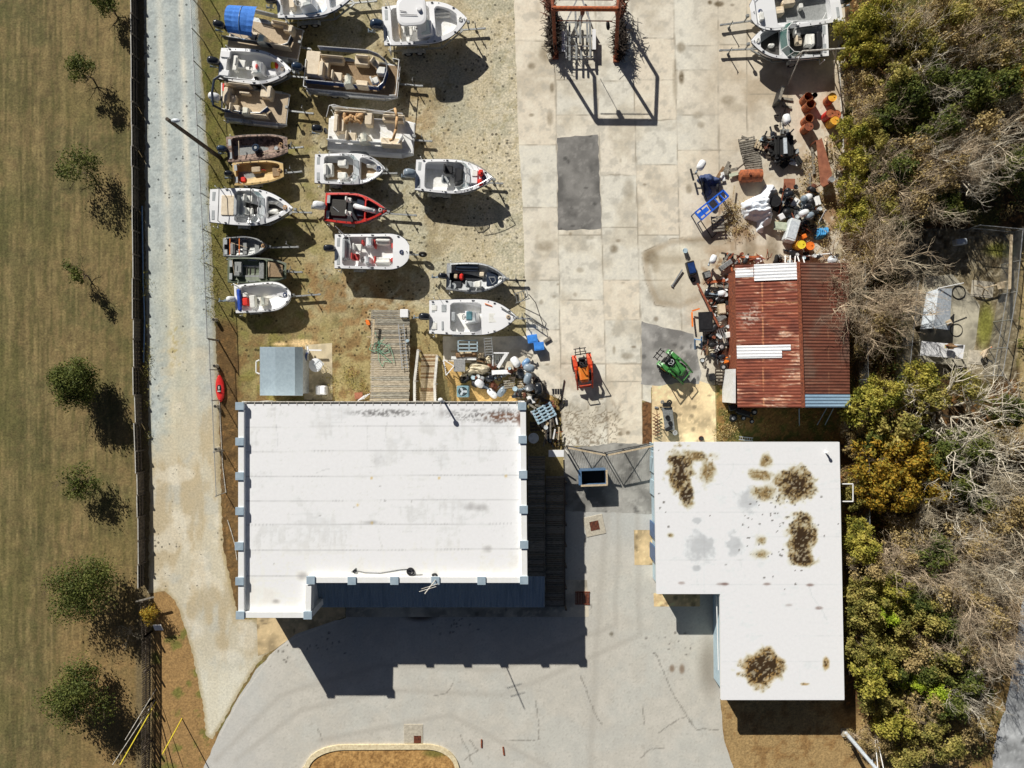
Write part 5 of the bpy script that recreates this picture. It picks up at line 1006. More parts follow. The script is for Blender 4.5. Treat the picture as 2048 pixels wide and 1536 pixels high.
# --- pontoon boats
class Pontoon(Boat):
    def pont(s, fence='navy', carpet='deck_tan', t0=.04, t1=.93, rnd=True, tubem='alu', trim='white_trim'):
        L, B_ = s.len, s.B; zd = s.zg - .62; s.floor = zd + .05
        for y in (-B_ + .24, B_ - .24):
            b = MB(); b.cyl((.1, y, zd - .3), (L * .86, y, zd - .3), .25, n=14); b.cyl((L * .86, y, zd - .3), (L * 1.0, y, zd - .15), .25, .07, 14); b.build('pontoon_tube', tubem, s.root, True)
        b = MB(); b.box((L / 2, 0, zd - .03), (L, 2 * B_ - .44, .09)); 
        for i in range(8): b.bar((L * (.05 + .12 * i), -B_ + .24, zd - .1), (L * (.05 + .12 * i), B_ - .24, zd - .1), .06, .08)
        b.build('deck', trim, s.root)
        b = MB(); b.box((L / 2, 0, zd + .035), (L - .1, 2 * B_ - .54, .03)); b.build('carpet', carpet, s.root)
        return s
    def fence(s, pts, m='navy', h=.62, open_=()):
        b = MB(); f = MB(); z = s.floor
        for i, (p, q) in enumerate(zip(pts[:-1], pts[1:])):
            if i in open_: continue
            P, Q = s.loc(*p, z), s.loc(*q, z); d = (Q - P); b.bar(P + Vector((0, 0, h / 2)), Q + Vector((0, 0, h / 2)), .03, h - .12); f.cyl(P + Vector((0, 0, h)), Q + Vector((0, 0, h)), .025); f.cyl(P, P + Vector((0, 0, h)), .022); f.cyl(Q, Q + Vector((0, 0, h)), .022)
        o = b.build('fence_panel', m, s.root); f.build('rail', 'alu', o)
B = Pontoon('pontoon_boat', 'blue fenced pontoon boat with tan L shaped lounge in the second row', K(2, 40, 640), K(2, 905, 715), 2.55, 1.85, 'jon', group='pontoon boats')
B.pont('navy', 'floor_brown'); n_ = 2
B.fence([(2, 190, 470), (2, 650, 505), (2, 740, 540), (2, 815, 600), (2, 825, 690), (2, 790, 800), (2, 740, 845), (2, 60, 775)], 'navy', .62, ())
B.lounge(2, 180, 500, 400, 590, 'n'); B.lounge(2, 180, 560, 260, 710, 'w'); B.rect('sun_pad', 2, 62, 465, 175, 700, .5, 'vinyl_tan', ch=.06); B.lounge(2, 515, 500, 640, 610, 'n'); B.lounge(2, 520, 740, 630, 805, 's'); B.seat(2, 350, 715, 0, 'vinyl_tan', .6); B.console(2, 410, 690, 490, 790, .85, 'gel_cream', 'boat_glass'); B.rect('table', 2, 715, 615, 790, 690, .5, 'vinyl_white'); B.seat(2, 705, 590, -.5, 'vinyl_tan'); B.seat(2, 700, 750, .5, 'vinyl_white'); B.motor('cowl_navy', dx=-.1); b = MB(); L = B.len; b.tube([(L * .93, B.B - .05, B.floor), (L * .93, B.B - .05, B.zg), (L, B.B - .1, B.zg), (L, -B.B + .1, B.zg), (L * .93, -B.B + .05, B.zg)], .03); b.tube([(.05, B.B * .5, B.floor), (.05, B.B * .5, B.zg), (.05, -B.B * .9, B.zg), (.3, -B.B * .95, B.zg)], .03); b.build('boarding_rail', 'white_trim', B.root); B.trailer('trailer under the blue fenced pontoon boat', 1.4, 2, .36, wid=.6)
B = Pontoon('pontoon_boat', 'pontoon boat with tan curved sofas and a bent blue bimini hoop beside the road', K(1, 270, 1190), K(1, 1020, 1270), 2.5, 1.6, 'jon', group='pontoon boats')
B.pont('navy', 'deck_tan'); B.fence([(1, 310, 975), (1, 730, 1020), (1, 830, 1110), (1, 860, 1190)], 'vinyl_white'); B.fence([(1, 280, 1350), (1, 620, 1400), (1, 760, 1400), (1, 850, 1330)], 'navy'); B.lounge(1, 290, 985, 600, 1060, 'n'); B.lounge(1, 285, 1040, 365, 1240, 'w'); B.rect('bench_seat', 1, 470, 1090, 600, 1135, .42, 'vinyl_tan'); B.rect('bench_seat', 1, 370, 1140, 425, 1250, .42, 'vinyl_tan'); B.lounge(1, 735, 1025, 850, 1180, 'e'); B.seat(1, 430, 1310, 0, 'vinyl_tan', .5); B.console(1, 500, 1280, 590, 1370, .8, 'gel_cream', None); B.lounge(1, 600, 1330, 800, 1400, 's'); B.motor('cowl_white', dx=-.15)
b = MB(); P = [B.loc(1, 330, 970, B.zg), B.loc(1, 240, 915, B.zg + .7), B.loc(1, 170, 960, B.zg + .8), B.loc(1, 145, 1120, B.zg + .85), B.loc(1, 160, 1270, B.zg + .8), B.loc(1, 280, 1330, B.zg)]; b.tube(P, .08, 8); b.build('folded_bimini', 'hull_dark', B.root); b = MB(); b.tube([B.loc(1, 265, 1000, B.zg), B.loc(1, 265, 1330, B.zg)], .06); b.box(B.loc(1, 280, 1050, B.zg + .02), (.10, .5, .03), m=1); b.build('stern_rail', ['white_trim', 'red_bright'], B.root); B.trailer('trailer with a silver triangle tongue under the bimini hoop pontoon', 1.5, 1, .36, wid=.6)
B = Pontoon('pontoon_boat', 'pontoon boat shaded by a bright blue canopy in the top row', K(1, 315, 330), K(1, 1175, 480), 2.5, 1.8, 'jon', group='pontoon boats')
B.pont('navy', 'deck_tan'); B.fence([(1, 680, 165), (1, 860, 210), (1, 1040, 250), (1, 1110, 340)], 'vinyl_grey'); B.fence([(1, 300, 480), (1, 800, 560), (1, 1000, 600), (1, 1090, 570), (1, 1130, 480)], 'hull_dark'); B.lounge(1, 860, 235, 1040, 320, 'n'); B.lounge(1, 1010, 290, 1110, 390, 'e'); B.lounge(1, 840, 500, 1070, 560, 's'); B.seat(1, 650, 430, 0, 'vinyl_tan', .5); B.console(1, 690, 400, 780, 510, .85, 'gel_cream', 'boat_glass'); B.motor('cowl_black', dx=-.1)
z = B.zg + 1.0; A = [B.loc(1, 345, 55, z), B.loc(1, 685, 75, z), B.loc(1, 620, 430, z), B.loc(1, 330, 385, z)]
b = MB(); n = 12; G = []
for i in range(n + 1):
    row = []
    for j in range(n + 1):
        u, v = i / n, j / n; p = A[0].lerp(A[1], u).lerp(A[3].lerp(A[2], u), v); q = 4 * v * (1 - v); e = .5 + .5 * abs(math.cos(u * math.pi * 2)) ** .5; p = p + Vector((-.10 * math.cos(u * math.pi) * q, 0, .42 * q ** .7 * (.88 + .12 * e) - .06 + .012 * math.sin(v * 40 + u * 3))); row.append(p)
    G.append(row)
for i in range(n):
    for j in range(n): b.add([G[i][j], G[i + 1][j], G[i + 1][j + 1], G[i][j + 1]], [(3, 2, 1, 0)])
cp = b.build('canopy', 'canvas_blue', B.root, True); b = MB(); b.tube([G[6][j] + Vector((0, 0, .02)) for j in range(n + 1)], .025)
for i in (0, 6, 12):
    for j in (0, n): b.cyl(G[i][j], B.loc(1, 520, 150 if j == 0 else 480, B.zg), .02)
b.build('hoop', 'hull_blue', cp); B.trailer('trailer under the blue canopy pontoon', .4, 2, .36, wid=.6)
B = Pontoon('deck_boat', 'cream deck boat with folded tan bimini and a heap of tan canvas aboard', K(3, 1120, 270), K(3, 1895, 310), 2.55, 1.75, 'jon', group='pontoon boats')
B.pont('gel_cream', 'floor_white', tubem='gel_white'); B.fence([(3, 1190, 85), (3, 1500, 115), (3, 1815, 150), (3, 1830, 235)], 'gel_white'); B.fence([(3, 1150, 375), (3, 1610, 405), (3, 1770, 420), (3, 1815, 340)], 'gel_white'); B.lounge(3, 1195, 85, 1480, 140, 'n'); B.lounge(3, 1195, 120, 1280, 285, 'w'); B.rect('bench_seat', 3, 1470, 110, 1530, 220, .6, 'vinyl_tan'); B.lounge(3, 1625, 120, 1820, 195, 'n'); B.lounge(3, 1610, 330, 1790, 405, 's'); B.console(3, 1420, 290, 1500, 375, .85, 'gel_cream', 'boat_glass'); B.seat(3, 1350, 330, 0, 'vinyl_tan', .6); B.motor('cowl_black', dx=-.2); b = MB(); P = [B.loc(3, 1735, 75, B.zg + .7), B.loc(3, 1755, 150, B.zg + .8), B.loc(3, 1745, 260, B.zg + .8), B.loc(3, 1720, 350, B.zg + .6), B.loc(3, 1690, 360, B.zg + .5)]; b.tube(P, .09, 8); b.build('folded_bimini', 'canvas_tan', B.root, True); b = MB(); b.cyl(P[0], B.loc(3, 1640, 110, B.zg), .02); b.cyl(P[3], B.loc(3, 1600, 290, B.zg), .02); b.tube([B.loc(3, 1125, 150, B.zg), B.loc(3, 1150, 50, B.zg + .4), B.loc(3, 1190, 40, B.zg + .4), B.loc(3, 1320, 80, B.zg)], .03); b.build('bimini_frame', 'white_trim', B.root)
rr = random.Random(3); p = W(*K(3, 1370, 165), B.floor + .3)
prop('canvas_heap', 'crumpled tan canvas heap on the cream deck boat', 'canvas', lambda b: [b.ell((p.x + rr.uniform(-.6, .6), p.y + rr.uniform(-.2, .2), B.floor + .35 + rr.uniform(0, .3)), (rr.uniform(.1, .3), rr.uniform(.06, .14), rr.uniform(.05, .14)), 8, 5, M=Matrix.Rotation(rr.uniform(0, 3), 3, 'Z')) for _ in range(40)], 'canvas_tan')
B.trailer('trailer under the cream deck boat', 1.0, 2, .36, wid=.6)
# ================================================================ FENCES, POLES, WALKWAYS
mat('old_wood', (150, 144, 132), (96, 90, 80), 7, .9, bump=.25, stretch=(1, 1, 1)); mat('dark_wood', (98, 88, 76), (60, 52, 44), 7, .9, bump=.25); mat('pale_wood', (196, 180, 152), (156, 138, 110), 7, .85, bump=.15); mat('brown_wood', (146, 116, 84), (104, 80, 56), 7, .85, bump=.2)
mat('grey_fence', (92, 84, 74), (58, 52, 46), 5, .9, bump=.3); mat('rail_grey', (196, 194, 186), (164, 160, 152), 6, .7); mat('concrete_obj', (190, 182, 164), (160, 152, 136), 6, .85); mat('lamp_grey', (204, 210, 214), (170, 178, 184), 6, .4)
meshwire('chain_mesh', (150, 154, 156), .16, .10)
def netting(bm_pts, h, name, parent):
    """upright chain-link fabric along a ground line"""
    me = bpy.data.meshes.new(name); vs = []; fs = []; uv = []; d = 0
    for i, p in enumerate(bm_pts):
        if i: d += (Vector(p) - Vector(bm_pts[i - 1])).length
        vs += [(p[0], p[1], .03), (p[0], p[1], h)]; uv.append(d)
    for i in range(len(bm_pts) - 1): fs.append((2 * i, 2 * i + 2, 2 * i + 3, 2 * i + 1))
    me.from_pydata(vs, [], fs); l = me.uv_layers.new(name='UVMap')
    for i in range(len(bm_pts) - 1):
        for k, (u, v) in enumerate(((uv[i], 0), (uv[i + 1], 0), (uv[i + 1], h), (uv[i], h))): l.data[i * 4 + k].uv = (u, v)
    me.materials.append(MATS['chain_mesh']); o = bpy.data.objects.new(name, me); COL.objects.link(o); o.parent = parent; return o
def chainfence(name, label, px, h=1.75, step=2.7, m='galv', bottom=False, group=None, posts=None, cap=False, zr=None):
    P = [W(x, y, 0) for x, y in px]; r = thing(name, label, 'fence', P[0], 0, group); P = [p - P[0] for p in P]
    b = MB(); b.tube([p + Vector((0, 0, h)) for p in P], .028); b.build('top_rail', m, r)
    if bottom: b = MB(); b.tube([p + Vector((0, 0, h * .5)) for p in P], .022); b.build('mid_rail', m, r)
    Q = P if posts else []
    if not posts:
        for a, c in zip(P[:-1], P[1:]):
            n = max(1, round((c - a).length / step)); Q += [a.lerp(c, i / n) for i in range(n)]
        Q.append(P[-1])
    for q in Q:
        b = MB(); b.cyl(q, q + Vector((0, 0, h + .06)), .035); 
        if cap: b.cyl(q + Vector((0, 0, h + .05)), q + Vector((0, 0, h + .11)), .05)
        b.build('post', m, r)
    netting([tuple(p) for p in P], h, 'chain_link', r); return r
# fence along the gravel road (base line at the ground)
chainfence('chain_link_fence', 'thin chain link fence between the gravel road and the boat yard', [(398, -40), (404, 20), (414, 208), (421, 330), (428, 470), (434, 600), (437, 680)], 1.8, 2.5)
r = chainfence('chain_link_fence', 'chain link fence with capped posts between gravel road and white store', [(437, 682), (439, 740), (443, 800), (447, 900), (451, 985)], 1.5, 2.4, cap=True)
for y in (640, 732, 812, 897): 
    x = 433 + (y - 640) * .02; p = W(x, y, 0); b = MB(); b.cyl((p.x, p.y, 0), (p.x, p.y, .5), .13, .12, 12); b.cyl((p.x, p.y, .5), (p.x, p.y, .54), .09, n=10, m=1); tag(b.build('bollard', ['concrete_obj', 'black_iron']), {640: 'topmost', 732: 'second from top', 812: 'third, just below the red kayak', 897: 'lowest, beside the store corner'}[y] + ' of the short round posts by the road edge', 'post', 'short round posts by the road')
# wooden fence on the left
FL = [(273, -40), (276, 120), (277, 260), (278, 420), (279, 560), (279, 680), (281, 790), (285, 900), (288, 1030), (289, 1170)]
wf = thing('wooden_fence', 'long grey board fence between mown lawn and gravel road', 'fence', W(*FL[0], 0)); o_ = W(*FL[0], 0)
d = 0; P = [W(x, y) - o_ for x, y in FL]
for a, c in zip(P[:-1], P[1:]):
    n = max(1, round((c - a).length / 1.52))
    for i in range(n):
        p, q = a.lerp(c, i / n), a.lerp(c, (i + 1) / n); rr = random.Random(int(d * 10)); d += 1.52; low = p.y < -7
        lean = Vector((rr.uniform(-.05, .05), 0, 0)) * (3 if low else 1)
        b = MB(); b.box(((p + Vector((.07, 0, .44)))), (.12, .11, .88)); b.build('post', 'grey_fence', wf)
        if d < 150:
            hh = .82 + rr.uniform(-.04, .04); u = (q - p).normalized()
            b = MB(); m_ = p.lerp(q, .5); L = (q - p).length
            for k in range(7): cc = p.lerp(q, (k + .5) / 7); b.box((cc.x + lean.x * .5, cc.y, (hh + rr.uniform(-.03, .03)) / 2), (.022, L / 7 - .012, hh), rz=math.atan2(u.y, u.x) + math.pi / 2)
            b.bar(p + Vector((.04, 0, hh - .12)), q + Vector((.04, 0, hh - .12)), .05, .09); b.bar(p + Vector((.04, 0, .35)), q + Vector((.04, 0, .35)), .05, .09); b.bar(p + Vector((-.01, 0, hh + .02)) + lean * .3, q + Vector((-.01, 0, hh + .02)) + lean * .3, .05, .03, 1)
            b.build('board_panel', ['grey_fence', 'rail_grey'], wf)
# picket fence with gaps
pf = thing('picket_fence', 'leaning dark picket fence with open gaps at the lower left', 'fence', W(300, 1194, 0)); o_ = pf.location.copy()
L_ = [W(300, 1194) - o_, W(304, 1262) - o_, W(304, 1400) - o_, W(302, 1560) - o_]
for a, c in zip(L_[:-1], L_[1:]):
    u = (c - a).normalized(); b = MB(); n = int((c - a).length / .145)
    for i in range(n):
        p = a.lerp(c, (i + .5) / n); rr = random.Random(i); b.box((p.x - .1 + rr.uniform(-.03, .03), p.y, .55), (.03, .075, .95 + rr.uniform(-.05, .05)), M=Matrix.Rotation(-.10, 4, 'Y'))
    b.build('pickets', 'dark_wood', pf); b = MB(); b.bar(a + Vector((0, 0, .8)), c + Vector((0, 0, .8)), .05, .09); b.bar(a + Vector((0, 0, .3)), c + Vector((0, 0, .3)), .05, .09); b.build('rail', 'dark_wood', pf)
    n = max(1, round((c - a).length / 2.2))
    for i in range(n + 1): p = a.lerp(c, i / n); b = MB(); b.box((p.x + .04, p.y, .55), (.1, .1, 1.1)); b.build('post', 'dark_wood', pf)
b = MB(); a, c = W(272, 1203, 1.0) - o_, W(308, 1194, 1.0) - o_; b.bar(a, c, .09, .09); b.build('rail', 'old_wood', pf)
prop('notice_board', 'small white tilted board beside the yellow shrub', 'sign', lambda b: (b.box(W(316, 1255, .7), (.55, .05, .55), M=Matrix.Rotation(R(-55), 4, 'X')), b.cyl(W(316, 1255, 0), W(316, 1255, .6), .03, m=1)), ['gel_white', 'old_wood'])
# pipes on the ground
prop('blue_pipe', 'long thin blue pipe lying at the foot of the board fence', 'pipe', lambda b: b.tube([W(x, y, .06) for x, y in ((284, 412), (285, 470), (286, 560), (289, 640), (287, 725))], .045), 'hull_blue')
prop('white_pipe', 'long white pipe along the right edge of the drive', 'pipe', lambda b: b.tube([W(x, y, .08) for x, y in ((1677, -20), (1677, 80), (1681, 180), (1685, 260), (1688, 330), (1691, 410))], .055), 'gutter_white')
prop('white_pipe', 'thin white edging pipe below the capped fence posts', 'pipe', lambda b: b.tube([W(x, y, .06) for x, y in ((436, 745), (440, 830), (445, 930), (452, 985))], .03), 'gutter_white')
prop('white_pipe', 'thin pale pipe beside the left wall of the store', 'pipe', lambda b: b.tube([W(x, y, .06) for x, y in ((455, 1040), (463, 1065), (470, 1090), (474, 1120))], .03), 'gutter_white')
# lamp pole, power pole, antenna, roof lamp
lp = thing('lamp_post', 'tall dark wooden lamp post leaning into view over the gravel road', 'lamp post', W(441, 316, 0)); b = MB(); b.cyl((0, 0, 0), W(334, 238, 7.3) - lp.location, .15, .11, 10); b.build('pole', 'dark_wood', lp)
b = MB(); a = W(340, 243, 6.9) - lp.location; e = W(351, 241, 7.1) - lp.location; b.cyl(a, e, .03); b.ell(e, (.28, .13, .1), 10, 6); b.build('lamp_head', 'lamp_grey', lp)
pp = thing('power_pole', 'grey power pole leaning toward the bottom edge beside the flat roofed shop', 'power pole', W(1689, 1463, 0)); b = MB(); b.cyl((0, 0, 0), W(1772, 1560, 6.2) - pp.location, .14, .11, 10); b.build('pole', 'lamp_grey', pp); b = MB(); b.box((0, 0, .15), (.5, .45, .3)); b.build('base_block', 'concrete_obj', pp)
b = MB(); a = W(1744, 1520, 4.5) - pp.location; b.cyl(a, a + Vector((.1, -.9, .1)), .04); b.ell(a + Vector((.1, -1.0, .1)), (.12, .3, .1)); b.build('lamp_arm', 'lamp_grey', pp)
for i, (a, c) in enumerate((((1748, 1455), (1758, 1560)), ((1750, 1457), (1772, 1560)))): prop('guy_wire', ('left', 'right')[i] + ' of the two white guy wires near the power pole', 'wire', lambda b: b.cyl(W(*a, 0), W(*c, 3.0), .03), 'white_trim', 'guy wires by the power pole')
for i, (a, c, y) in enumerate((((312, 1378), (250, 1480), 0), ((310, 1400), (225, 1530), 0), ((312, 1404), (240, 1530), 1), ((364, 1437), (325, 1508), 1))):
    z1 = 3.2; prop('guy_wire', ('pale guy wire highest over the picket fence', 'pale guy wire just above the yellow one on the picket fence', 'yellow guarded wire crossing the picket fence', 'yellow wire guard in the grass beside the picket fence')[i], 'wire', lambda b: b.cyl(W(*a, 0), W(*c, z1), .022 if not y else .035), 'yellow' if y else 'gutter_white', 'wires at the picket fence')
an = thing('roof_antenna', 'thin mast antenna on the front parapet of the white store', 'antenna', W(871, 1160, 5.4)); b = MB(); a = W(871, 1160, 5.4); b.cyl((0, 0, 0), W(850, 1187, 7.6) - a, .035); b.build('mast', 'gutter_white', an)
b = MB(); q = W(850, 1187, 7.4) - a
for t in (.55, .75): p = q * t; b.cyl(p + Vector((-.5, -.1, 0)), p + Vector((.5, .2, 0)), .018)
b.build('element', 'gutter_white', an); prop('cable_coil', 'black cable coil lying on the front of the white store roof', 'cable', lambda b: (b.torus(W(821, 1143, ZM + .06), .2, .05, n=18), b.torus(W(822, 1144, ZM + .12), .17, .04, n=18)), 'black_plastic')
prop('roof_cable', 'thin loose cable trailing along the white store roof', 'cable', lambda b: b.tube([W(x, y, ZM + .03) for x, y in ((703, 1144), (712, 1136), (712, 1141), (730, 1145), (760, 1146), (800, 1139), (815, 1138), (828, 1150), (845, 1149))], .022), 'alu_dull')
prop('cable_heap', 'small black cable knot at the roof antenna foot', 'cable', lambda b: [b.torus(W(868 + i * 1.2, 1151, ZM + .05 + .03 * i), .12, .025, n=12) for i in range(3)], 'black_plastic')
prop('cable_loop', 'small black cable knot near the left of the roof front', 'cable', lambda b: [b.torus(W(709 + i, 1143 - i, ZM + .05 + .03 * i), .09, .02, n=12) for i in range(2)], 'black_plastic')
rl = thing('roof_lamp', 'pale lamp on a short post at the back gutter of the white store', 'lamp', W(889, 803, ZM - .2)); b = MB(); b.cyl((0, 0, 0), (0, 0, 1.2), .06); b.cyl((0, 0, 1.0), W(881, 800, 6.1) - rl.location, .05); b.build('pole', 'lamp_grey', rl); b = MB(); b.ell(W(881, 800, 6.1) - rl.location, (.16, .14, .12)); b.build('lamp_head', 'white_trim', rl)
# plank decks
def deckboards(b, x0, y0, x1, y1, n, z, along='x', jit=.012, gap=.022, rr=None, zt=None):
    rr = rr or random.Random(1)
    for i in range(n):
        t0 = i / n; t1 = (i + 1) / n; zz = z + rr.uniform(-jit, jit)
        if along == 'x': ya, yb = y0 + (y1 - y0) * t0, y0 + (y1 - y0) * t1; e = zt(t0) if zt else zz; b.box(((x0 + x1) / 2 + rr.uniform(-.03, .03), (ya + yb) / 2, e), (abs(x1 - x0), abs(yb - ya) - gap, .04), m=rr.randrange(3))
def wm(n, a, b_): mat(n, a, b_, 9, .92, bump=.35, stretch=(.5, 6, 2), lo=.38, hi=.6)
wm('deck_w1', (176, 170, 154), (96, 92, 82)); wm('deck_w2', (150, 144, 130), (78, 74, 66)); wm('deck_w3', (190, 178, 156), (118, 108, 92)); wm('dk1', (150, 144, 132), (88, 84, 76)); wm('dk2', (120, 116, 106), (70, 68, 62)); wm('dk3', (132, 122, 106), (78, 72, 64))
DW = ['deck_w1', 'deck_w2', 'deck_w3']
rp = thing('wooden_ramp', 'weathered plank ramp carrying a green hose and a ladder', 'ramp', W(780, 710, 0)); a, c = W(741, 619, .7) - rp.location, W(819, 806, .7) - rp.location
b = MB(); deckboards(b, a.x, a.y, c.x, c.y, 42, .7, zt=lambda t: .45 + .4 * t); b.build('deck_board', DW, rp)
for x in (a.x + .15, (a.x + c.x) / 2, c.x - .15): b = MB(); b.bar((x, a.y, .35), (x, c.y, .75), .07, .16); b.build('joist', 'dark_wood', rp)
for x in (a.x + .15, c.x - .15):
    for t in (.1, .5, .9): y = a.y + (c.y - a.y) * t; b = MB(); b.box((x, y, .2 + .2 * t), (.1, .1, .4 + .4 * t)); b.build('post', 'dark_wood', rp)
b = MB(); p, q = W(748, 640, 1.0) - rp.location, W(745, 689, 1.0) - rp.location; b.bar(p, q, .14, .06); b.cyl(p + Vector((.05, .0, 0)), p + Vector((-.45, .05, 0)), .035); b.cyl(q + Vector((.05, .5, 0)), q + Vector((-.4, .5, 0)), .03); b.build('side_rail', 'pale_wood', rp)
prop('ladder', 'aluminium ladder lying on the plank ramp', 'ladder', lambda b: ladder(b, W(*K(7, 1735, 262), .85), W(*K(7, 1778, 745), 1.0), .38, 12), 'alu', 'ladders around the yard') if False else None
def ladder(b, p, q, w, n, rail=.05):
    u = (q - p).normalized(); s = u.cross(Vector((0, 0, 1))).normalized() * w / 2
    b.bar(p + s, q + s, .05, rail); b.bar(p - s, q - s, .05, rail)
    for i in range(n): c = p.lerp(q, (i + .5) / n); b.cyl(c + s, c - s, .022, n=6)
prop('ladder', 'aluminium ladder lying along the plank ramp', 'ladder', lambda b: ladder(b, W(*K(7, 1735, 262), .72), W(*K(7, 1778, 745), .92), .36, 13), 'alu', 'ladders around the yard')
prop('ladder', 'short aluminium ladder leaning over the shaded concrete pad', 'ladder', lambda b: ladder(b, W(*K(8, 883, 195), 1.2), W(*K(8, 900, 410), .9), .5, 7), 'alu', 'ladders around the yard')
prop('boarding_steps', 'grey ladder steps by the bow of the white bay boat', 'ladder', lambda b: ladder(b, W(*K(5, 1535, 1150), .9), W(*K(5, 1640, 1115), 1.9), .62, 5), 'alu_dull', 'ladders around the yard')
prop('hand_rail', 'thin steel hand rail loop beside the boarding steps', 'rail', lambda b: b.tube([W(*K(5, x, y), z) for x, y, z in ((1560, 1190, .1), (1640, 1120, 1.0), (1690, 1180, 1.0), (1750, 1360, .1), (1640, 1300, .1))], .025), 'black_iron')
prop('garden_hose', 'tangled green hose on the plank ramp', 'hose', lambda b: [b.tube([W(*K(7, x + 8 * math.sin(t * 9 + k), y + 8 * math.cos(t * 7 + k)), .72 + .1 * t) for t, (x, y) in zip(np.linspace(0, 1, len(pp_)), pp_)], .019, 5) for k, pp_ in enumerate(([(1455, 340), (1480, 420), (1500, 520), (1440, 560), (1395, 540), (1420, 480), (1520, 470), (1600, 500), (1610, 560), (1550, 570), (1470, 510), (1560, 400)], [(1500, 560), (1560, 620), (1640, 680), (1560, 660), (1530, 710), (1490, 640), (1490, 540)], [(1520, 440), (1460, 470), (1450, 530), (1520, 560), (1600, 470), (1650, 600), (1670, 690)]))], 'hose') if mat('hose', (130, 180, 150), (92, 140, 112), 5, .5) else None
prop('square_tub', 'white square lid on the top end of the plank ramp', 'lid', lambda b: b.box(W(*K(7, 1772, 145), .62), (.55, .55, .24), ch=.03), 'gel_white')
prop('paint_tin', 'small pale blue tin beside the ladder on the ramp', 'tin', lambda b: (b.cyl(W(*K(7, 1805, 440), .72), W(*K(7, 1805, 440), .98), .12, n=12), b.cyl(W(*K(7, 1805, 440), .98), W(*K(7, 1805, 440), 1.0), .09, n=12)), 'pale_blue')
prop('wood_block', 'orange brown wood block at the side of the plank ramp', 'block', lambda b: (b.box(W(*K(7, 1380, 240), .3), (.2, .32, .5), .2), b.box(W(*K(7, 1385, 250), .58), (.16, .26, .06), .3)), 'orange')
# stairs with balustrades
st = thing('railed_ramp', 'wooden ramp with slatted grey railings behind the white store', 'ramp', W(855, 755, 0)); o_ = st.location.copy()
b = MB(); a, c = W(842, 708, .5) - o_, W(872, 806, 1.0) - o_; deckboards(b, a.x, a.y, c.x, c.y, 26, .5, zt=lambda t: .35 + .75 * t); b.build('deck_board', ['pale_wood', 'brown_wood', 'pale_wood'], st)
for (p, q, r_) in (((836, 700), (829, 762), (829, 804)), ((874, 712), (869, 768), (870, 804))):
    A = [W(*p, 1.3) - o_, W(*q, 1.75) - o_, W(*r_, 2.0) - o_]
    b = MB(); b.tube
    for u, v in zip(A[:-1], A[1:]): b.bar(u, v, .16, .05)
    b.build('hand_rail', 'rail_grey', st)
    b = MB()
    for u, v in zip(A[:-1], A[1:]):
        n = int((v - u).length / .13)
        for i in range(n): w_ = u.lerp(v, (i + .5) / n); b.box((w_.x + .02, w_.y, w_.z - .5), (.035, .035, .95))
    b.build('balusters', 'rail_grey', st)
    for w_ in A: b = MB(); b.box((w_.x, w_.y, w_.z / 2), (.1, .1, w_.z + .1)); b.build('post', 'rail_grey', st)
# dark walkway east of the store
wk = thing('boardwalk', 'long dark plank boardwalk in the shade beside the white store', 'boardwalk', W(1092, 1060, 0)); o_ = wk.location.copy()
for x0, x1, y0, y1, z in ((1056, 1090, 912, 1214, .9), (1091, 1128, 952, 1214, .55)):
    a, c = W(x0, y0, z) - o_, W(x1, y1, z) - o_; b = MB(); deckboards(b, a.x, a.y, c.x, c.y, 62, z, rr=random.Random(x0)); b.build('deck_board', ['dk1', 'dk2', 'dk3'], wk)
    for x in (a.x + .1, c.x - .1): b = MB(); b.bar((x, a.y, z - .12), (x, c.y, z - .12), .07, .18); b.build('joist', 'dark_wood', wk)
for i in range(7): p = W(1129, 960 + 41 * i, 0) - o_; b = MB(); b.box((p.x, p.y, .75), (.1, .1, 1.5)); b.build('post', 'dark_wood', wk)
b = MB(); b.bar(W(1129, 955, 1.45) - o_, W(1129, 1212, 1.45) - o_, .12, .05); b.build('hand_rail', 'dark_wood', wk)
prop('floor_grate', 'rusty dark metal grate at the lower right end of the boardwalk', 'grate', lambda b: [b.box(W(1152 + 3.2 * i, 1196, .07), (.05, .7, .06)) for i in range(9)] + [b.box(W(1165, 1184 + 24 * k, .05), (1.0, .06, .06)) for k in (0, 1)], 'rust')
# storm drains
for nm, x, y, s_, rz, g, dx, dy in (('square concrete storm drain in the asphalt near the dark trailer box', 1189, 1051, 1.35, R(12), .62, 0, 0), ('square concrete storm drain against the kerb of the island', 827, 1467, 1.3, 0, .5, .28, -.38)):
    r = thing('storm_drain', nm, 'drain', W(x, y, 0), rz); b = MB(); b.box((0, 0, .02), (s_, s_, .05), ch=.02); b.build('slab', 'concrete_obj', r); b = MB(); b.box((dx, dy, .047), (g, g, .012), m=1)
    for i in range(7): b.box((dx - g / 2 + g * (i + .5) / 7, dy, .058), (.04, g, .02))
    b.build('grate', ['rust', 'dark_void'], r)
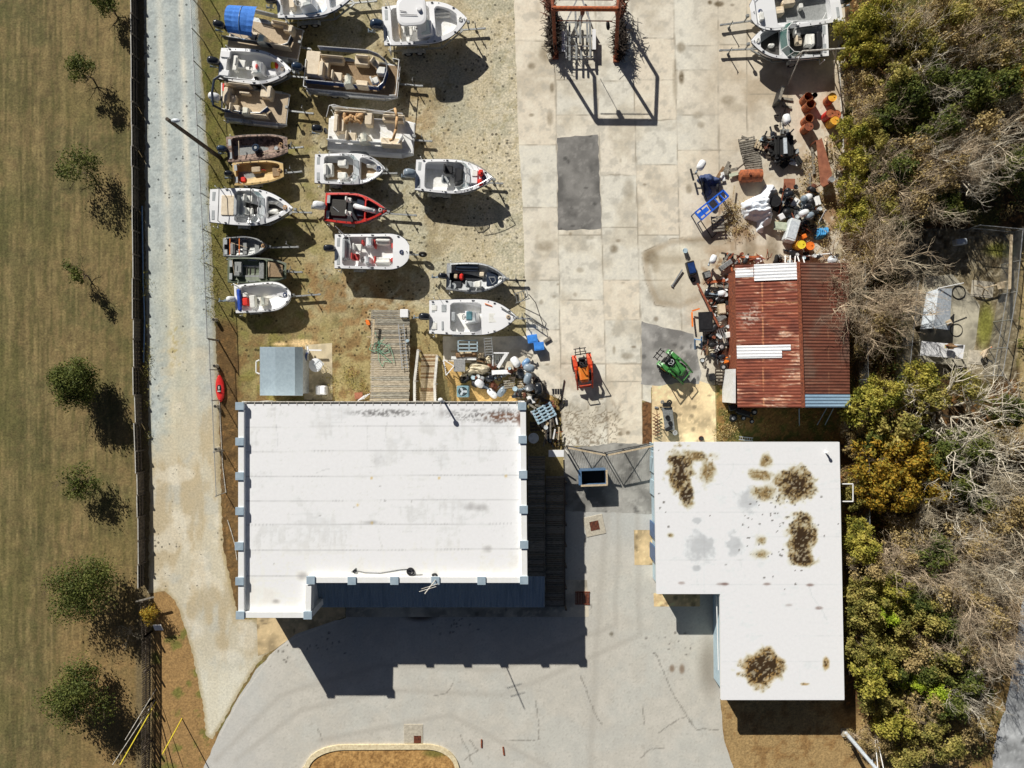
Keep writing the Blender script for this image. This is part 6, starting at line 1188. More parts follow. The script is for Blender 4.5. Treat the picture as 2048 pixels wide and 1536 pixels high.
# gate across the alley with braces
GT = [(1129, 895, 1.7), (1210, 913, 1.7), (1306, 891, 1.7)]
for i, (p, q) in enumerate((((1132, 891), (1204, 905)), ((1209, 905), (1298, 887)))):
    A, B2 = W(*p, 0), W(*q, 0); r = thing('mesh_gate', ('left', 'right')[i] + ' leaf of the mesh gate across the alley between the buildings', 'gate', A, 0, 'mesh gates'); d = B2 - A; b = MB()
    b.bar(Vector((0, 0, 1.75)), d + Vector((0, 0, 1.75)), .10, .07); b.build('top_rail', 'pale_wood', r); b = MB(); b.cyl((0, 0, .12), d + Vector((0, 0, .12)), .03); 
    for t in (0, .4, 1): b.cyl(d * t, d * t + Vector((0, 0, 1.75)), .035)
    b.cyl((0, 0, 1.7), d + Vector((0, 0, .15)), .022); b.build('frame', 'black_iron', r); netting([(0, 0, 0), tuple(d)], 1.7, 'chain_link', r)
gp = thing('gate_post', 'pair of leaning gate posts with white board at the store corner', 'post', W(1131, 900, 0)); b = MB(); b.cyl((0, 0, 0), (0, 0, 2.2), .06); b.build('post', 'rail_grey', gp); b = MB(); b.box((-.75, -.05, 1.9), (1.0, .45, .05), ch=.01); b.build('board', 'gel_white', gp); b = MB(); b.bar((-.2, -.5, 1.2), (-.1, -1.4, .2), .1, .06); b.build('brace', 'pale_wood', gp)
prop('pipe_rack', 'small stack of white pipes at the corner of the flat roofed shop', 'pipe', lambda b: [b.cyl(W(1299, 885 + 4 * i, 1.6), W(1309, 888 + 4 * i, 1.6), .03) for i in range(5)], 'pale_blue')
# dark open trailer box (dumpster)
dp = thing('skip_bin', 'small open blue steel skip standing in front of the mesh gate', 'skip', W(1184, 951, 0), R(2)); w2, h2 = .85, .5; b = MB()
for x, y, sx, sy in ((0, h2, 1.7, .06), (0, -h2, 1.7, .06), (-w2, 0, .06, 1.0), (w2, 0, .06, 1.0)): b.box((x, y, .62), (sx, sy, 1.05))
b.build('side', 'steel_blue', dp); b = MB(); b.box((0, 0, .12), (1.66, .96, .06)); b.build('floor', 'dark_void', dp); b = MB(); b.box((0, -h2, 1.17), (1.78, .12, .06)); b.box((w2, 0, 1.165), (.12, 1.0, .05)); b.build('rim', 'pale_wood', dp); b = MB(); b.box((-w2 - .09, 0, .8), (.12, 1.0, .18)); b.build('lift_pocket', 'steel_blue', dp)

# ================================================================ TRACTORS
mat('trac_orange', (250, 138, 58), (236, 116, 44), 4, .35, coat=.2); mat('trac_red', (236, 96, 58), (206, 72, 46), 5, .4); mat('trac_green', (84, 152, 82), (60, 118, 60), 4, .35, coat=.2); mat('trac_yellow', (220, 190, 60), None, 4, .5)
def tractor(label, rear, front, mh, mb, rim, loader=True):
    A, Bf = W(*rear, .5), W(*front, .5); d = Bf - A; L = math.hypot(d.x, d.y); r = thing('tractor', label, 'tractor', (A.x, A.y, 0), math.atan2(d.y, d.x))
    x1 = L * .62
    for sg in (1, -1):
        b = MB(); M = Matrix.Rotation(R(90), 3, 'X'); b.torus((.15, sg * .52, .5), .36, .14, M, 22, 8)
        for i in range(18):
            a = i / 18 * 6.283; c = Vector((.15 + .49 * math.cos(a), sg * .52, .5 + .49 * math.sin(a))); b.box(c, (.05, .26, .05), M=Matrix.Rotation(-a, 4, 'Y'))
        w_ = b.build('rear_wheel', 'rubber', r); b = MB(); b.cyl((.15, sg * .44, .5), (.15, sg * .61, .5), .26, n=14); b.build('rim', rim, w_)
        b = MB(); b.torus((x1 + .2, sg * .45, .3), .2, .10, M, 16, 8); w_ = b.build('front_wheel', 'rubber', r); b = MB(); b.cyl((x1 + .2, sg * .4, .3), (x1 + .2, sg * .53, .3), .15, n=12); b.build('rim', rim, w_)
        b = MB(); pr = [(-.45, .55), (-.40, .90), (-.15, 1.06), (.3, 1.06), (.55, .92), (.66, .62)]
        for (xa, za), (xb, zb) in zip(pr[:-1], pr[1:]): b.add([(xa, sg * .36, za), (xb, sg * .36, zb), (xb, sg * .64, zb), (xa, sg * .64, za), (xa, sg * .36, .5), (xb, sg * .36, .5)], [(0, 1, 2, 3), (0, 4, 5, 1)])
        b.build('fender', mb, r)
    b = MB(); b.box((x1 * .5, 0, .55), (x1 + .5, .36, .3), ch=.05); b.box((.15, 0, .5), (.3, .9, .2)); b.box((x1 + .2, 0, .32), (.2, .8, .12)); b.build('chassis', 'black_iron', r)
    b = MB(); xs = x1 * .42; xe = x1 + .55
    b.rings([[(xs, -.36, .7), (xs, .36, .7), (xs, .34, 1.12), (xs, .24, 1.18), (xs, -.24, 1.18), (xs, -.34, 1.12)], [(xe - .2, -.33, .66), (xe - .2, .33, .66), (xe - .2, .31, 1.02), (xe - .2, .22, 1.09), (xe - .2, -.22, 1.09), (xe - .2, -.31, 1.02)], [(xe, -.2, .66), (xe, .2, .66), (xe, .18, .9), (xe, .1, .94), (xe, -.1, .94), (xe, -.18, .9)]]); h_ = b.build('hood', mh, r)
    b = MB(); b.cyl((xs + .2, .1, 1.15), (xs + .2, .1, 1.22), .035); b.build('filler_cap', 'black_plastic', h_)
    b = MB(); b.box((.12, 0, .88), (.42, .46, .12), ch=.05); b.box((-.12, 0, 1.1), (.1, .44, .36), ch=.04); b.build('seat', 'black_plastic', r)
    b = MB(); p = Vector((xs - .22, 0, 1.22)); M = Matrix.Rotation(R(-35), 3, 'Y'); b.torus(p, .19, .02, M, 16, 6); b.cyl(p, p + Vector((.2, 0, -.3)), .025); [b.cyl(p, p + M @ Vector((.19 * math.cos(q), .19 * math.sin(q), 0)), .014, n=5) for q in (0, 2.1, 4.2)]; b.build('steering_wheel', 'black_plastic' if mh != 'trac_green' else 'vinyl_grey', r)
    b = MB(); b.tube([(-.35, -.5, .8), (-.42, -.48, 2.15), (-.42, .48, 2.15), (-.35, .5, .8)], .035); b.build('roll_bar', 'black_iron', r)
    b = MB(); b.bar((-.4, 0, .5), (-.95, 0, .45), .06, .08); b.bar((-.5, -.35, .55), (-.85, -.3, .5), .05, .05); b.bar((-.5, .35, .55), (-.85, .3, .5), .05, .05); b.bar((-.85, -.42, .5), (-.85, .42, .5), .06, .06); b.bar((-.62, -.4, .62), (-.62, .4, .62), .05, .05); b.build('hitch', 'black_iron', r)
    for sg in (1, -1):
        b = MB(); P = [(xs + .05, sg * .54, .65), (xs + .12, sg * .54, 1.25), (x1 + .2, sg * .54, 1.05), (xe + .42, sg * .50, .35)]
        for u, v in zip(P[:-1], P[1:]): b.bar(u, v, .10, .13)
        b.build('loader_arm', mb if mh == 'trac_green' else 'trac_red', r)
    b = MB(); b.bar((xe + .3, -.5, .42), (xe + .3, .5, .42), .07, .07); b.build('cross_tube', mb if mh == 'trac_green' else 'trac_red', r)
    b = MB(); b.tube([(xe + .15, -.35, .5), (xe + .2, -.35, 1.0), (xe + .2, .35, 1.0), (xe + .15, .35, .5)], .03); b.build('grille_guard', mb if mh == 'trac_green' else 'trac_red', r)
    b = MB(); b.box((xs + .02, 0, 1.1), (.12, .5, .2), ch=.03); b.build('dash', 'black_plastic', r)
tractor('small orange tractor with front loader arms on the concrete drive', (1163, 722), (1169, 765), 'trac_orange', 'trac_red', 'trac_orange')
tractor('small green tractor with loader arms on the dark asphalt patch', (1334, 722), (1366, 748), 'trac_green', 'trac_green', 'trac_yellow')

# ================================================================ RUSTY HOIST AND EMPTY TRAILER
mat('rust_dark', (120, 72, 52), (70, 44, 34), 8, .85, bump=.2); mat('vine', (62, 52, 44), (34, 29, 25), 8, .9); mat('dead_brown', (134, 96, 62), (96, 66, 42), 8, .9)
hs = thing('boat_hoist', 'rusty tubular boat hoist frame overgrown with dark vines at the top edge', 'hoist', W(1170, 110, 0)); o_ = hs.location.copy(); HZ = 4.15
T = {k: W(x, y, HZ) - o_ for k, (x, y) in dict(fl=(1106, 17), fr=(1236, 18), bl=(1102, -82), br=(1240, -82)).items()}
G_ = {k: W(x, y, 0) - o_ for k, (x, y) in dict(fl=(1111, 112), fr=(1232, 118), bl=(1106, 20), br=(1236, 22)).items()}
for a, c, r_, m_ in (('fl', 'fr', .15, 'rust_orange'), ('fl', 'bl', .11, 'rust'), ('fr', 'br', .11, 'rust')): b = MB(); b.cyl(T[a], T[c], r_, n=12); b.build('top_beam', m_, hs)
b = MB(); b.cyl(T['fl'] + Vector((.3, -.6, -.3)), T['fr'] + Vector((-.3, -.6, -.3)), .035); b.cyl(T['fl'] + Vector((.3, .55, 0)), T['fr'] + Vector((-.3, .55, 0)), .025); b.build('tie_rod', 'rust', hs)
for k in T: b = MB(); b.cyl(G_[k], T[k], .12, n=10); b.box(G_[k] + Vector((0, 0, .1)), (.4, .5, .2)); b.build('leg', 'rust', hs)
for a, c in (('fl', 'bl'), ('fr', 'br')): b = MB(); b.cyl(G_[a] + Vector((0, 0, .7)), G_[c] + Vector((0, 0, .7)), .09); b.build('side_beam', 'rust', hs)
m_ = W(1166, 17, HZ) - o_; b = MB(); b.box(m_ + Vector((0, 0, -.25)), (.25, .3, .5)); b.cyl(m_, m_ + Vector((.1, 0, -2.2)), .02); b.build('chain_block', 'rust_dark', hs)
def vines(name, label, cx, cy, rx, ry, zmax, seed, n=150, m='vine', cat='vine', grp='vines on the hoist'):
    rr = random.Random(seed); b = MB(); c = W(cx, cy, 0); k = 1 / 29.35
    for _ in range(n):
        a = rr.uniform(0, 6.28); q = math.sqrt(rr.random()); z = rr.uniform(.05, zmax); p = Vector((c.x + rx * k * q * math.cos(a), c.y + ry * k * q * math.sin(a), z)); d = Vector((rr.gauss(0, 1), rr.gauss(0, 1), rr.gauss(0, .7))).normalized(); l = rr.uniform(.15, .5)
        s_ = d.cross(Vector((0, 0, 1))); s_ = (s_.normalized() if s_.length > .1 else Vector((1, 0, 0))) * rr.uniform(.02, .07); b.add([p - s_, p + s_, p + d * l + s_ * .3, p + d * l - s_ * .3], [(0, 1, 2, 3)])
        if _ % 3 == 0: b.cyl(p, p + d * l * 1.5, .016, n=3)
    return tag(b.build(name, m), label, cat, grp)
vines('dead_vine', 'dark dead vines around the left front leg of the rusty hoist', 1105, 76, 11, 36, 1.3, 1, 620); vines('dead_vine', 'dark dead vines around the right front leg of the rusty hoist', 1238, 88, 10, 34, 1.2, 2, 620); vines('dead_vine', 'brown dead vines at the upper left leg of the hoist by the top edge', 1096, 18, 8, 24, 2.4, 3, 240, 'rust_dark'); vines('dead_vine', 'brown dead vines at the upper right leg of the hoist by the top edge', 1240, 20, 8, 22, 2.0, 4, 200, 'rust_dark')
for nm, x, y in (('tyre hanging on the inner side of the right hoist leg', 1216, 51),): prop('tyre', nm, 'tyre', lambda b: b.torus(W(x, y, 1.0), .2, .09, Matrix.Rotation(R(70), 3, 'Y'), 16, 8), 'rubber')
prop('concrete_block', 'pale concrete block beside the left hoist leg', 'block', lambda b: (b.box(W(1099, 113, .12), (.3, .42, .24), .4, ch=.02), b.box(W(1099, 113, .25), (.1, .12, .03), .4)), 'concrete_obj')
et = thing('boat_trailer', 'empty silver bunk trailer under the rusty hoist', 'trailer', W(1158, 120, 0)); o_ = et.location.copy(); tp = lambda x, y, z=.55: W(*K(15, x, y), z) - o_
b = MB()
for p, q in (((545, 690), (545, 260)), ((840, 690), (830, 250)), ((545, 260), (690, -40)), ((830, 250), (720, -40))): b.bar(tp(*p), tp(*q), .08, .12)
b.build('frame', 'alu', et)
for y in (265, 440, 545, 670): b = MB(); b.bar(tp(530, y, .5), tp(870 if y == 670 else 840, y, .5), .07, .07); b.build('cross_bar', 'alu', et)
for x0, y0, x1, y1 in ((585, 280, 585, 715), (655, 130, 660, 330), (665, 440, 665, 700), (708, 190, 712, 520), (722, 550, 725, 700), (790, 230, 800, 500), (825, 240, 830, 660), (650, 330, 690, 420)): b = MB(); b.bar(tp(x0, y0, .72), tp(x1, y1, .72), .13, .06); b.build('bunk', 'alu_dull', et)
for x, y0, y1 in ((512, 370, 610), (875, 345, 585)):
    b = MB(); p, q = tp(x, y0, .6), tp(x, y1, .6); b.bar(p, q, .24, .05); b.bar(p + Vector((0, 0, -.1)), p + Vector((0, .01, -.4)), .22, .05); b.build('fender', 'gel_white', et)
    for t in (.3, .75): c = p.lerp(q, t); b = MB(); b.torus((c.x, c.y, .31), .2, .09, Matrix.Rotation(R(90), 3, 'Y'), 14, 8); b.build('wheel', 'rubber', et)
b = MB(); b.bar(tp(740, 0), tp(715, -120), .1, .1); b.build('tongue', 'alu', et)
# ================================================================ LOOSE THINGS ON THE GROUND
mat('drum_rust', (176, 100, 60), (104, 60, 42), 5, .75, bump=.2); mat('drum_in', (170, 96, 52), (90, 52, 34), 6, .9); mat('drum_yellow', (232, 176, 62), (206, 140, 44), 4, .6); mat('tarp_white', (226, 232, 238), (196, 204, 214), 5, .7); mat('tarp_tan', (206, 196, 172), (170, 160, 136), 5, .8); mat('tarp_navy', (62, 78, 116), (40, 52, 84), 6, .7)
mat('bin_blue', (70, 142, 224), (54, 120, 200), 4, .45); mat('cart_blue', (40, 104, 214), (30, 82, 180), 5, .45); mat('crate_blue', (168, 190, 202), (140, 164, 178), 5, .6); mat('ac_blue', (120, 150, 158), (98, 128, 138), 5, .5); mat('granite', (150, 150, 148), (110, 110, 110), 26, .6, lo=.42, hi=.58); mat('appliance', (206, 210, 210), (176, 182, 184), 4, .4)
mat('green_board', (188, 194, 172), (160, 168, 146), 4, .7); mat('kayak_red', (232, 54, 50), (204, 40, 40), 4, .35); mat('net_blue', (70, 150, 196), (44, 110, 160), 20, .8)
def P3(c, x, y, z=0): return W(*K(c, x, y), z)
def motor_at(label, c, x, y, z, rz, m, lying=False, sc=1.0, leg='cowl_grey', group='outboard motors in the scrap'):
    p = P3(c, x, y, z); r = thing('outboard_motor', label, 'outboard motor', (p.x, p.y, max(0, z - .55) if not lying else 0), rz, group)
    T = Matrix.Translation((0, 0, .75 if not lying else .28)) @ (Matrix.Rotation(R(80), 4, 'Y') if lying else Matrix.Rotation(.15, 4, 'Y'))
    def ring(zz, lx, ly, ox): return [T @ Vector((ox + math.copysign(abs(math.cos(a)) ** .6, math.cos(a)) * lx * sc, math.copysign(abs(math.sin(a)) ** .7, math.sin(a)) * ly * sc, zz * sc)) for a in [2 * math.pi * i / 14 for i in range(14)]]
    b = MB(); b.rings([ring(*q) for q in ((-.16, .25, .17, 0), (-.05, .34, .22, 0), (.14, .36, .24, -.02), (.28, .31, .20, -.03), (.36, .18, .11, -.03))]); b.build('cowl', m, r, True)
    b = MB(); b.add([T @ Vector(v) for v in ((-.1, -.09, -.15), (.12, -.09, -.15), (.12, .09, -.15), (-.1, .09, -.15), (-.06, -.05, -.72), (.1, -.05, -.72), (.1, .05, -.72), (-.06, .05, -.72))], [(0, 4, 5, 1), (1, 5, 6, 2), (2, 6, 7, 3), (3, 7, 4, 0), (4, 7, 6, 5)]); b.cyl(T @ Vector((-.25, 0, -.68)), T @ Vector((.2, 0, -.68)), .07, .03); b.box(T @ Vector((.12, 0, -.2)), (.16, .3, .3)); b.build('drive_leg', leg, r)
    return r
def barrel(label, px, py, m, h=.88, rad=.29, full=False, rim=None, mi='drum_in'):
    p = W(px, py, .8); 
    base = Vector((p.x, p.y, 0))
    r = thing('oil_drum', label, 'barrel', base, 0, 'old oil drums')
    b = MB(); n = 20
    def rg_(z, rr_): return [(rr_ * math.cos(2 * math.pi * i / n), rr_ * math.sin(2 * math.pi * i / n), z) for i in range(n)]
    prof = [(0, rad * .97), (.03, rad), (h * .33, rad), (h * .345, rad * 1.035), (h * .36, rad), (h * .65, rad), (h * .665, rad * 1.035), (h * .68, rad), (h - .03, rad), (h, rad * 1.02)]
    b.rings([rg_(z, q) for z, q in prof], caps=False); b.build('shell', m, r)
    b = MB(); 
    if full: b.rings([rg_(h, rad * 1.02), rg_(h - .025, rad * .95)], caps=False); b.add(rg_(h - .025, rad * .95), [tuple(range(n))]); b.cyl((rad * .4, .05, h - .02), (rad * .4, .05, h + .02), .05)
    else: b.rings([rg_(h, rad * 1.02), rg_(h, rad * .94), rg_(.15, rad * .94)], caps=False); b.add(rg_(.15, rad * .94), [tuple(range(n))])
    b.build('lid' if full else 'inside', mi if not full else (rim or m), r); return r
barrel('rusty open drum at the upper left of the drum cluster', 1616, 194, 'drum_rust'); barrel('rusty open drum with pale rim just below the upper left drum', 1621, 208, 'drum_rust', rad=.31); barrel('tall orange drum with pale lid by the white pipe', 1664, 195, 'drum_rust', full=True, rim='drum_yellow'); barrel('red brown drum with pale dot on its lid', 1660, 227, 'red_paint', full=True, rim='drum_rust'); barrel('flat rusty brown drum nearest the white pipe', 1676, 226, 'drum_rust', full=True, h=.6); barrel('bright yellow drum with orange lid in the drum cluster', 1669, 241, 'drum_yellow', full=True, rim='drum_yellow'); barrel('rusty drum standing above the red lidded drum', 1618, 237, 'drum_rust'); barrel('rusty drum at the bottom of the left drum row', 1617, 253, 'drum_rust', full=True, rim='rust'); barrel('small grey open can among the drums', 1629, 191, 'alu', rad=.17, h=.9, mi='dark_void'); barrel('small rusty bucket beside the pale rimmed drum', 1634, 203, 'drum_rust', rad=.15, h=.4)
barrel('yellow orange drum above the rusty barn roof', 1602, 489, 'drum_yellow', full=True, rim='yellow'); barrel('orange brown drum beside the yellow one above the barn', 1623, 490, 'drum_rust', h=.6, full=True, rim='orange')
def plank(label, c, pts, z, m='old_wood', w=.16, th=.045, grp='loose planks', nm='plank'):
    a, e = P3(c, *pts[0], z if not isinstance(z, tuple) else z[0]), P3(c, *pts[1], z if not isinstance(z, tuple) else z[1]); b = MB(); b.bar(a, e, w, th); k = (e - a).normalized(); b.bar(a + k * .05 + Vector((0, 0, th * .6)), a + k * .12 + Vector((0, 0, th * .6)), w * .5, .012); return tag(b.build(nm, m), label, 'plank', grp)
def pallet(label, c, x, y, rz, z=.0, w=1.15, l=1.0, m='old_wood', n=6, mb='dark_wood', grp='wooden pallets', nm='pallet'):
    p = P3(c, x, y, z + .12); r = thing(nm, label, 'pallet', (p.x, p.y, z), rz, grp)
    for i in range(n): b = MB(); b.box((0, -l / 2 + l * (i + .5) / n, .13), (w, l / n * .62, .022)); b.build('slat', m, r)
    for x_ in (-w / 2 + .05, 0, w / 2 - .05): b = MB(); b.box((x_, 0, .065), (.05, l, .1)); b.build('bearer', mb, r)
    return r
def heap(label, cat, name, poly_px, c, hmax, m, seed, fold=5, sub=26, zb=0.0):
    """draped cloth heap: folded height field over an outline"""
    P = [P3(c, x, y, .2) for x, y in poly_px]; xs = [p.x for p in P]; ys = [p.y for p in P]; x0, x1, y0, y1 = min(xs), max(xs), min(ys), max(ys); n = sub
    gx = np.linspace(x0, x1, n); gy = np.linspace(y0, y1, n); X, Y = np.meshgrid(gx, gy); d = sd(X, Y, [(p.x, p.y) for p in P]); s_ = max(x1 - x0, y1 - y0)
    q = np.clip(-d / (s_ * .16), 0, 1) ** .6; Z = q * hmax * (.35 + .9 * fbm(X, Y, 1.4, 3, seed)) + q * .24 * np.abs(np.sin((X * math.cos(seed) + Y * math.sin(seed) + .5 * fbm(X, Y, 1.2, 3, seed + 5)) * fold)) + zb
    idx = np.arange(X.size).reshape(X.shape); k = (d[:-1, :-1] < .03) | (d[1:, 1:] < .03)
    Q = np.stack([idx[:-1, :-1][k], idx[:-1, 1:][k], idx[1:, 1:][k], idx[1:, :-1][k]], 1); Z = np.where(d > 0, .0, Z)
    used, inv = np.unique(Q, return_inverse=True)
    return tag(mesh_np(name, np.stack([X.ravel()[used], Y.ravel()[used], Z.ravel()[used]], 1), inv.reshape(Q.shape), None, m), label, cat)
def tyre(label, c, x, y, z=.1, M=None, R_=.22, r_=.09, grp='loose tyres', rim=True, nm='tyre'):
    p = P3(c, x, y, z); b = MB(); b.torus(p, R_, r_, M, 18, 8); 
    if rim: b2 = (M or Matrix.Identity(3)); b.cyl(p - b2 @ Vector((0, 0, .05)), p + b2 @ Vector((0, 0, .05)), R_ * .72, n=12, m=1)
    return tag(b.build(nm, ['rubber', 'hub']), label, 'tyre', grp)
def bx(name, label, cat, c, x, y, z, d, rz, m, group=None, extra=None, m2=None):
    p = P3(c, x, y, z + d[2] / 2); b = MB(); b.box((p.x, p.y, z + d[2] / 2), d, rz, ch=min(d) * .12)
    if extra: extra(b, Vector((p.x, p.y, z + d[2])))
    else: b.box((p.x, p.y, z + d[2] + .012), (d[0] * .8, d[1] * .75, .025), rz, m=1)
    return tag(b.build(name, [m, m2 or m]), label, cat, group)
# ---- strip by the drive, right of the drums
bx('sign_panel', 'dark weathered panel leaning on its edge left of the drums', 'panel', 9, 1120, 190, .0, (.22, 1.1, 1.0), -.3, 'black_plastic', m2='old_wood')
plank('short plank beside the leaning dark panel, upper of two', 9, ((1140, 205), (1285, 225)), .1); plank('short plank beside the leaning dark panel, lower of two', 9, ((1160, 295), (1270, 315)), .1)
for i, y in enumerate((405, 520)): tyre(('upper', 'lower')[i] + ' of two small wheels left of the white standing outboard', 9, 1095, y, .15, Matrix.Rotation(R(90), 3, 'X'), .11, .05)
prop('steel_trestle', 'thin black steel trestle below the leaning dark panel', 'trestle', lambda b: (b.tube([P3(9, 1160, 230, .8), P3(9, 1200, 300, .8), P3(9, 1170, 420, .1)], .025), b.tube([P3(9, 1200, 300, .8), P3(9, 1190, 420, .1)], .025), b.tube([P3(9, 1140, 380, .5), P3(9, 1140, 540, .5)], .03)), 'black_iron')
motor_at('white outboard motor standing below the trestle', 9, 1195, 465, 1.2, R(100), 'cowl_white', leg='hull_grey'); prop('mooring_base', 'pale propeller stand under the white standing outboard', 'stand', lambda b: (b.box(P3(9, 1190, 590, .15), (.6, .3, .12)), b.cyl(P3(9, 1190, 560, .2), P3(9, 1190, 600, .6), .06)), 'alu_dull')
pallet('grey pallet at the upper left of the scrap row', 9, 770, 735, .2); pallet('grey pallet below the first one in the scrap row', 9, 800, 850, .2, .0); pallet('lowest pallet of the scrap row beside the rusty tank', 9, 830, 940, .12); pallet('small pale pallet standing askew on the pallet row', 9, 915, 740, 1.2, .15, .6, .8, 'pale_wood', 4)
for i, (a, e, z, m) in enumerate((((955, 640), (1090, 680), .5, 'old_wood'), ((960, 660), (1080, 690), .35, 'brown_wood'), ((700, 640), (775, 670), .05, 'old_wood'), ((1000, 830), (1110, 840), .6, 'old_wood'), ((980, 880), (1120, 860), .5, 'dark_wood'), ((960, 770), (1080, 760), .5, 'rust_dark'))):
    plank(('upper grey plank on the scrap row', 'brown plank under the upper grey plank', 'lone short plank left of the scrap row', 'grey plank crossing the scrap row', 'dark plank low in the scrap row', 'rust coloured board in the middle of the scrap row')[i], 9, (a, e), z, m, .14)
bx('engine_rack', 'dark steel rack holding a pale tube beside the pallets', 'rack', 9, 1165, 770, .0, (1.3, 1.5, .75), .05, 'black_iron', extra=lambda b, p: (b.bar(p + Vector((.0, .5, .06)), p + Vector((.05, -.55, .06)), .22, .1, 1), b.box(p + Vector((-.45, 0, .05)), (.12, 1.2, .1)), b.box(p + Vector((.5, 0, .05)), (.1, 1.3, .1)), b.box(p + Vector((-.1, .6, .04)), (1.1, .1, .1))), m2='lamp_grey')
rr = random.Random(44)
for i in range(22):
    x, y = rr.uniform(950, 1260), rr.uniform(660, 890); k = i % 3; p = P3(9, x, y, .6)
    nm, ct = (('scrap_rod', 'rod'), ('scrap_box', 'box'), ('scrap_pipe', 'pipe'))[k]
    prop(nm, ('thin rusty rod tangled in the scrap row by the pallets', 'small dark metal box in the scrap row by the pallets', 'short grey pipe in the scrap row by the pallets')[k], ct, lambda b: b.cyl(p, p + Vector((rr.uniform(-.5, .5), rr.uniform(-.5, .5), rr.uniform(-.1, .2))), .03, n=5) if k != 1 else (b.box(p, (rr.uniform(.2, .4), rr.uniform(.15, .3), .25), rr.uniform(0, 3)), b.box(p + Vector((0, 0, .14)), (.12, .1, .04), 0)), ('rust_dark', 'black_iron', 'alu_dull')[k], ('rusty rods in the scrap row', 'metal boxes in the scrap row', 'pipes in the scrap row')[k])
tb = thing('steel_table', 'long rust brown steel table with curved end by the wood edge', 'table', P3(9, 1640, 940, 0)); o_ = tb.location.copy(); pt = [P3(9, x, y, 1.0) - o_ for x, y in ((1550, 690), (1615, 665), (1665, 830), (1730, 1060), (1715, 1170), (1625, 1215), (1600, 1190), (1570, 900))]
b = MB(); b.prism([p[:2] for p in pt], .96, 1.0); b.build('top', 'rust_brown', tb) if mat('rust_brown', (156, 100, 74), (124, 76, 56), 3, .75) else None
for p in (pt[0], pt[1], pt[4], pt[6]): b = MB(); b.cyl((p.x, p.y, 0), (p.x, p.y, .96), .04); b.build('leg', 'rust', tb)
p = P3(9, 1730, 1130, 1.3); prop('steel_pot', 'shiny steel pot at the lower end of the long rusty table', 'pot', lambda b: (b.cyl(p - Vector((0, 0, .28)), p, .17, .19, 14), b.torus(p, .18, .02), b.bar(p + Vector((.18, 0, -.1)), p + Vector((.4, .1, -.1)), .05, .04)), 'alu')
prop('wheel_ring', 'pale wheel ring at the upper end of the long rusty table', 'ring', lambda b: (b.torus(P3(9, 1665, 670, .9), .17, .03), b.cyl(P3(9, 1665, 670, .0), P3(9, 1640, 790, .85), .06)), 'deck_tan')
plank('grey fence post lying left of the long rusty table', 9, ((1500, 760), (1525, 1070)), .15, 'old_wood', .15, .12, nm='timber_post'); plank('short grey post lying above the black outboards', 9, ((1475, 1060), (1480, 1210)), .15, 'old_wood', .13, .1, nm='timber_post'); plank('bent pale branch lying right of the rusty table', 9, ((1725, 670), (1770, 1030)), (.2, .3), 'pale_wood', .07, .06, nm='branch'); plank('pale pole lying out of the bushes by the table', 9, ((1740, 800), (1900, 925)), (.2, .5), 'pale_wood', .08, .07, nm='pole')
tk = thing('rusty_tank', 'rusty steel tank lying on its side by the pallets', 'tank', P3(9, 795, 1090, 0)); o_ = tk.location.copy(); a, e = P3(9, 690, 1095, .42) - o_, P3(9, 925, 1085, .42) - o_; b = MB(); b.cyl(a, e, .42, n=22); u = (e - a).normalized(); b.ell(a, (.1, .41, .41), 14, 8); b.build('shell', 'drum_rust', tk, False); b = MB(); b.cyl(a + u * .5 + Vector((0, 0, .4)), a + u * .5 + Vector((0, 0, .5)), .08); b.build('filler_neck', 'rust', tk)
for i, (a, e, m) in enumerate((((425, 1110), (500, 990), 'brown_wood'), ((470, 1120), (560, 930), 'old_wood'), ((500, 1150), (480, 1050), 'white_trim'), ((520, 1080), (550, 990), 'old_wood'), ((560, 1090), (660, 1060), 'green_board'), ((570, 1030), (660, 1010), 'old_wood'), ((650, 1015), (720, 960), 'dark_wood'), ((490, 1050), (460, 1110), 'white_trim'), ((600, 1370), (620, 1200), 'pale_wood'))):
    plank(('brown board fan outermost left of the rusty tank', 'long grey board fan left of the rusty tank', 'white board lowest beside the rusty tank', 'grey board between white and green boards', 'wide pale green board touching the rusty tank', 'grey board above the pale green board', 'dark lath leaning over the rusty tank', 'short white board beside the navy tarp', 'pale plank pair below the rusty tank')[i], 9, (a, e), .1 + .03 * i, m, .22 if i < 6 else .1)
motor_at('white cowled outboard on a cart wrapped in navy cloth', 9, 228, 985, 1.35, R(60), 'cowl_white', sc=1.05); heap('crumpled navy tarpaulin around the cart', 'tarpaulin', 'navy_tarp', [(240, 1080), (330, 1060), (470, 1130), (460, 1200), (340, 1200), (370, 1280), (300, 1330), (280, 1220), (200, 1130)], 9, .7, 'tarp_navy', 3)
prop('motor_cart', 'black hand cart under the navy tarpaulin', 'cart', lambda b: (b.bar(P3(9, 200, 1080, .5), P3(9, 300, 1360, .3), .06, .08), b.bar(P3(9, 120, 1010, .6), P3(9, 155, 1145, .6), .12, .05), b.bar(P3(9, 140, 1070, .6), P3(9, 200, 1070, .6), .05, .05), b.torus(P3(9, 265, 1215, .35), .26, .1, Matrix.Rotation(R(75), 3, 'Y')), b.torus(P3(9, 430, 1225, .35), .2, .09, Matrix.Rotation(R(75), 3, 'Y'))), 'black_plastic')
bt_ = thing('blue_cart_frame', 'bright blue steel frame cart on dark legs', 'cart', P3(10, 360, 460, 0)); o_ = bt_.location.copy(); Cn = [P3(10, *q, 1.0) - o_ for q in ((172, 540), (490, 290), (550, 358), (245, 625))]
b = MB(); 
for i in range(4): b.bar(Cn[i], Cn[(i + 1) % 4], .10, .16)
b.build('frame', 'cart_blue', bt_)
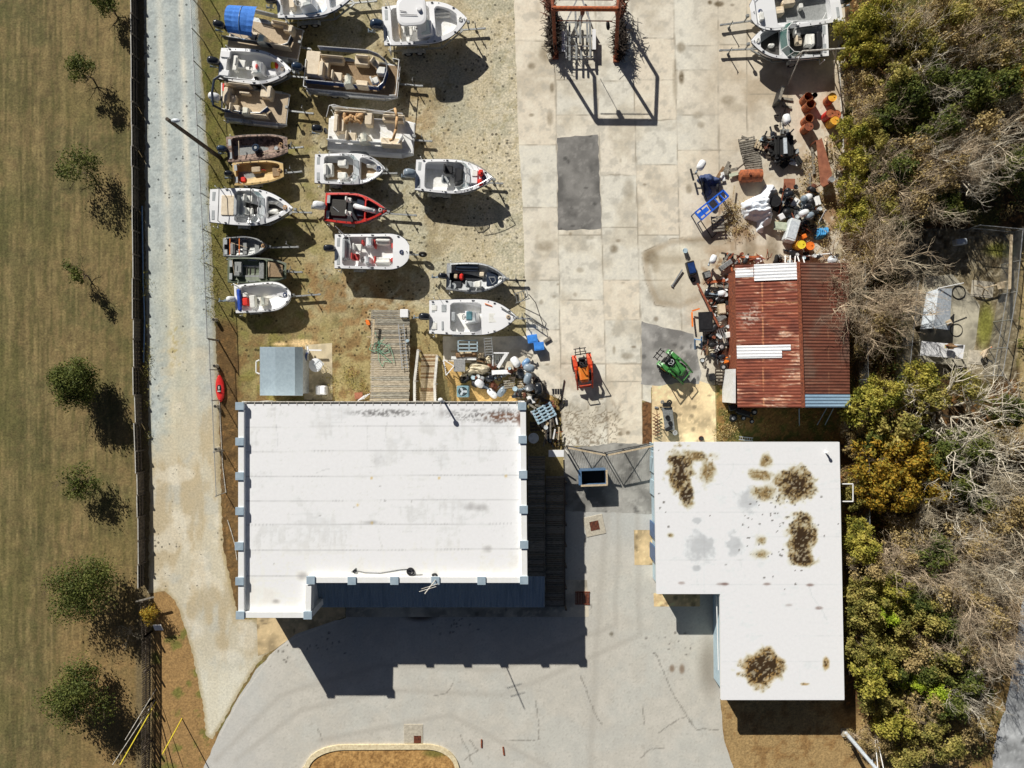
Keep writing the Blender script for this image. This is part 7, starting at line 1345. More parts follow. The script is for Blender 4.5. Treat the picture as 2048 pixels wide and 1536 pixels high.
for t in (.18, .42, .66, .85): b = MB(); b.bar(Cn[0].lerp(Cn[1], t), Cn[3].lerp(Cn[2], t), .08, .10); b.build('cross_bar', 'cart_blue', bt_)
b = MB(); b.bar(Cn[0].lerp(Cn[3], .5), Cn[0].lerp(Cn[3], .5).lerp(Cn[1].lerp(Cn[2], .5), .35), .3, .03); b.build('shelf', 'cart_blue', bt_)
for q in Cn: b = MB(); b.bar(q, Vector((q.x, q.y, 0)), .06, .06); b.build('leg', 'navy', bt_)
pallet('grey slatted pallet below the blue cart', 10, 430, 670, .1, .25, .85, 1.1, 'old_wood', 5); prop('steel_hoop_stand', 'thin black steel stand legs below the blue cart', 'stand', lambda b: (b.bar(P3(10, 240, 640, .5), P3(10, 365, 830, .05), .05, .05), b.bar(P3(10, 365, 830, .05), P3(10, 420, 770, .05), .04, .04)), 'black_iron')
heap('big heap of white tarpaulin beside the blue cart', 'tarpaulin', 'white_tarp', [(700, 430), (800, 380), (930, 320), (990, 220), (1060, 215), (1120, 290), (1040, 360), (1030, 450), (1060, 560), (1040, 660), (960, 700), (950, 770), (880, 750), (890, 640), (740, 600), (700, 500)], 10, 1.0, 'tarp_white', 11, 9, 60)
prop('round_tank', 'dark round tub behind the white tarpaulin', 'tub', lambda b: (b.cyl(P3(10, 1085, 410, 0), P3(10, 1085, 410, .7), .38, n=18), b.torus(P3(10, 1085, 410, .7), .37, .03)), 'black_plastic')
k_ = 0
for lab, x, y, rz, m, ly in (('black outboard lying highest in the row right of the white tarpaulin', 1230, 300, 1.2, 'cowl_black', True), ('black outboard below the highest one right of the white tarpaulin', 1220, 350, .3, 'cowl_black', False), ('black outboard in the middle of the left motor row', 1235, 440, 2.0, 'cowl_black', True), ('dark outboard lowest in the left motor row', 1230, 540, 2.6, 'black_plastic', True), ('grey blue outboard with white trim in the right motor row', 1430, 390, 1.5, 'cowl_grey', True), ('white outboard at the right end of the motor rows', 1475, 375, 1.4, 'cowl_white', True), ('black ribbed outboard in the middle of the right motor row', 1430, 490, .1, 'cowl_black', False), ('white cowled outboard under the black ribbed one', 1390, 560, .4, 'cowl_white', False), ('grey outboard lowest in the right motor row', 1455, 590, .6, 'cowl_grey', False), ('dark outboard near the wood at the end of the motor rows', 1510, 430, 2.2, 'black_plastic', True), ('black outboard tipped over beside the white appliance', 1440, 660, .2, 'cowl_black', True)):
    motor_at(lab, 10, x, y, .6, rz, m, ly, 1.0 if k_ % 2 else .9); k_ += 1
bx('fridge', 'white fridge lying on its back above the barn roof', 'fridge', 10, 1268, 750, .15, (.75, 1.55, .65), -.28, 'appliance', m2='lamp_grey'); bx('panel_board', 'pale green board under the lying fridge', 'panel', 10, 1140, 695, .45, (.85, .55, .05), -.1, 'green_board')
bx('white_box', 'small white box between the motor rows', 'box', 10, 1155, 590, .3, (.38, .42, .2), .5, 'gel_white'); heap('blue netting heap at the wood edge', 'net', 'blue_net', [(1520, 720), (1690, 700), (1700, 780), (1640, 830), (1540, 850)], 10, .4, 'net_blue', 6, 22, 30)
plank('white pole leaning at the wood edge above the blue net', 10, ((1575, 665), (1660, 510)), (.1, .9), 'white_trim', .06, .06, nm='pole'); plank('long rusty pole between tarpaulin and motors', 10, ((1115, 600), (1190, 210)), (.2, .6), 'rust', .07, .07, nm='pole'); plank('short rusty pole across the motor rows', 10, ((1270, 545), (1310, 640)), (.5, .5), 'rust', .06, .06, nm='pole'); plank('brown sheet behind the motor rows', 10, ((1180, 215), (1310, 215)), .5, 'rust_brown', .7, .02, nm='sheet_metal')
bx('orange_box', 'orange plastic box beside the lying fridge', 'box', 10, 1410, 815, .2, (.3, .3, .3), .4, 'orange')
# ---- around and left of the barn
prop('bucket', 'small pale blue bucket alone on the drive', 'bucket', lambda b: (b.cyl(P3(11, 210, 88, 0), P3(11, 210, 88, .36), .13, .16, 16), b.torus(P3(11, 210, 88, .36), .16, .015)), 'pale_blue')
bx('mower_body', 'black boat shaped mower body on the drive', 'mower', 11, 258, 235, .1, (.55, .95, .4), .25, 'black_plastic', m2='navy'); prop('push_bar', 'silver push bar lying left of the mower body', 'bar', lambda b: (b.bar(P3(11, 185, 245, .15), P3(11, 100, 380, .1), .09, .07), b.bar(P3(11, 90, 375, .1), P3(11, 110, 388, .1), .06, .06)), 'alu')
tyre('small black tyre at the lower end of the mower body', 11, 275, 330, .1, None, .13, .05, rim=False); motor_at('white cowled outboard at the upper left corner of the barn', 11, 432, 165, .9, R(70), 'cowl_white', sc=.9); bx('metal_case', 'grey metal case leaning on the red scrap by the barn', 'case', 11, 545, 210, .3, (.35, .95, .3), -.95, 'alu_dull'); bx('black_box', 'black open box above the rusty pole', 'box', 11, 390, 290, .0, (.5, .5, .35), .3, 'black_plastic', m2='alu_dull')
for i, (a, e, m, w) in enumerate((((500, 255), (610, 110), 'rust', .1), ((560, 105), (600, 260), 'rust_orange', .12), ((520, 180), (600, 190), 'rust', .09), ((640, 140), (820, 140), 'rust_orange', .13), ((640, 130), (660, 190), 'rust', .1), ((690, 175), (800, 150), 'rust', .1), ((800, 120), (870, 160), 'rust', .08), ((395, 350), (540, 335), 'rust_orange', .2), ((520, 350), (610, 300), 'appliance', .12), ((500, 370), (560, 420), 'white_trim', .09), ((310, 360), (490, 720), 'rust', .14), ((460, 745), (530, 710), 'rust', .1), ((360, 470), (440, 470), 'black_iron', .07), ((265, 600), (270, 720), 'orange', .1), ((265, 590), (330, 570), 'orange', .1), ((575, 690), (610, 560), 'appliance', .12), ((590, 560), (620, 360), 'pale_wood', .1))):
    plank(('rusty bar leaning highest at the barn corner', 'orange rusty bar at the barn corner', 'short rusty cross bar at the barn corner', 'long rusty beam above the barn roof', 'rusty upright left of the long rusty beam', 'rusty brace under the long rusty beam', 'short rusty bar right of the long rusty beam', 'wide orange rusted bar above the white motor', 'pale sheet strip beside the barn wall', 'white lath above the white motor', 'long red rusty pole lying across the scrap', 'rusty cross piece at the end of the long red pole', 'thin black bar left of the white motor', 'orange bracket arm standing left of the black panel', 'orange bracket top left of the black panel', 'pale strip against the barn wall', 'long wooden rail along the barn wall')[i], 11, (a, e), (.3, .5), m, w, .06, 'bars in the barn scrap', 'scrap_bar')
motor_at('white outboard lying in the orange scrap by the barn', 11, 515, 440, .7, 0, 'cowl_white', True, .95); bx('leaning_board', 'big black square panel leaning in front of the barn scrap', 'panel', 11, 380, 680, .55, (.95, 1.35, .06), .05, 'black_plastic'); bx('seat_box', 'pale wooden seat box in the barn scrap', 'box', 11, 512, 575, .2, (.5, .7, .35), .1, 'pale_wood', m2='vinyl_tan'); bx('grey_board', 'grey triangular board in the barn scrap', 'panel', 11, 510, 645, .4, (.6, .4, .05), .6, 'alu_dull')
for i in range(4): prop('steel_pipe', ('outer left', 'inner left', 'inner right', 'outer right')[i] + ' of four grey pipes fanned beside the black panel', 'pipe', lambda b: (b.cyl(P3(11, 470 + 18 * i, 740, .5), P3(11, 505 + 20 * i, 850, .3), .035), b.cyl(P3(11, 470 + 18 * i, 740, .5), P3(11, 469 + 18 * i, 737, .5), .045)), 'alu', 'pipes fanned by the black panel')
bx('shell_stool', 'white rounded seat beside the grey pipes', 'seat', 11, 562, 790, .2, (.32, .4, .4), .2, 'vinyl_white'); prop('jack_stand', 'blue jack stand left of the scrap by the green tractor', 'stand', lambda b: (b.bar(P3(11, 290, 820, .4), P3(11, 290, 905, .0), .1, .08), b.bar(P3(11, 290, 825, .4), P3(11, 345, 830, .5), .08, .08), b.bar(P3(11, 345, 800, .5), P3(11, 345, 890, .1), .1, .1)), 'hull_blue')
tyre('white rimmed wheel at the middle of the barn scrap', 11, 510, 885, .35, None, .2, .09); tyre('wheel with pale rim on the wooden crates by the barn', 11, 525, 1055, .6, None, .16, .07); tyre('small black wheel at the left foot of the barn scrap', 11, 352, 995, .15, Matrix.Rotation(R(60), 3, 'X'), .13, .06, rim=False)
bx('orange_bucket', 'orange bucket box in the lower barn scrap', 'bucket', 11, 545, 1000, .2, (.34, .4, .3), .3, 'orange'); heap('small heap of tan cloth in the barn scrap', 'cloth', 'tan_cloth', [(395, 880), (450, 870), (460, 950), (420, 960), (390, 930)], 11, .4, 'tarp_tan', 8, 16, 16)
for i in range(5): pallet(('topmost', 'second', 'middle', 'fourth', 'lowest')[i] + ' of the weathered crate slats left of the barn door', 11, 525, 1085 + 26 * i, 0, .5 - .1 * i, 1.1, .28, 'dark_wood', 2, grp='crate slats by the barn', nm='crate')
bx('black_bin', 'black bin at the lower left of the crate slats', 'bin', 11, 425, 1140, 0, (.45, .5, .6), .2, 'black_plastic')
rr = random.Random(77)
for i in range(46):
    x, y = (rr.uniform(345, 610), rr.uniform(780, 1010)) if i < 20 else (rr.uniform(390, 620), rr.uniform(300, 720)) if i < 36 else (rr.uniform(640, 1150), rr.uniform(120, 185)); p = P3(11, x, y, .3); k = i % 4; z = rr.uniform(.1, .4)
    nm, ct, m = (('scrap_plank', 'plank', 'old_wood'), ('scrap_rod', 'rod', 'rust_dark'), ('scrap_box', 'box', 'black_plastic'), ('scrap_tin', 'tin', 'appliance'))[k]; a = rr.uniform(0, 6.3)
    prop(nm, ('short weathered plank', 'bent rusty rod', 'small black box', 'pale tin')[k] + (' in the lower scrap beside the barn' if i < 20 else ' in the upper scrap beside the barn' if i < 36 else ' in the row behind the barn roof'), ct,
         (lambda b: b.bar((p.x, p.y, z), (p.x + .5 * math.cos(a), p.y + .5 * math.sin(a), z + .1), .12, .04)) if k == 0 else (lambda b: b.tube([(p.x, p.y, z), (p.x + .3 * math.cos(a), p.y + .3 * math.sin(a), z + .15), (p.x + .6 * math.cos(a + .4), p.y + .6 * math.sin(a + .4), z)], .028, 5)) if k == 1 else (lambda b: (b.box((p.x, p.y, z), (.3, .24, .26), a, ch=.03), b.box((p.x, p.y, z + .14), (.2, .14, .04), a))) if k == 2 else (lambda b: (b.cyl((p.x, p.y, z - .1), (p.x, p.y, z + .2), .11, n=12), b.torus((p.x, p.y, z + .2), .1, .015))), m, ct + 's in the barn scrap ' + ('low' if i < 20 else 'high' if i < 36 else 'behind'))
tyre('black tyre leaning behind the barn roof', 11, 970, 168, .4, Matrix.Rotation(R(60), 3, 'Y'), .28, .12, rim=False); prop('white_tub', 'pale round tub behind the right side of the barn roof', 'tub', lambda b: (b.ell(P3(11, 1435, 172, .5), (.36, .3, .28)), b.torus(P3(11, 1435, 172, .45), .34, .03)), 'lamp_grey'); prop('white_tub', 'white bag behind the far right of the barn roof', 'bag', lambda b: (b.ell(P3(11, 1525, 178, .5), (.3, .2, .2)), b.ell(P3(11, 1500, 182, .5), (.2, .16, .16))), 'gel_white')
for i in range(5): prop('white_pipe', ('first', 'second', 'third', 'fourth', 'fifth')[i] + ' pale pole from the left behind the barn ridge', 'pipe', lambda b: (b.cyl(P3(11, 1040 + 40 * i, 190, .8), P3(11, 1035 + 42 * i + (-20 if i > 2 else 5), 130, .4), .04), b.cyl(P3(11, 1040 + 40 * i, 190, .8), P3(11, 1040 + 40 * i, 191, .83), .05)), 'white_trim', 'poles behind the barn')
prop('white_pipe', 'long pale pipe lying behind the barn to the right', 'pipe', lambda b: (b.cyl(P3(11, 1200, 135, .3), P3(11, 1420, 112, .3), .05), b.cyl(P3(11, 1420, 112, .3), P3(11, 1426, 111, .3), .065)), 'white_trim')
# wheels cluster under the barn's lower left corner
md = thing('ride_on_mower', 'black ride on mower chassis with grey wheels below the barn', 'mower', P3(11, 680, 1440, 0)); o_ = md.location.copy()
for i, (x, y, q) in enumerate(((650, 1400, .24), (615, 1478, .27), (790, 1430, .22), (700, 1480, .18), (770, 1508, .16))):
    b = MB(); p = P3(11, x, y, .5) - o_; p.z = .32; b.torus(p, q * .72, q * .34, Matrix.Rotation(.3, 3, 'X'), 18, 8); w_ = b.build('wheel', 'rubber', md); b = MB(); b.cyl(p - Vector((0, 0, .06)), p + Vector((0, 0, .07)), q * .5, n=12); b.build('rim', 'hub', w_)
b = MB(); b.box(P3(11, 690, 1430, .45) - o_, (1.0, .35, .2), -.3, ch=.05); b.bar(P3(11, 640, 1440, .4) - o_, P3(11, 770, 1480, .4) - o_, .1, .1); b.build('chassis', 'black_iron', md); b = MB(); b.box(P3(11, 600, 1390, .6) - o_, (.5, .4, .2), .3, ch=.06); b.build('seat', 'black_plastic', md)
for i, (a, e) in enumerate((((1385, 1395), (1305, 1536)), ((1440, 1400), (1370, 1536)), ((1545, 1430), (1530, 1536)), ((1155, 1400), (1158, 1545)))): prop('metal_pole', ('first', 'second', 'fourth', 'leftmost, bluish')[i] + ' of the thin poles lying below the barn', 'pole', lambda b: (b.cyl(P3(11, *a, .5), P3(11, *e, .1), .03), b.cyl(P3(11, *e, .1), P3(11, e[0], e[1] + 1, .1), .04)), 'pale_blue', 'poles below the barn')
prop('steel_ladder', 'short pale ladder lying by the wall of the flat roofed shop', 'ladder', lambda b: ladder(b, W(1478, 876, .1), W(1506, 879, .1), .2, 6), 'alu')
# pad with engine stand
wb = thing('engine_bench', 'grey steel bench carrying a dismantled engine on the tan pad', 'bench', P3(12, 1350, 1000, 0)); o_ = wb.location.copy(); pt = [P3(12, x, y, .6) - o_ for x, y in ((1275, 880), (1390, 880), (1420, 1140), (1310, 1140))]
b = MB(); b.prism([p[:2] for p in pt], .55, .62); b.build('top', 'alu_dull', wb)
for p in pt: b = MB(); b.cyl((p.x, p.y, 0), (p.x, p.y, .55), .035); b.build('leg', 'black_iron', wb)
for x, y, q, m in ((1360, 825, .19, 'rubber'), (1280, 820, .13, 'alu_dull'), (1425, 1170, .17, 'hub'), (1340, 995, .16, 'black_iron'), (1370, 1060, .15, 'black_iron')): b = MB(); p = P3(12, x, y, .7) - o_; b.torus((p.x, p.y, .68), q * .7, q * .3, None, 16, 6); b.cyl((p.x, p.y, .62), (p.x, p.y, .72), q * .3); b.build('pulley', m, wb)
b = MB(); b.box(P3(12, 1330, 850, .7) - o_, (.55, .3, .2), ch=.05); b.box(P3(12, 1350, 1120, .55) - o_, (.5, .25, .25), .5, ch=.04); b.bar(P3(12, 1300, 1110, .5) - o_, P3(12, 1420, 1190, .3) - o_, .07, .07); b.build('engine_block', 'black_iron', wb)
prop('rusty_scissor_rack', 'folded zigzag rusty rack on the tan pad', 'rack', lambda b: [b.bar(P3(12, 1165 + 8 * (i % 2), 950 + 38 * i, .25), P3(12, 1250 - 14 * (i % 2), 990 + 36 * i, .35), .045, .045) for i in range(7)] + [b.bar(P3(12, 1250, 950 + 40 * i, .3), P3(12, 1170, 1000 + 38 * i, .25), .04, .04) for i in range(6)], 'rust_dark')
prop('hammer', 'long handled sledge hammer lying above the rusty rack', 'hammer', lambda b: (b.bar(P3(12, 1190, 878, .06), P3(12, 1230, 882, .06), .12, .1, 1), b.cyl(P3(12, 1212, 885, .05), P3(12, 1218, 985, .05), .02)), ['brown_wood', 'alu']); prop('steel_pot', 'dark empty pot on the tan pad by the shop roof', 'pot', lambda b: (b.cyl(P3(12, 1720, 1235, 0), P3(12, 1720, 1235, .35), .17, n=16), b.torus(P3(12, 1720, 1235, .35), .165, .02, m=1)), ['black_iron', 'rust_brown'])
# ---- heap behind the store
prop('shelf_frame', 'upright aluminium shelf frame with four bays on the shaded pad', 'shelf', lambda b: [b.bar(P3(8, x, 228, 1.0), P3(8, x, 355, 1.0), .06, .06) for x in (548, 672, 765)] + [b.bar(P3(8, 545, y, 1.0), P3(8, 768, y, 1.0), .06, .06) for y in (232, 275, 318, 354)] + [b.bar(P3(8, x, y, 1.0), P3(8, x, y, .0), .05, .05) for x in (548, 765) for y in (232, 354)], 'pale_blue')
for i, (a, e, m, w) in enumerate((((465, 358), (680, 355), 'pale_wood', .14), ((470, 430), (755, 440), 'white_trim', .2), ((520, 400), (760, 390), 'brown_wood', .3), ((560, 375), (700, 365), 'pale_wood', .18), ((600, 420), (760, 410), 'old_wood', .16), ((770, 440), (850, 455), 'dark_wood', .18), ((760, 460), (860, 480), 'brown_wood', .12))):
    plank(('long thin lath under the shelf frame', 'white board in front of the board stack', 'wide brown board of the stack under the shelf', 'pale board on top of the stack', 'grey board in the stack', 'dark board right of the stack', 'brown board right of the stack')[i], 8, (a, e), .25 + .08 * (i % 4), m, w, .05, 'boards stacked behind the store')
bx('cardboard', 'tan square board beside the canvas heap', 'board', 8, 805, 400, .5, (.35, .35, .1), 0, 'pale_wood'); gt = thing('stone_table', 'grey speckled square table top beside the canvas heap', 'table', P3(8, 572, 520, 0)); b = MB(); b.box((0, 0, .72), (.78, .84, .07), ch=.02); b.build('top', 'granite', gt)
for x in (-.33, .33):
    for y in (-.36, .36): b = MB(); b.box((x, y, .34), (.06, .06, .68)); b.build('leg', 'black_iron', gt)
heap('crumpled cream canvas heap behind the store', 'canvas', 'cream_canvas', [(660, 560), (690, 490), (760, 465), (850, 490), (920, 530), (900, 590), (830, 630), (740, 620), (670, 640), (600, 650), (570, 640)], 8, .7, 'tarp_tan', 14, 12, 44); heap('dark canvas scrap under the cream canvas heap', 'canvas', 'dark_canvas', [(560, 660), (650, 640), (680, 680), (620, 720), (580, 710)], 8, .25, 'black_plastic', 15, 12, 16)
lr = thing('lattice_rack', 'white slatted rack tipped among the outboards', 'rack', P3(8, 1040, 450, 0)); o_ = lr.location.copy(); b = MB()
for i in range(9): b.bar(P3(8, 955 + 19 * i, 372, .9) - o_, P3(8, 950 + 19 * i, 530 - 8 * i, .5) - o_, .05, .05)
b.build('slats', 'alu_dull', lr); b = MB(); b.bar(P3(8, 950, 375, .9) - o_, P3(8, 1125, 375, .9) - o_, .08, .06); b.bar(P3(8, 1100, 380, .95) - o_, P3(8, 1000, 540, .5) - o_, .22, .06); b.bar(P3(8, 945, 400, .8) - o_, P3(8, 940, 520, .5) - o_, .1, .06); b.build('frame', 'gel_white', lr)
heap('torn pale cloth left of the slatted rack', 'cloth', 'pale_cloth', [(850, 430), (900, 395), (935, 440), (930, 500), (880, 500)], 8, .5, 'tarp_tan', 17, 14, 18); bx('torn_board', 'torn white panel lying among the outboards', 'panel', 8, 1040, 595, .35, (1.3, .32, .1), .05, 'gel_white')
for lab, x, y, z, rz, m, ly, sc in (('long black outboard lying with its leg to the right behind the store', 920, 665, .5, 3.3, 'cowl_black', True, 1.05), ('white outboard cover lying left of the black outboard', 800, 730, .5, 2.6, 'cowl_white', True, 1.15), ('white outboard nearest the slatted rack', 1200, 480, .9, 2.2, 'cowl_white', False, 1.1), ('white and grey outboard at the right of the heap', 1355, 545, .9, 2.9, 'cowl_grey', False, 1.1), ('blue white outboard above the right one', 1320, 485, .8, .8, 'hull_blue', False, .9), ('dark outboard between the pale ones behind the store', 1260, 610, .6, 1.9, 'cowl_black', False, 1.0), ('grey blue outboard with round cowl behind the store', 1340, 665, .9, 1.3, 'cowl_grey', False, 1.1), ('long white outboard lying on the pallet', 1350, 770, .6, .2, 'cowl_white', True, 1.1), ('black motor on the pallet behind the store', 1460, 780, .6, 1.7, 'cowl_black', False, 1.15)): motor_at(lab, 8, x, y, z, rz, m, ly, sc, group='outboard motors behind the store')
for lab, x, y, m, rz in (('white motor cowl lying alone near the gutter', 935, 835, 'cowl_white', 2.4), ('dark grey motor cowl lying beside the white cowl', 1045, 815, 'cowl_grey', .9)): p = P3(8, x, y, .15); prop('motor_cowl', lab, 'motor cowl', lambda b: (b.ell((p.x, p.y, .17), (.42, .24, .2), 14, 8, M=Matrix.Rotation(rz, 3, 'Z'), pw=.75), b.ell((p.x, p.y, .3), (.2, .1, .1), 10, 6, M=Matrix.Rotation(rz, 3, 'Z'))), m, 'motor cowls behind the store', True)
pallet('wooden pallet under the white outboard behind the store', 8, 1300, 790, .03, 0, .9, 1.3, 'pale_wood', 8); pallet('wooden pallet under the black motor behind the store', 8, 1480, 790, .1, 0, .8, 1.2, 'old_wood', 9); pallet('small wooden crate right of the black outboard', 8, 1130, 730, .1, .25, .75, .6, 'old_wood', 4, nm='crate'); pallet('wooden frame tipped above the outboards', 8, 1330, 390, -.45, .4, .85, .4, 'old_wood', 2, nm='crate')
ac = thing('air_conditioner', 'grey blue air conditioner unit with round fan grille at the gutter', 'air conditioner', P3(8, 610, 812, 0)); b = MB(); b.box((0, 0, .4), (.82, .78, .8), ch=.06); b.build('case', 'ac_blue', ac); b = MB(); b.cyl((0, 0, .79), (0, 0, .806), .31, n=24); b.build('fan_opening', 'dark_void', ac); b = MB()
for i in range(3): a = i * 2.09; b.box((.14 * math.cos(a), .14 * math.sin(a), .815), (.26, .15, .015), a)
b.cyl((0, 0, .8), (0, 0, .84), .07); b.build('fan_blade', 'lamp_grey', ac); b = MB(); [b.torus((0, 0, .84), q, .008, n=20, k=4) for q in (.1, .2, .31)]; b.build('grille', 'ac_blue', ac)
for lab, x, y, rz in (('blue plastic tote bin nearest the bay boat', 1393, 215, .15), ('blue plastic tote bin lower right of the pair', 1468, 300, .1)):
    p = P3(8, x, y, .45); r = thing('tote_bin', lab, 'bin', (p.x, p.y, 0), rz, 'blue tote bins'); b = MB(); b.rings([[(-.26, -.2, 0), (.26, -.2, 0), (.26, .2, 0), (-.26, .2, 0)], [(-.32, -.26, .5), (.32, -.26, .5), (.32, .26, .5), (-.32, .26, .5)]]); b.build('body', 'bin_blue', r); b = MB(); b.box((0, 0, .53), (.68, .56, .06), ch=.02); b.box((0, 0, .565), (.5, .38, .03)); b.build('lid', 'bin_blue', r)
plank('grey wooden block beside the blue tote bins', 8, ((1525, 250), (1600, 200)), .1, 'old_wood', .2, .12, nm='timber_block'); plank('long thin steel pipe lying at the drive edge', 8, ((1755, 680), (1700, 1000)), .08, 'black_iron', .06, .06, nm='pipe'); plank('short steel pipe beside the long pipe', 8, ((1690, 1025), (1765, 945)), .08, 'black_iron', .05, .05, nm='pipe')
prop('folding_stool', 'black folding stool with webbed seat at the drive edge', 'stool', lambda b: [b.box(P3(8, 1632 + 28 * i, 815, .6), (.14, .38, .03)) for i in range(4)] + [b.cyl(P3(8, x, y, .6), P3(8, x2, y2, 0), .02) for x, y, x2, y2 in ((1615, 850, 1690, 960), (1715, 850, 1660, 960), (1615, 785, 1640, 860), (1715, 785, 1720, 870))], 'black_plastic')
cp_ = thing('plastic_pallet', 'pale blue plastic pallet with square holes tilted beside the store', 'pallet', P3(8, 1525, 1060, .5), R(28)); b = MB()
for i in range(4): b.box((-.64 + .425 * i, 0, 0), (.15, 1.0, .1))
for j in range(5): b.box((0, -.45 + .225 * j, .045), (1.42, .09, .06))
b.build('deck', 'crate_blue', cp_); b = MB(); [b.box((x, y, -.09), (.15, .15, .12)) for x in (-.6, 0, .6) for y in (-.4, 0, .4)]; b.build('feet', 'crate_blue', cp_)
pallet('grey wooden pallet in the shade beside the store wall', 8, 1430, 1210, .05, .1, .75, .7, 'dark_wood', 3); prop('round_tub', 'white round tub in the shade beside the store wall', 'tub', lambda b: (b.cyl(P3(8, 1405, 1345, .3), P3(8, 1405, 1345, .9), .3, .34, 22), b.torus(P3(8, 1405, 1345, .9), .33, .03), b.cyl(P3(8, 1405, 1345, .9), P3(8, 1405, 1345, .91), .1, n=12)), 'appliance')
rr = random.Random(12)
for i in range(16):
    x, y = rr.uniform(1540, 1700), rr.uniform(1130, 1400); l = rr.uniform(60, 150); dx = rr.uniform(-40, 40); m = ('pale_wood', 'white_trim', 'old_wood', 'dark_wood')[i % 4]
    plank(('pale lath', 'white painted lath', 'grey lath', 'dark lath')[i % 4] + ' in the timber pile at the gate post', 8, ((x, y - l), (x + dx, y + l * .6)), (.1 + .04 * i, .1 + .035 * i), m, .1, .04, ('pale', 'white', 'grey', 'dark')[i % 4] + ' laths in the timber pile', 'timber_lath')
for i in range(10): x, y = rr.uniform(1340, 1560), rr.uniform(880, 1000); plank('short dark board in the heap at the store corner', 8, ((x, y), (x + rr.uniform(-80, 80), y + rr.uniform(-50, 50))), (.2 + .05 * i, .25 + .05 * i), 'dark_wood' if i % 2 else 'old_wood', .14, .04, 'boards at the store corner', 'scrap_board')
fr = thing('wire_rack', 'bent white wire rack beside the railed ramp', 'rack', P3(8, 400, 540, 0)); o_ = fr.location.copy(); b = MB(); P = [P3(8, x, y, .8) - o_ for x, y in ((380, 450), (410, 630), (500, 525), (380, 450))]; b.tube(P, .03); [b.cyl(P3(8, 370 + 6 * i, 470 + 25 * i, .8) - o_, P3(8, 395 + 4 * i, 465 + 25 * i, .8) - o_, .02) for i in range(6)]; b.build('frame', 'gel_white', fr); b = MB(); [b.cyl(P3(8, x, y, .8) - o_, P3(8, x2, y2, 0) - o_, .02) for x, y, x2, y2 in ((410, 630, 480, 720), (500, 525, 540, 610))]; b.build('leg', 'black_iron', fr)
# ---- shed side
rt = thing('round_table', 'white round patio table beside the little shed', 'table', P3(7, 847, 705, 0)); b = MB(); b.cyl((0, 0, .72), (0, 0, .75), .44, n=28); b.torus((0, 0, .735), .44, .018, n=28); b.build('top', 'gel_white', rt)
for i in range(4): a = .8 + i * 1.57; b = MB(); b.cyl((.3 * math.cos(a), .3 * math.sin(a), 0), (.25 * math.cos(a), .25 * math.sin(a), .72), .022); b.build('leg', 'white_trim', rt)
prop('folded_chair', 'white folding chair frame lying on the round table', 'chair', lambda b: (b.tube([P3(7, x, y, .8) for x, y in ((785, 700), (850, 640), (905, 690), (840, 750), (785, 700))], .018), [b.cyl(P3(7, 800 + 16 * i, 690 - 15 * i, .81), P3(7, 850 + 13 * i, 735 - 14 * i, .81), .012) for i in range(4)]), 'lamp_grey')
bx('storage_box', 'white square storage box above the store gutter', 'box', 7, 882, 972, 0, (.68, .62, .7), 0, 'gel_white'); prop('umbrella_stand', 'white cross shaped sunshade stand beside the little shed', 'stand', lambda b: (b.bar(P3(7, 735, 540, .5), P3(7, 880, 542, .5), .1, .08), b.bar(P3(7, 728, 500, .5), P3(7, 738, 580, .5), .1, .08), b.bar(P3(7, 725, 560, .9), P3(7, 700, 690, .1), .06, .06, ), b.bar(P3(7, 735, 640, .5), P3(7, 765, 690, .1), .05, .05)), 'gel_white'); prop('folded_parasol', 'dark folded parasol against the little shed', 'parasol', lambda b: (b.cyl(P3(7, 720, 570, 1.2), P3(7, 695, 690, .3), .07, .12), b.cyl(P3(7, 695, 690, .3), P3(7, 690, 710, .1), .03)), 'tarp_navy')
prop('brick_heap', 'small heap of rusty sheet and pale laths at the gutter', 'scrap', lambda b: (b.box(P3(7, 1280, 1030, .06), (.55, .45, .06), .1), [b.bar(P3(7, 1270 + 20 * i, 1085 - 6 * i, .1), P3(7, 1340 + 20 * i, 1030 - 8 * i, .2), .05, .03, 1) for i in range(4)]), ['rust_brown', 'gel_white'])
ky = thing('kayak', 'small red kayak lying beside the gravel road', 'kayak', W(442, 777, 0), R(90 + 3)); b = MB(); rs = []
for t in np.linspace(-1, 1, 15):
    w_ = .30 * max(.02, (1 - abs(t) ** 2.4)) ** .7; hh = .26; rs.append([(t * .92, w_ * math.cos(a), .16 + hh * .55 * math.sin(a)) for a in [2 * math.pi * i / 12 for i in range(12)]])
b.rings(rs); b.build('hull', 'kayak_red', ky, True); b = MB(); b.ell((.0, 0, .26), (.36, .17, .06), 16, 6); b.build('cockpit', 'black_plastic', ky); b = MB(); b.box((-.18, 0, .33), (.06, .2, .14)); b.box((.05, 0, .33), (.2, .06, .03)); b.build('seat', 'vinyl_white', ky)
for i, (x, y, l, a) in enumerate(((963, 1487, .6, 90), (1006, 1502, .55, 97))): prop('wheel_stop', ('left', 'right')[i] + ' of two rusty iron bars lying on the car park', 'bar', lambda b: (b.bar(W(x, y - 8, .05), W(x + 2 * i, y + 8, .05), .1, .06), b.cyl(W(x, y - 8, .08), W(x, y - 8, .11), .03)), 'rust', 'iron bars on the car park')
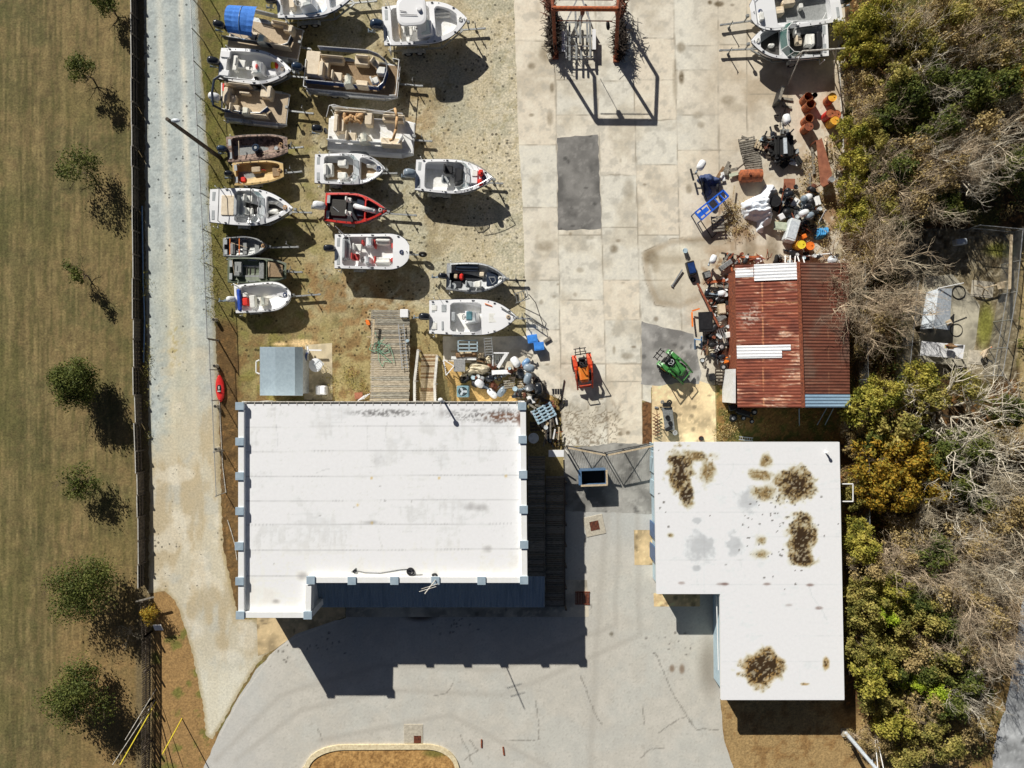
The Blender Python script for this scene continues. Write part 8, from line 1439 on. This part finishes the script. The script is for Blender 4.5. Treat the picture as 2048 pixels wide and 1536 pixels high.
# ---- hen run
chainfence('hen_run_fence', 'tall pipe framed mesh fence on the right side of the hen run', [(2008, 470), (1996, 590), (1968, 752)], 1.8, 2.2, bottom=True, group='hen run fences'); chainfence('hen_run_fence', 'mesh fence along the top of the hen run', [(1925, 462), (2010, 470)], 1.8, 2.4, bottom=True, group='hen run fences'); chainfence('hen_run_fence', 'mesh fence on the left side of the hen run by the barn trees', [(1808, 570), (1790, 755)], 1.7, 2.4, group='hen run fences'); chainfence('hen_run_fence', 'mesh fence half hidden by bushes along the wood edge', [(1700, 60), (1702, 430), (1712, 760), (1716, 1200)], 1.7, 3.5, group='hen run fences')
cpn = thing('hen_house', 'small hen house with pale gabled metal roof', 'hen house', P3(14, 800, 880, 0)); o_ = cpn.location.copy(); E = lambda x, y, z: P3(14, x, y, z) - o_; z0, z1 = 1.2, 1.75
b = MB(); A, Bq, C_, D_ = E(800, 715, z1), E(752, 1035, z1), E(905, 715, z0), E(885, 1050, z0); b.add([A, Bq, D_, C_, A - Vector((0, 0, .04)), Bq - Vector((0, 0, .04)), D_ - Vector((0, 0, .04)), C_ - Vector((0, 0, .04))], [(0, 1, 2, 3), (7, 6, 5, 4), (3, 2, 6, 7), (1, 5, 6, 2)]); L1, L2 = E(700, 745, z0), E(650, 1045, z0); b.add([A, L1, L2, Bq], [(0, 1, 2, 3)]); b.build('roof', 'lamp_grey', cpn)
b = MB(); c = (A + Bq + C_ + D_ + L1 + L2) / 6; b.box((c.x, c.y, .58), (1.25, 2.2, 1.16), -.12); b.build('wall', 'old_wood', cpn); b = MB(); b.cyl(E(790, 715, 1.8), E(1000, 670, 1.6), .03); b.cyl(E(750, 1035, 1.8), E(900, 990, 1.5), .02); b.build('pole', 'white_trim', cpn); bx('roof_tile', 'tan board lying on the hen house roof corner', 'board', 14, 882, 990, 1.42, (.38, .34, .04), .5, 'pale_wood')
lt_ = thing('lean_to', 'low white flat roof where a hen stands in the hen run', 'shelter', P3(14, 830, 1205, 0)); o_ = lt_.location.copy(); b = MB(); q = [E(*p, 1.1) for p in ((660, 1140), (1010, 1172), (992, 1285), (650, 1255))]; b.prism([p[:2] for p in q], 1.05, 1.1); b.build('roof', 'gel_white', lt_)
for p in q: b = MB(); b.box((p.x * .95, p.y * .95, .52), (.08, .08, 1.04)); b.build('post', 'old_wood', lt_)
def hen(label, c, x, y, z, rz, mb, sc=1.0):
    p = P3(c, x, y, z); r = thing('hen', label, 'hen', p, rz, 'hens in the run'); V = lambda *a: Vector(a) * sc
    b = MB(); rs = []
    for t, w_, hh, zz in ((-.30, .01, .02, .44), (-.24, .05, .05, .40), (-.14, .10, .10, .32), (0, .125, .13, .28), (.12, .11, .12, .29), (.20, .07, .09, .35), (.25, .045, .06, .43), (.29, .035, .045, .50), (.33, .04, .045, .54), (.37, .025, .03, .54), (.40, .005, .008, .53)): rs.append([V(t, w_ * math.cos(a), zz + hh * math.sin(a)) for a in [2 * math.pi * i / 10 for i in range(10)]])
    b.rings(rs); b.build('body', mb, r, True); b = MB()
    for q in range(5): b.add([V(-.22, -.05 + .025 * q, .40), V(-.20, -.02 + .02 * q, .42), V(-.50, -.06 + .04 * q, .56 + .03 * (q % 2)), V(-.48, -.10 + .04 * q, .52)], [(0, 1, 2, 3)])
    b.build('tail', 'black_plastic', r); b = MB(); [b.box(V(.33 + .02 * q, 0, .595), (.02, .012, .04)) for q in range(-1, 3)]; b.build('comb', 'red_bright', r); b = MB(); b.cyl(V(.385, 0, .53), V(.43, 0, .52), .012, .002); b.build('beak', 'yellow', r)
    for s_ in (1, -1): b = MB(); b.cyl(V(.02, .05 * s_, .2), V(.02, .05 * s_, .02), .014); [b.cyl(V(.02, .05 * s_, .015), V(.02 + .08 * math.cos(a), .05 * s_ + .08 * math.sin(a), .008), .008, n=4) for a in (-.5, 0, .5, 3.1)]; b.build('leg', 'yellow', r)
    for s_ in (1, -1): b = MB(); b.ell(V(-.04, .115 * s_, .30), V(.16, .03, .085), 10, 6); b.build('wing', mb, r)
hen('brown hen with dark tail standing on the low white roof', 14, 860, 1185, 1.1, R(175), 'brown_wood', 1.35); hen('pale brown hen on the concrete slab by the mesh fence', 14, 1135, 1240, 0, R(60), 'deck_tan', 1.3)
bx('slab', 'square concrete slab under the pale brown hen', 'slab', 14, 1095, 1270, 0, (1.0, .95, .03), -.1, 'concrete_obj'); bx('slab', 'pale concrete slab with a rope perch by the mesh fence', 'slab', 14, 1150, 720, 0, (1.5, 1.1, .03), -.1, 'concrete_obj'); bx('nest_box', 'white nest box at the top of the hen run', 'box', 14, 970, 340, .4, (.75, .4, .45), .1, 'lamp_grey')
prop('perch', 'forked pale branch perch by the mesh fence', 'perch', lambda b: (b.tube([P3(14, x, y, .6) for x, y in ((1090, 690), (1170, 710), (1250, 690), (1340, 660))], .05), b.tube([P3(14, x, y, .6) for x, y in ((1120, 680), (1200, 740))], .04), b.cyl(P3(14, 1170, 710, .6), P3(14, 1150, 770, 0), .04), b.box(P3(14, 1300, 690, .62), (.5, .45, .04), .2)), 'pale_wood'); prop('rubber_hoop', 'black rubber hoop beside the hen house', 'hoop', lambda b: b.torus(P3(14, 960, 745, .05), .45, .03, None, 20, 5), 'rubber'); prop('rubber_hoop', 'thin black hoop lying below the hen house corner', 'hoop', lambda b: b.torus(P3(14, 940, 1050, .05), .42, .02, None, 20, 5), 'rubber')
plank('pale beam standing beside the mesh fence', 14, ((1385, 280), (1370, 720)), 1.5, 'pale_wood', .14, .1, nm='beam')
# ================================================================ TREES AND SHRUBS
leafmat('leaf_yellow', [(56, 64, 30), (106, 112, 46), (152, 146, 62), (192, 180, 88), (128, 112, 60)]); leafmat('leaf_olive', [(60, 66, 34), (104, 106, 52), (148, 140, 74), (184, 170, 98), (122, 98, 60)]); leafmat('leaf_dark', [(46, 56, 30), (78, 90, 44), (112, 118, 58), (146, 144, 76)]); leafmat('leaf_orange', [(62, 66, 28), (116, 110, 42), (178, 138, 50), (156, 146, 62), (100, 98, 42)]); leafmat('leaf_lawn', [(46, 54, 30), (76, 86, 42), (104, 110, 54), (130, 130, 70)]); leafmat('leaf_bright', [(90, 110, 30), (150, 170, 50), (186, 200, 70), (140, 150, 60)]); leafmat('leaf_brown', [(84, 74, 46), (142, 124, 80), (182, 160, 112), (126, 118, 62)], .15)
mat('bark', (120, 106, 88), (84, 72, 58), 8, .9); mat('bark_pale', (214, 206, 186), (160, 150, 132), 7, .8); mat('twig_brown', (206, 188, 160), (140, 122, 98), 7, .9); mat('twig_grey', (206, 194, 168), (152, 140, 118), 7, .9)
def leafmesh(name, cl, n, size, m, seed, flat=.6, droop=0.0):
    """many separate leaf faces spread through overlapping clumps"""
    g = np.random.default_rng(seed); cl = np.array(cl); w = cl[:, 3] ** 2; k = g.choice(len(cl), n, p=w / w.sum())
    d = g.normal(size=(n, 3)); d /= np.linalg.norm(d, axis=1)[:, None]; d[:, 2] = np.where(d[:, 2] < -.3, -d[:, 2], d[:, 2]); r = cl[k, 3] * g.uniform(.2, 1.5, n) ** .8
    c = cl[k, :3] + d * r[:, None] * np.array([1, 1, flat]); nr = d + g.normal(size=(n, 3)) * .7 + np.array([0, 0, .35]); nr /= np.linalg.norm(nr, axis=1)[:, None]
    a = np.cross(nr, g.normal(size=(n, 3))); a /= np.linalg.norm(a, axis=1)[:, None]; bb = np.cross(nr, a); s = size * g.uniform(.55, 1.35, n)[:, None]
    P = np.stack([c - a * s, c - bb * s * .55, c + a * s, c + bb * s * .55], 1).reshape(-1, 3); P[:, 2] = np.maximum(P[:, 2], .03)
    me = bpy.data.meshes.new(name); me.vertices.add(4 * n); me.vertices.foreach_set('co', P.astype(np.float32).ravel()); me.loops.add(4 * n); me.loops.foreach_set('vertex_index', np.arange(4 * n, dtype=np.int32)); me.polygons.add(n); me.polygons.foreach_set('loop_start', np.arange(0, 4 * n, 4, dtype=np.int32)); me.polygons.foreach_set('loop_total', np.full(n, 4, np.int32)); me.update(calc_edges=True); me.materials.append(MATS[m]); return me
def crown_clumps(seed, rad, h0, h1, n, cr):
    rr = random.Random(seed); out = []
    for i in range(n):
        t = rr.random(); z = h0 + (h1 - h0) * t; q = rad * math.sqrt(max(.05, 1 - (2 * t - .8) ** 2 * .75)) * math.sqrt(rr.random()); a = rr.uniform(0, 6.283)
        out.append((q * math.cos(a), q * math.sin(a), z, cr * rr.uniform(.6, 1.25)))
    return out
def branches(seed, H_, R_, trunk=.12, n1=7, n2=5, n3=5, n4=3, thick=1.0, curl=.35, z0=.35):
    """bare limb network: each limb bends and forks; 3-5 sided tapering tubes"""
    rr = random.Random(seed); V = []; Fc = []
    def seg(p, q, r0, r1, n):
        d = q - p
        if d.length < 1e-5: return
        qm = d.to_track_quat('Z', 'Y').to_matrix(); o = len(V)
        for c, r in ((p, r0), (q, r1)):
            for i in range(n): V.append(c + qm @ Vector((math.cos(6.283 * i / n) * r, math.sin(6.283 * i / n) * r, 0)))
        for i in range(n): Fc.append((o + i, o + (i + 1) % n, o + n + (i + 1) % n, o + n + i))
    def grow(p, d, L, r, lv):
        k = (5, 4, 3, 3)[lv]; pts = [p]; dd = d.copy()
        for i in range(k):
            dd = (dd + Vector((rr.gauss(0, curl), rr.gauss(0, curl), rr.gauss(.04, curl * .6)))).normalized(); q = pts[-1] + dd * L / k; q.z = max(.1, q.z); seg(pts[-1], q, r * (1 - i / k * .75), r * (1 - (i + 1) / k * .75), 5 if lv < 1 else 4 if lv < 2 else 3); pts.append(q)
        if lv < 3:
            for _ in range((n2, n3, n4)[lv]):
                t = rr.uniform(.25, 1.0); i = min(k - 1, int(t * k)); b = pts[i].lerp(pts[i + 1], t * k - i); s = Vector((rr.gauss(0, 1), rr.gauss(0, 1), rr.gauss(.1, .6))).normalized(); grow(b, (dd * .9 + s * .85).normalized(), L * rr.uniform(.38, .62), r * .42, lv + 1)
    seg(Vector((0, 0, 0)), Vector((0, 0, H_ * z0)), trunk, trunk * .8, 7)
    for i in range(n1):
        a = 6.283 * i / n1 + rr.uniform(-.35, .35); up = rr.uniform(.25, 1.1); grow(Vector((0, 0, H_ * z0 * rr.uniform(.75, 1))), Vector((math.cos(a), math.sin(a), up)).normalized(), math.hypot(R_, H_ * (1 - z0) * up * .7) * rr.uniform(.7, 1.0), trunk * .55 * thick, 0)
    return V, Fc
def me_from(name, V, Fc, m):
    me = bpy.data.meshes.new(name); me.from_pydata([tuple(v) for v in V], [], Fc); me.materials.append(MATS[m]); me.update(); return me
def put(name, me, parent): o = bpy.data.objects.new(name, me); COL.objects.link(o); o.parent = parent; return o
TPL = {}
def template(kind, seed):
    """(list of (part name, mesh)) for a crown about 1 m in radius"""
    k = (kind, seed)
    if k in TPL: return TPL[k]
    sp = {'yellow': ('leaf_yellow', 3600, .056), 'olive': ('leaf_olive', 3400, .054), 'dark': ('leaf_dark', 3200, .056), 'orange': ('leaf_orange', 3600, .05), 'bright': ('leaf_bright', 2400, .056), 'thicket': ('leaf_brown', 2000, .045)}
    L = []
    if kind in sp:
        m, n, s = sp[kind]; L.append(('crown', leafmesh('crown', crown_clumps(seed * 13 + hash_(kind), .98, .5, 1.6, 38, .22), n, s, m, seed, .8)))
        V, Fc = branches(seed, 1.25, .8, .07, 5, 4, 3, 2, .8, .3, .4); L.append(('trunk', me_from('trunk', V, Fc, 'twig_brown' if kind == 'thicket' else 'bark')))
        if kind == 'thicket': V, Fc = branches(seed + 50, 1.6, 1.0, .05, 9, 7, 6, 3, .55, .4, .25); L.append(('twigs', me_from('twigs', V, Fc, 'twig_brown')))
    else:
        c = {'bare_brown': ('twig_brown', 11, 8, 7, 4, .62, .32), 'bare_grey': ('twig_grey', 9, 7, 6, 4, .62, .34), 'bare_white': ('bark_pale', 7, 6, 5, 3, .82, .28)}[kind]
        V, Fc = branches(seed, 1.7, 1.05, .062, c[1], c[2], c[3], c[4], c[5], c[6], .32); n = len(V); L.append(('limbs', me_from('limbs', V, Fc, c[0])))
        b = MB(); b.cyl((0, 0, 0), (0, 0, .58), .075, .055, 8); me = bpy.data.meshes.new('trunk'); me.from_pydata(b.v, [], b.f); me.materials.append(MATS['bark']); L.append(('trunk', me))
    TPL[k] = L; return L
def hash_(s): return sum(ord(c) for c in s)
WORDS = {'yellow': ('evergreen_tree', 'yellow green leafy evergreen'), 'olive': ('evergreen_tree', 'olive green leafy evergreen'), 'dark': ('evergreen_tree', 'dark green dense evergreen'), 'orange': ('cedar_tree', 'orange tinged feathery cedar'), 'bright': ('shrub', 'bright lime green shrub'), 'thicket': ('shrub', 'brown green twiggy shrub'), 'bare_brown': ('bare_tree', 'bare tree with fine brown twigs'), 'bare_grey': ('bare_tree', 'bare tree with grey branches'), 'bare_white': ('bare_tree', 'bare tree with pale spreading limbs')}
def zone(x, y):
    for lim, w in ((180, 'beside the top right boats'), (330, 'beside the rusty drums'), (470, 'beside the long rusty table'), (700, 'between rusty barn and hen run'), (880, 'below the hen run'), (1080, 'beside the upper shop wall'), (1260, 'beside the middle of the shop')):
        if y < lim: return w
    return 'near the lower right driveway'
WOOD = []
def wt(k, *l): WOOD.extend((k, *q) for q in l)
# (px, py of the crown, crown radius px, height m)
wt('yellow', (1724, 48, 40, 4.2), (1758, 24, 32, 4.4), (1716, 108, 34, 3.6), (1748, 100, 26, 3.8), (1704, 262, 32, 3.2), (1718, 322, 34, 3.4), (1708, 372, 28, 3.0), (1726, 396, 26, 3), (1712, 440, 32, 3.2), (1742, 822, 46, 4), (1770, 790, 36, 4.4), (1728, 1098, 42, 3.6), (1716, 1060, 30, 3), (1740, 1136, 36, 3.8), (1742, 1212, 46, 4), (1730, 1290, 44, 3.8), (1752, 1352, 46, 4), (1736, 1330, 36, 3.4), (1800, 1180, 42, 4), (1790, 1448, 40, 3), (1740, 1180, 34, 3), (1850, 760, 40, 3.6), (1780, 1300, 40, 3.4))
wt('olive', (1760, 292, 36, 3.6), (1738, 250, 34, 3), (1846, 100, 44, 4.6), (1792, 160, 44, 4.4), (1820, 60, 40, 4.2), (1780, 70, 34, 4), (1905, 40, 42, 5), (2010, 40, 48, 5), (2040, 120, 40, 5), (1770, 420, 40, 3.6), (1800, 850, 50, 4.6), (1860, 800, 44, 4.2), (1930, 780, 40, 4), (1800, 1250, 44, 3.8), (1860, 1240, 46, 4), (1900, 1310, 48, 3.8), (1770, 1400, 42, 3.2), (1850, 1460, 46, 2.8), (1820, 1510, 42, 2.4), (1900, 1490, 44, 2.4), (1700, 980, 22, 2), (1716, 1000, 24, 2))
wt('dark', (1810, 190, 44, 4.4), (1862, 160, 40, 4.4), (1880, 250, 50, 4.6), (1940, 180, 50, 5), (1780, 230, 40, 3.6), (2000, 170, 44, 5), (2020, 330, 50, 4), (1900, 410, 34, 3), (1880, 900, 50, 4.4), (1940, 900, 50, 4.6), (2020, 820, 40, 4), (1870, 1110, 46, 4), (1910, 970, 44, 4), (1830, 1210, 40, 3.4), (1890, 1250, 44, 3.6), (1930, 1360, 44, 3.4), (1900, 1410, 44, 3.2), (1850, 1340, 36, 3), (1790, 1340, 36, 3), (1750, 880, 34, 3), (1800, 450, 34, 2.8), (1960, 1010, 40, 3.6))
wt('orange', (1770, 930, 56, 4.6), (1816, 912, 50, 4.8), (1800, 975, 56, 4.8), (1762, 985, 40, 4), (1870, 975, 46, 4), (1880, 930, 36, 3.8), (2030, 160, 26, 5))
wt('bright', (1880, 1386, 32, 2.8), (1898, 1412, 22, 2.6), (1780, 1232, 24, 3.4), (1830, 1370, 24, 2.6))
wt('thicket', (1726, 160, 34, 2.6), (1750, 190, 42, 3.2), (1735, 222, 34, 2.6), (1830, 300, 52, 3.8), (1790, 340, 54, 4), (1850, 350, 56, 4), (1770, 380, 46, 3.4), (1830, 400, 50, 3.6), (1900, 340, 50, 4), (1960, 250, 54, 4.4), (2000, 100, 48, 4.4), (1900, 90, 46, 4.4), (1870, 20, 44, 4.4), (1960, 30, 44, 4.6), (1760, 480, 44, 3), (1730, 520, 40, 2.6), (1720, 900, 26, 2), (1715, 860, 26, 2), (1800, 1110, 46, 3.4), (1830, 1060, 44, 3.2), (1930, 1090, 56, 4), (1990, 1060, 56, 4.2), (2030, 1010, 50, 4.2), (1850, 1290, 46, 3.2), (1810, 1320, 44, 3), (1860, 1400, 46, 2.8), (1820, 1430, 44, 2.6), (1940, 1290, 50, 3.4), (1980, 1230, 52, 3.6), (1940, 1190, 50, 3.8), (1890, 1180, 46, 3.6), (1960, 1440, 38, 2.2), (1770, 1480, 36, 2), (1930, 1460, 40, 2), (2010, 880, 46, 3.8), (1860, 1500, 40, 2), (1710, 700, 24, 2), (1730, 660, 30, 2.4), (1760, 640, 36, 2.8), (1720, 1480, 24, 1.4))
wt('bare_brown', (1752, 575, 104, 5.4), (1740, 500, 66, 4.4), (1760, 640, 60, 4.6), (1830, 340, 76, 5), (1870, 60, 76, 5.4), (1960, 300, 80, 5.4), (1790, 400, 70, 4.6), (1900, 310, 70, 5), (1830, 1130, 62, 4.6), (1960, 1140, 84, 5), (2000, 1240, 80, 4.8), (1960, 60, 70, 5.6), (1770, 200, 58, 4), (1920, 1280, 70, 4.2), (2010, 1310, 60, 4))
wt('bare_grey', (1790, 500, 70, 5), (1980, 940, 84, 5.4), (2010, 1020, 86, 5.4), (1920, 1040, 80, 5), (2000, 240, 86, 6), (1850, 60, 76, 5.6), (1930, 1160, 80, 5), (2020, 1130, 76, 5), (1990, 1180, 70, 4.6), (2030, 80, 70, 6), (1850, 400, 66, 4.4), (1960, 1260, 60, 4.4), (1720, 580, 60, 4.8))
wt('bare_white', (1930, 830, 120, 6.4), (1896, 140, 62, 6), (1990, 300, 78, 6.2), (1950, 330, 64, 5), (1990, 860, 100, 6.2), (1960, 1010, 74, 5.8), (1950, 1390, 50, 4), (1880, 280, 44, 5.2), (1970, 1130, 70, 5.4))
_r = random.Random(41); _w = []
for k, x, y, q, h in WOOD:
    u = _r.random()
    if k == 'yellow' and y > 1100: k = 'olive' if u < .3 else 'thicket' if u < .5 else k
    if k == 'thicket' and y < 460: k = 'olive' if u < .18 else 'dark' if u < .26 else k
    if k == 'bare_brown' and x > 1790 and u < .15: continue
    _w.append((k, x, y, q, h))
WOOD = _w
byk = {}
for q in WOOD: byk.setdefault((q[0], zone(q[1], q[2])), []).append(q)
ORD = ['nearest the yard', 'second from the yard', 'third from the yard', 'fourth from the yard', 'fifth from the yard', 'sixth from the yard', 'seventh from the yard', 'eighth from the yard', 'ninth from the yard', 'tenth from the yard', 'eleventh from the yard', 'deepest in']
rr = random.Random(99)
for (k, zn), ls in byk.items():
    ls.sort(key=lambda q: q[1])
    for i, (_, px, py, rp_, h) in enumerate(ls):
        nm, w = WORDS[k]; zc = h * .72; c = W(px, py, zc); r_ = rp_ * (H - zc) / F
        lab = w + ' ' + zn + ('' if len(ls) == 1 else ', ' + ORD[min(i, 11)])
        t = thing(nm, lab, 'tree' if nm != 'shrub' else 'shrub', (c.x, c.y, 0), rr.uniform(0, 6.28), {'evergreen_tree': 'evergreen trees in the wood', 'cedar_tree': 'cedars in the wood', 'shrub': 'shrubs in the wood', 'bare_tree': 'bare trees in the wood'}[nm]); hz = h / 1.75
        t.scale = (r_ * rr.uniform(.94, 1.1), r_ * rr.uniform(.94, 1.1), hz)
        for pn, me in template(k, rr.randrange(3) + (1 if k[:4] != 'bare' else 5)): put(pn, me, t)
# lawn trees on the left: (base px, crown radius m, crown bottom, height, leaf count, label)
for i, (bx_, by_, r_, h0, h1, n, nc, lab) in enumerate(((186, 158, 1.1, .8, 2.5, 1700, 14, 'sparse green young tree upper of the pair near the top of the lawn'), (184, 350, 1.5, .5, 2.8, 2000, 20, 'wispy green young tree second from the top on the lawn'), (176, 552, 1.0, .5, 2.2, 700, 10, 'smallest nearly bare young tree in the middle of the lawn'), (178, 765, 1.6, .5, 3.1, 10000, 34, 'dense round green tree in the middle of the lawn'), (182, 962, 1.5, .5, 2.2, 1900, 18, 'thin see through young tree below the dense round one'), (192, 1160, 2.5, .6, 3.3, 9500, 38, 'large spreading olive green tree near the broken fence end'), (186, 1365, 2.4, .6, 3.3, 10500, 36, 'large spreading tree lowest on the lawn beside the picket fence'), (228, 22, 1.1, .6, 2.2, 1600, 14, 'half cropped young tree at the top edge of the lawn'))):
    t = thing('young_tree', lab, 'tree', W(bx_, by_, 0), 0, 'trees planted on the lawn')
    put('crown', leafmesh('crown', crown_clumps(i + 40, r_ * .8, h0 + .3, h1 - .3, nc, r_ * .34), n, .072, 'leaf_lawn', i + 3, .8), t); V, Fc = branches(i + 70, h1 * .95, r_ * .95, .06, 8, 6, 4, 2, .7, .28, .2); put('trunk', me_from('trunk', V, Fc, 'bark'), t)
t = thing('shrub', 'round golden clipped shrub at the broken fence end', 'shrub', W(311, 1218, 0)); put('crown', leafmesh('crown', crown_clumps(5, .42, .3, 1.4, 14, .3), 1500, .05, 'leaf_orange', 5, 1), t); V, Fc = branches(3, 1.2, .4, .05, 5, 4, 3, 2); put('trunk', me_from('trunk', V, Fc, 'bark'), t)
t = thing('bare_bush', 'bare twiggy bush in the tree shade beside the picket fence', 'bush', W(262, 1262, 0)); V, Fc = branches(8, 1.0, 1.0, .04, 9, 6, 5, 3, .6, .3, .1); put('twigs', me_from('twigs', V, Fc, 'twig_grey'), t)
# undergrowth, litter and weeds: beyond counting
def scatter(name, label, areas, n, size, m, seed, hmax=.35, cat='undergrowth'):
    g = np.random.default_rng(seed); cl = []
    for x0, y0, x1, y1, k in areas:
        for _ in range(k): p = W(g.uniform(x0, x1), g.uniform(y0, y1)); cl.append((p.x, p.y, g.uniform(.02, hmax), g.uniform(.15, .5)))
    me = leafmesh(name, cl, n, size, m, seed, .7); o = bpy.data.objects.new(name, me); COL.objects.link(o); tag(o, label, cat, None, 'stuff')
WA = [(1694, 0, 1790, 470, 170), (1790, 0, 2060, 440, 260), (1705, 470, 1800, 860, 120), (1715, 860, 2060, 1180, 260), (1712, 1180, 1980, 1500, 230), (2030, 450, 2060, 800, 8)]
scatter('undergrowth', 'green undergrowth covering the woodland floor', WA, 26000, .075, 'leaf_dark', 1, .9); scatter('dead_undergrowth', 'brown dead stems and leaves on the woodland floor', WA, 26000, .07, 'leaf_brown', 2, .8)
scatter('leaf_litter', 'dry brown leaf litter around the scrap by the wood', [(1600, 290, 1690, 470, 70), (1450, 400, 1500, 470, 22), (1560, 440, 1690, 520, 40), (1436, 800, 1480, 880, 16), (1684, 940, 1712, 1200, 24)], 9000, .05, 'leaf_brown', 3, .04, 'leaf litter')
scatter('weeds', 'small green weeds along the fence and in the yard', [(286, 500, 300, 900, 26), (408, 60, 440, 640, 60), (1105, 790, 1122, 890, 12), (640, 730, 735, 800, 30), (1436, 820, 1690, 880, 40)], 5200, .04, 'leaf_olive', 4, .03, 'weeds')

# ================================================================ small scrap lying thick in the three heaps
def cyl_(b, p, r, h): b.cyl(p, p + Vector((0, 0, h)), r, n=12); b.torus(p + Vector((0, 0, h)), r * .9, .02, n=12, k=4)
def scrapfield(where, c, poly, n, seed, zmax):
    rr = random.Random(seed); xs = [q[0] for q in poly]; ys = [q[1] for q in poly]; i = 0
    while i < n:
        x, y = rr.uniform(min(xs), max(xs)), rr.uniform(min(ys), max(ys))
        if not inpoly(np.array([x]), np.array([y]), poly)[0]: continue
        p = P3(c, x, y, 0); z = rr.uniform(.03, zmax); a = rr.uniform(0, 6.28); u = Vector((math.cos(a), math.sin(a), 0)); p.z = z; k = i % 7; i += 1; l = rr.uniform(.35, .95)
        if k == 0: f, nm, w, ms = (lambda b: (b.bar(p - u * l / 2, p + u * l / 2 + Vector((0, 0, .1)), .13, .04), b.bar(p - u * l / 2, p - u * l * .4 + Vector((0, 0, .05)), .05, .03))), 'scrap_board', 'short board', ('old_wood', 'dark_wood', 'pale_wood', 'brown_wood')
        elif k == 1: f, nm, w, ms = (lambda b: b.tube([p - u * l / 2, p + Vector((0, 0, .12)), p + u * l / 2], .025, 5)), 'scrap_pipe', 'thin bent pipe', ('rust', 'alu', 'black_iron')
        elif k == 2: f, nm, w, ms = (lambda b: (b.box(p, (l * .5, l * .35, .24), a, ch=.03), b.box(p + Vector((0, 0, .13)), (l * .3, l * .2, .05), a + .3))), 'scrap_box', 'small square box', ('black_plastic', 'alu_dull', 'rust_dark', 'vinyl_grey')
        elif k == 3: f, nm, w, ms = (lambda b: cyl_(b, p, rr.uniform(.09, .17), .28)), 'scrap_can', 'small round can', ('appliance', 'rust', 'black_plastic', 'pale_blue')
        elif k == 4: f, nm, w, ms = (lambda b: (b.ell(p + Vector((0, 0, .1)), (l * .32, l * .2, .14), 10, 6, M=Matrix.Rotation(a, 3, 'Z'), pw=.8), b.bar(p, p + u * l * .7, .09, .09))), 'motor_part', 'dark motor part', ('black_plastic', 'black_iron', 'cowl_black')
        elif k == 5: f, nm, w, ms = (lambda b: (b.bar(p - u * .3, p + u * .3, .4, .02), b.bar(p - u * .3 + Vector((0, 0, .04)), p + u * .25 + Vector((0, 0, .05)), .06, .04))), 'sheet_metal', 'bent metal sheet', ('rust_brown', 'alu_dull', 'black_iron', 'white_trim')
        else: f, nm, w, ms = (lambda b: b.torus(p, .15, .05, Matrix.Rotation(rr.uniform(0, 1.2), 3, 'X'), 12, 6)), 'rubber_ring', 'black rubber ring', ('rubber',)
        prop(nm, w + ' among the scrap ' + where, 'scrap', f, rr.choice(ms), nm.replace('_', ' ') + ' pieces ' + where)
scrapfield('left of the barn', 11, [(345, 470), (420, 330), (520, 260), (615, 300), (620, 1040), (560, 1020), (400, 1000), (340, 860), (440, 700)], 66, 1, .5)
scrapfield('behind the store', 8, [(560, 640), (700, 640), (900, 600), (960, 440), (1120, 420), (1240, 500), (1400, 640), (1500, 760), (1480, 880), (1180, 880), (1000, 760), (700, 760)], 58, 2, .45)
scrapfield('around the motor rows', 10, [(1150, 230), (1310, 200), (1520, 280), (1560, 640), (1500, 780), (1340, 800), (1300, 620), (1150, 620), (1080, 520)], 58, 3, .5)
scrapfield('by the pallets', 9, [(880, 660), (1260, 650), (1340, 900), (1300, 1000), (1000, 960), (900, 860)], 40, 4, .5)
scrapfield('behind the barn roof', 11, [(500, 120), (1180, 100), (1450, 120), (1500, 180), (640, 195), (520, 240)], 40, 5, .4)
scrapfield('at the store corner', 8, [(1340, 900), (1620, 880), (1700, 1120), (1680, 1420), (1560, 1400), (1500, 1160), (1340, 1000)], 36, 6, .4)
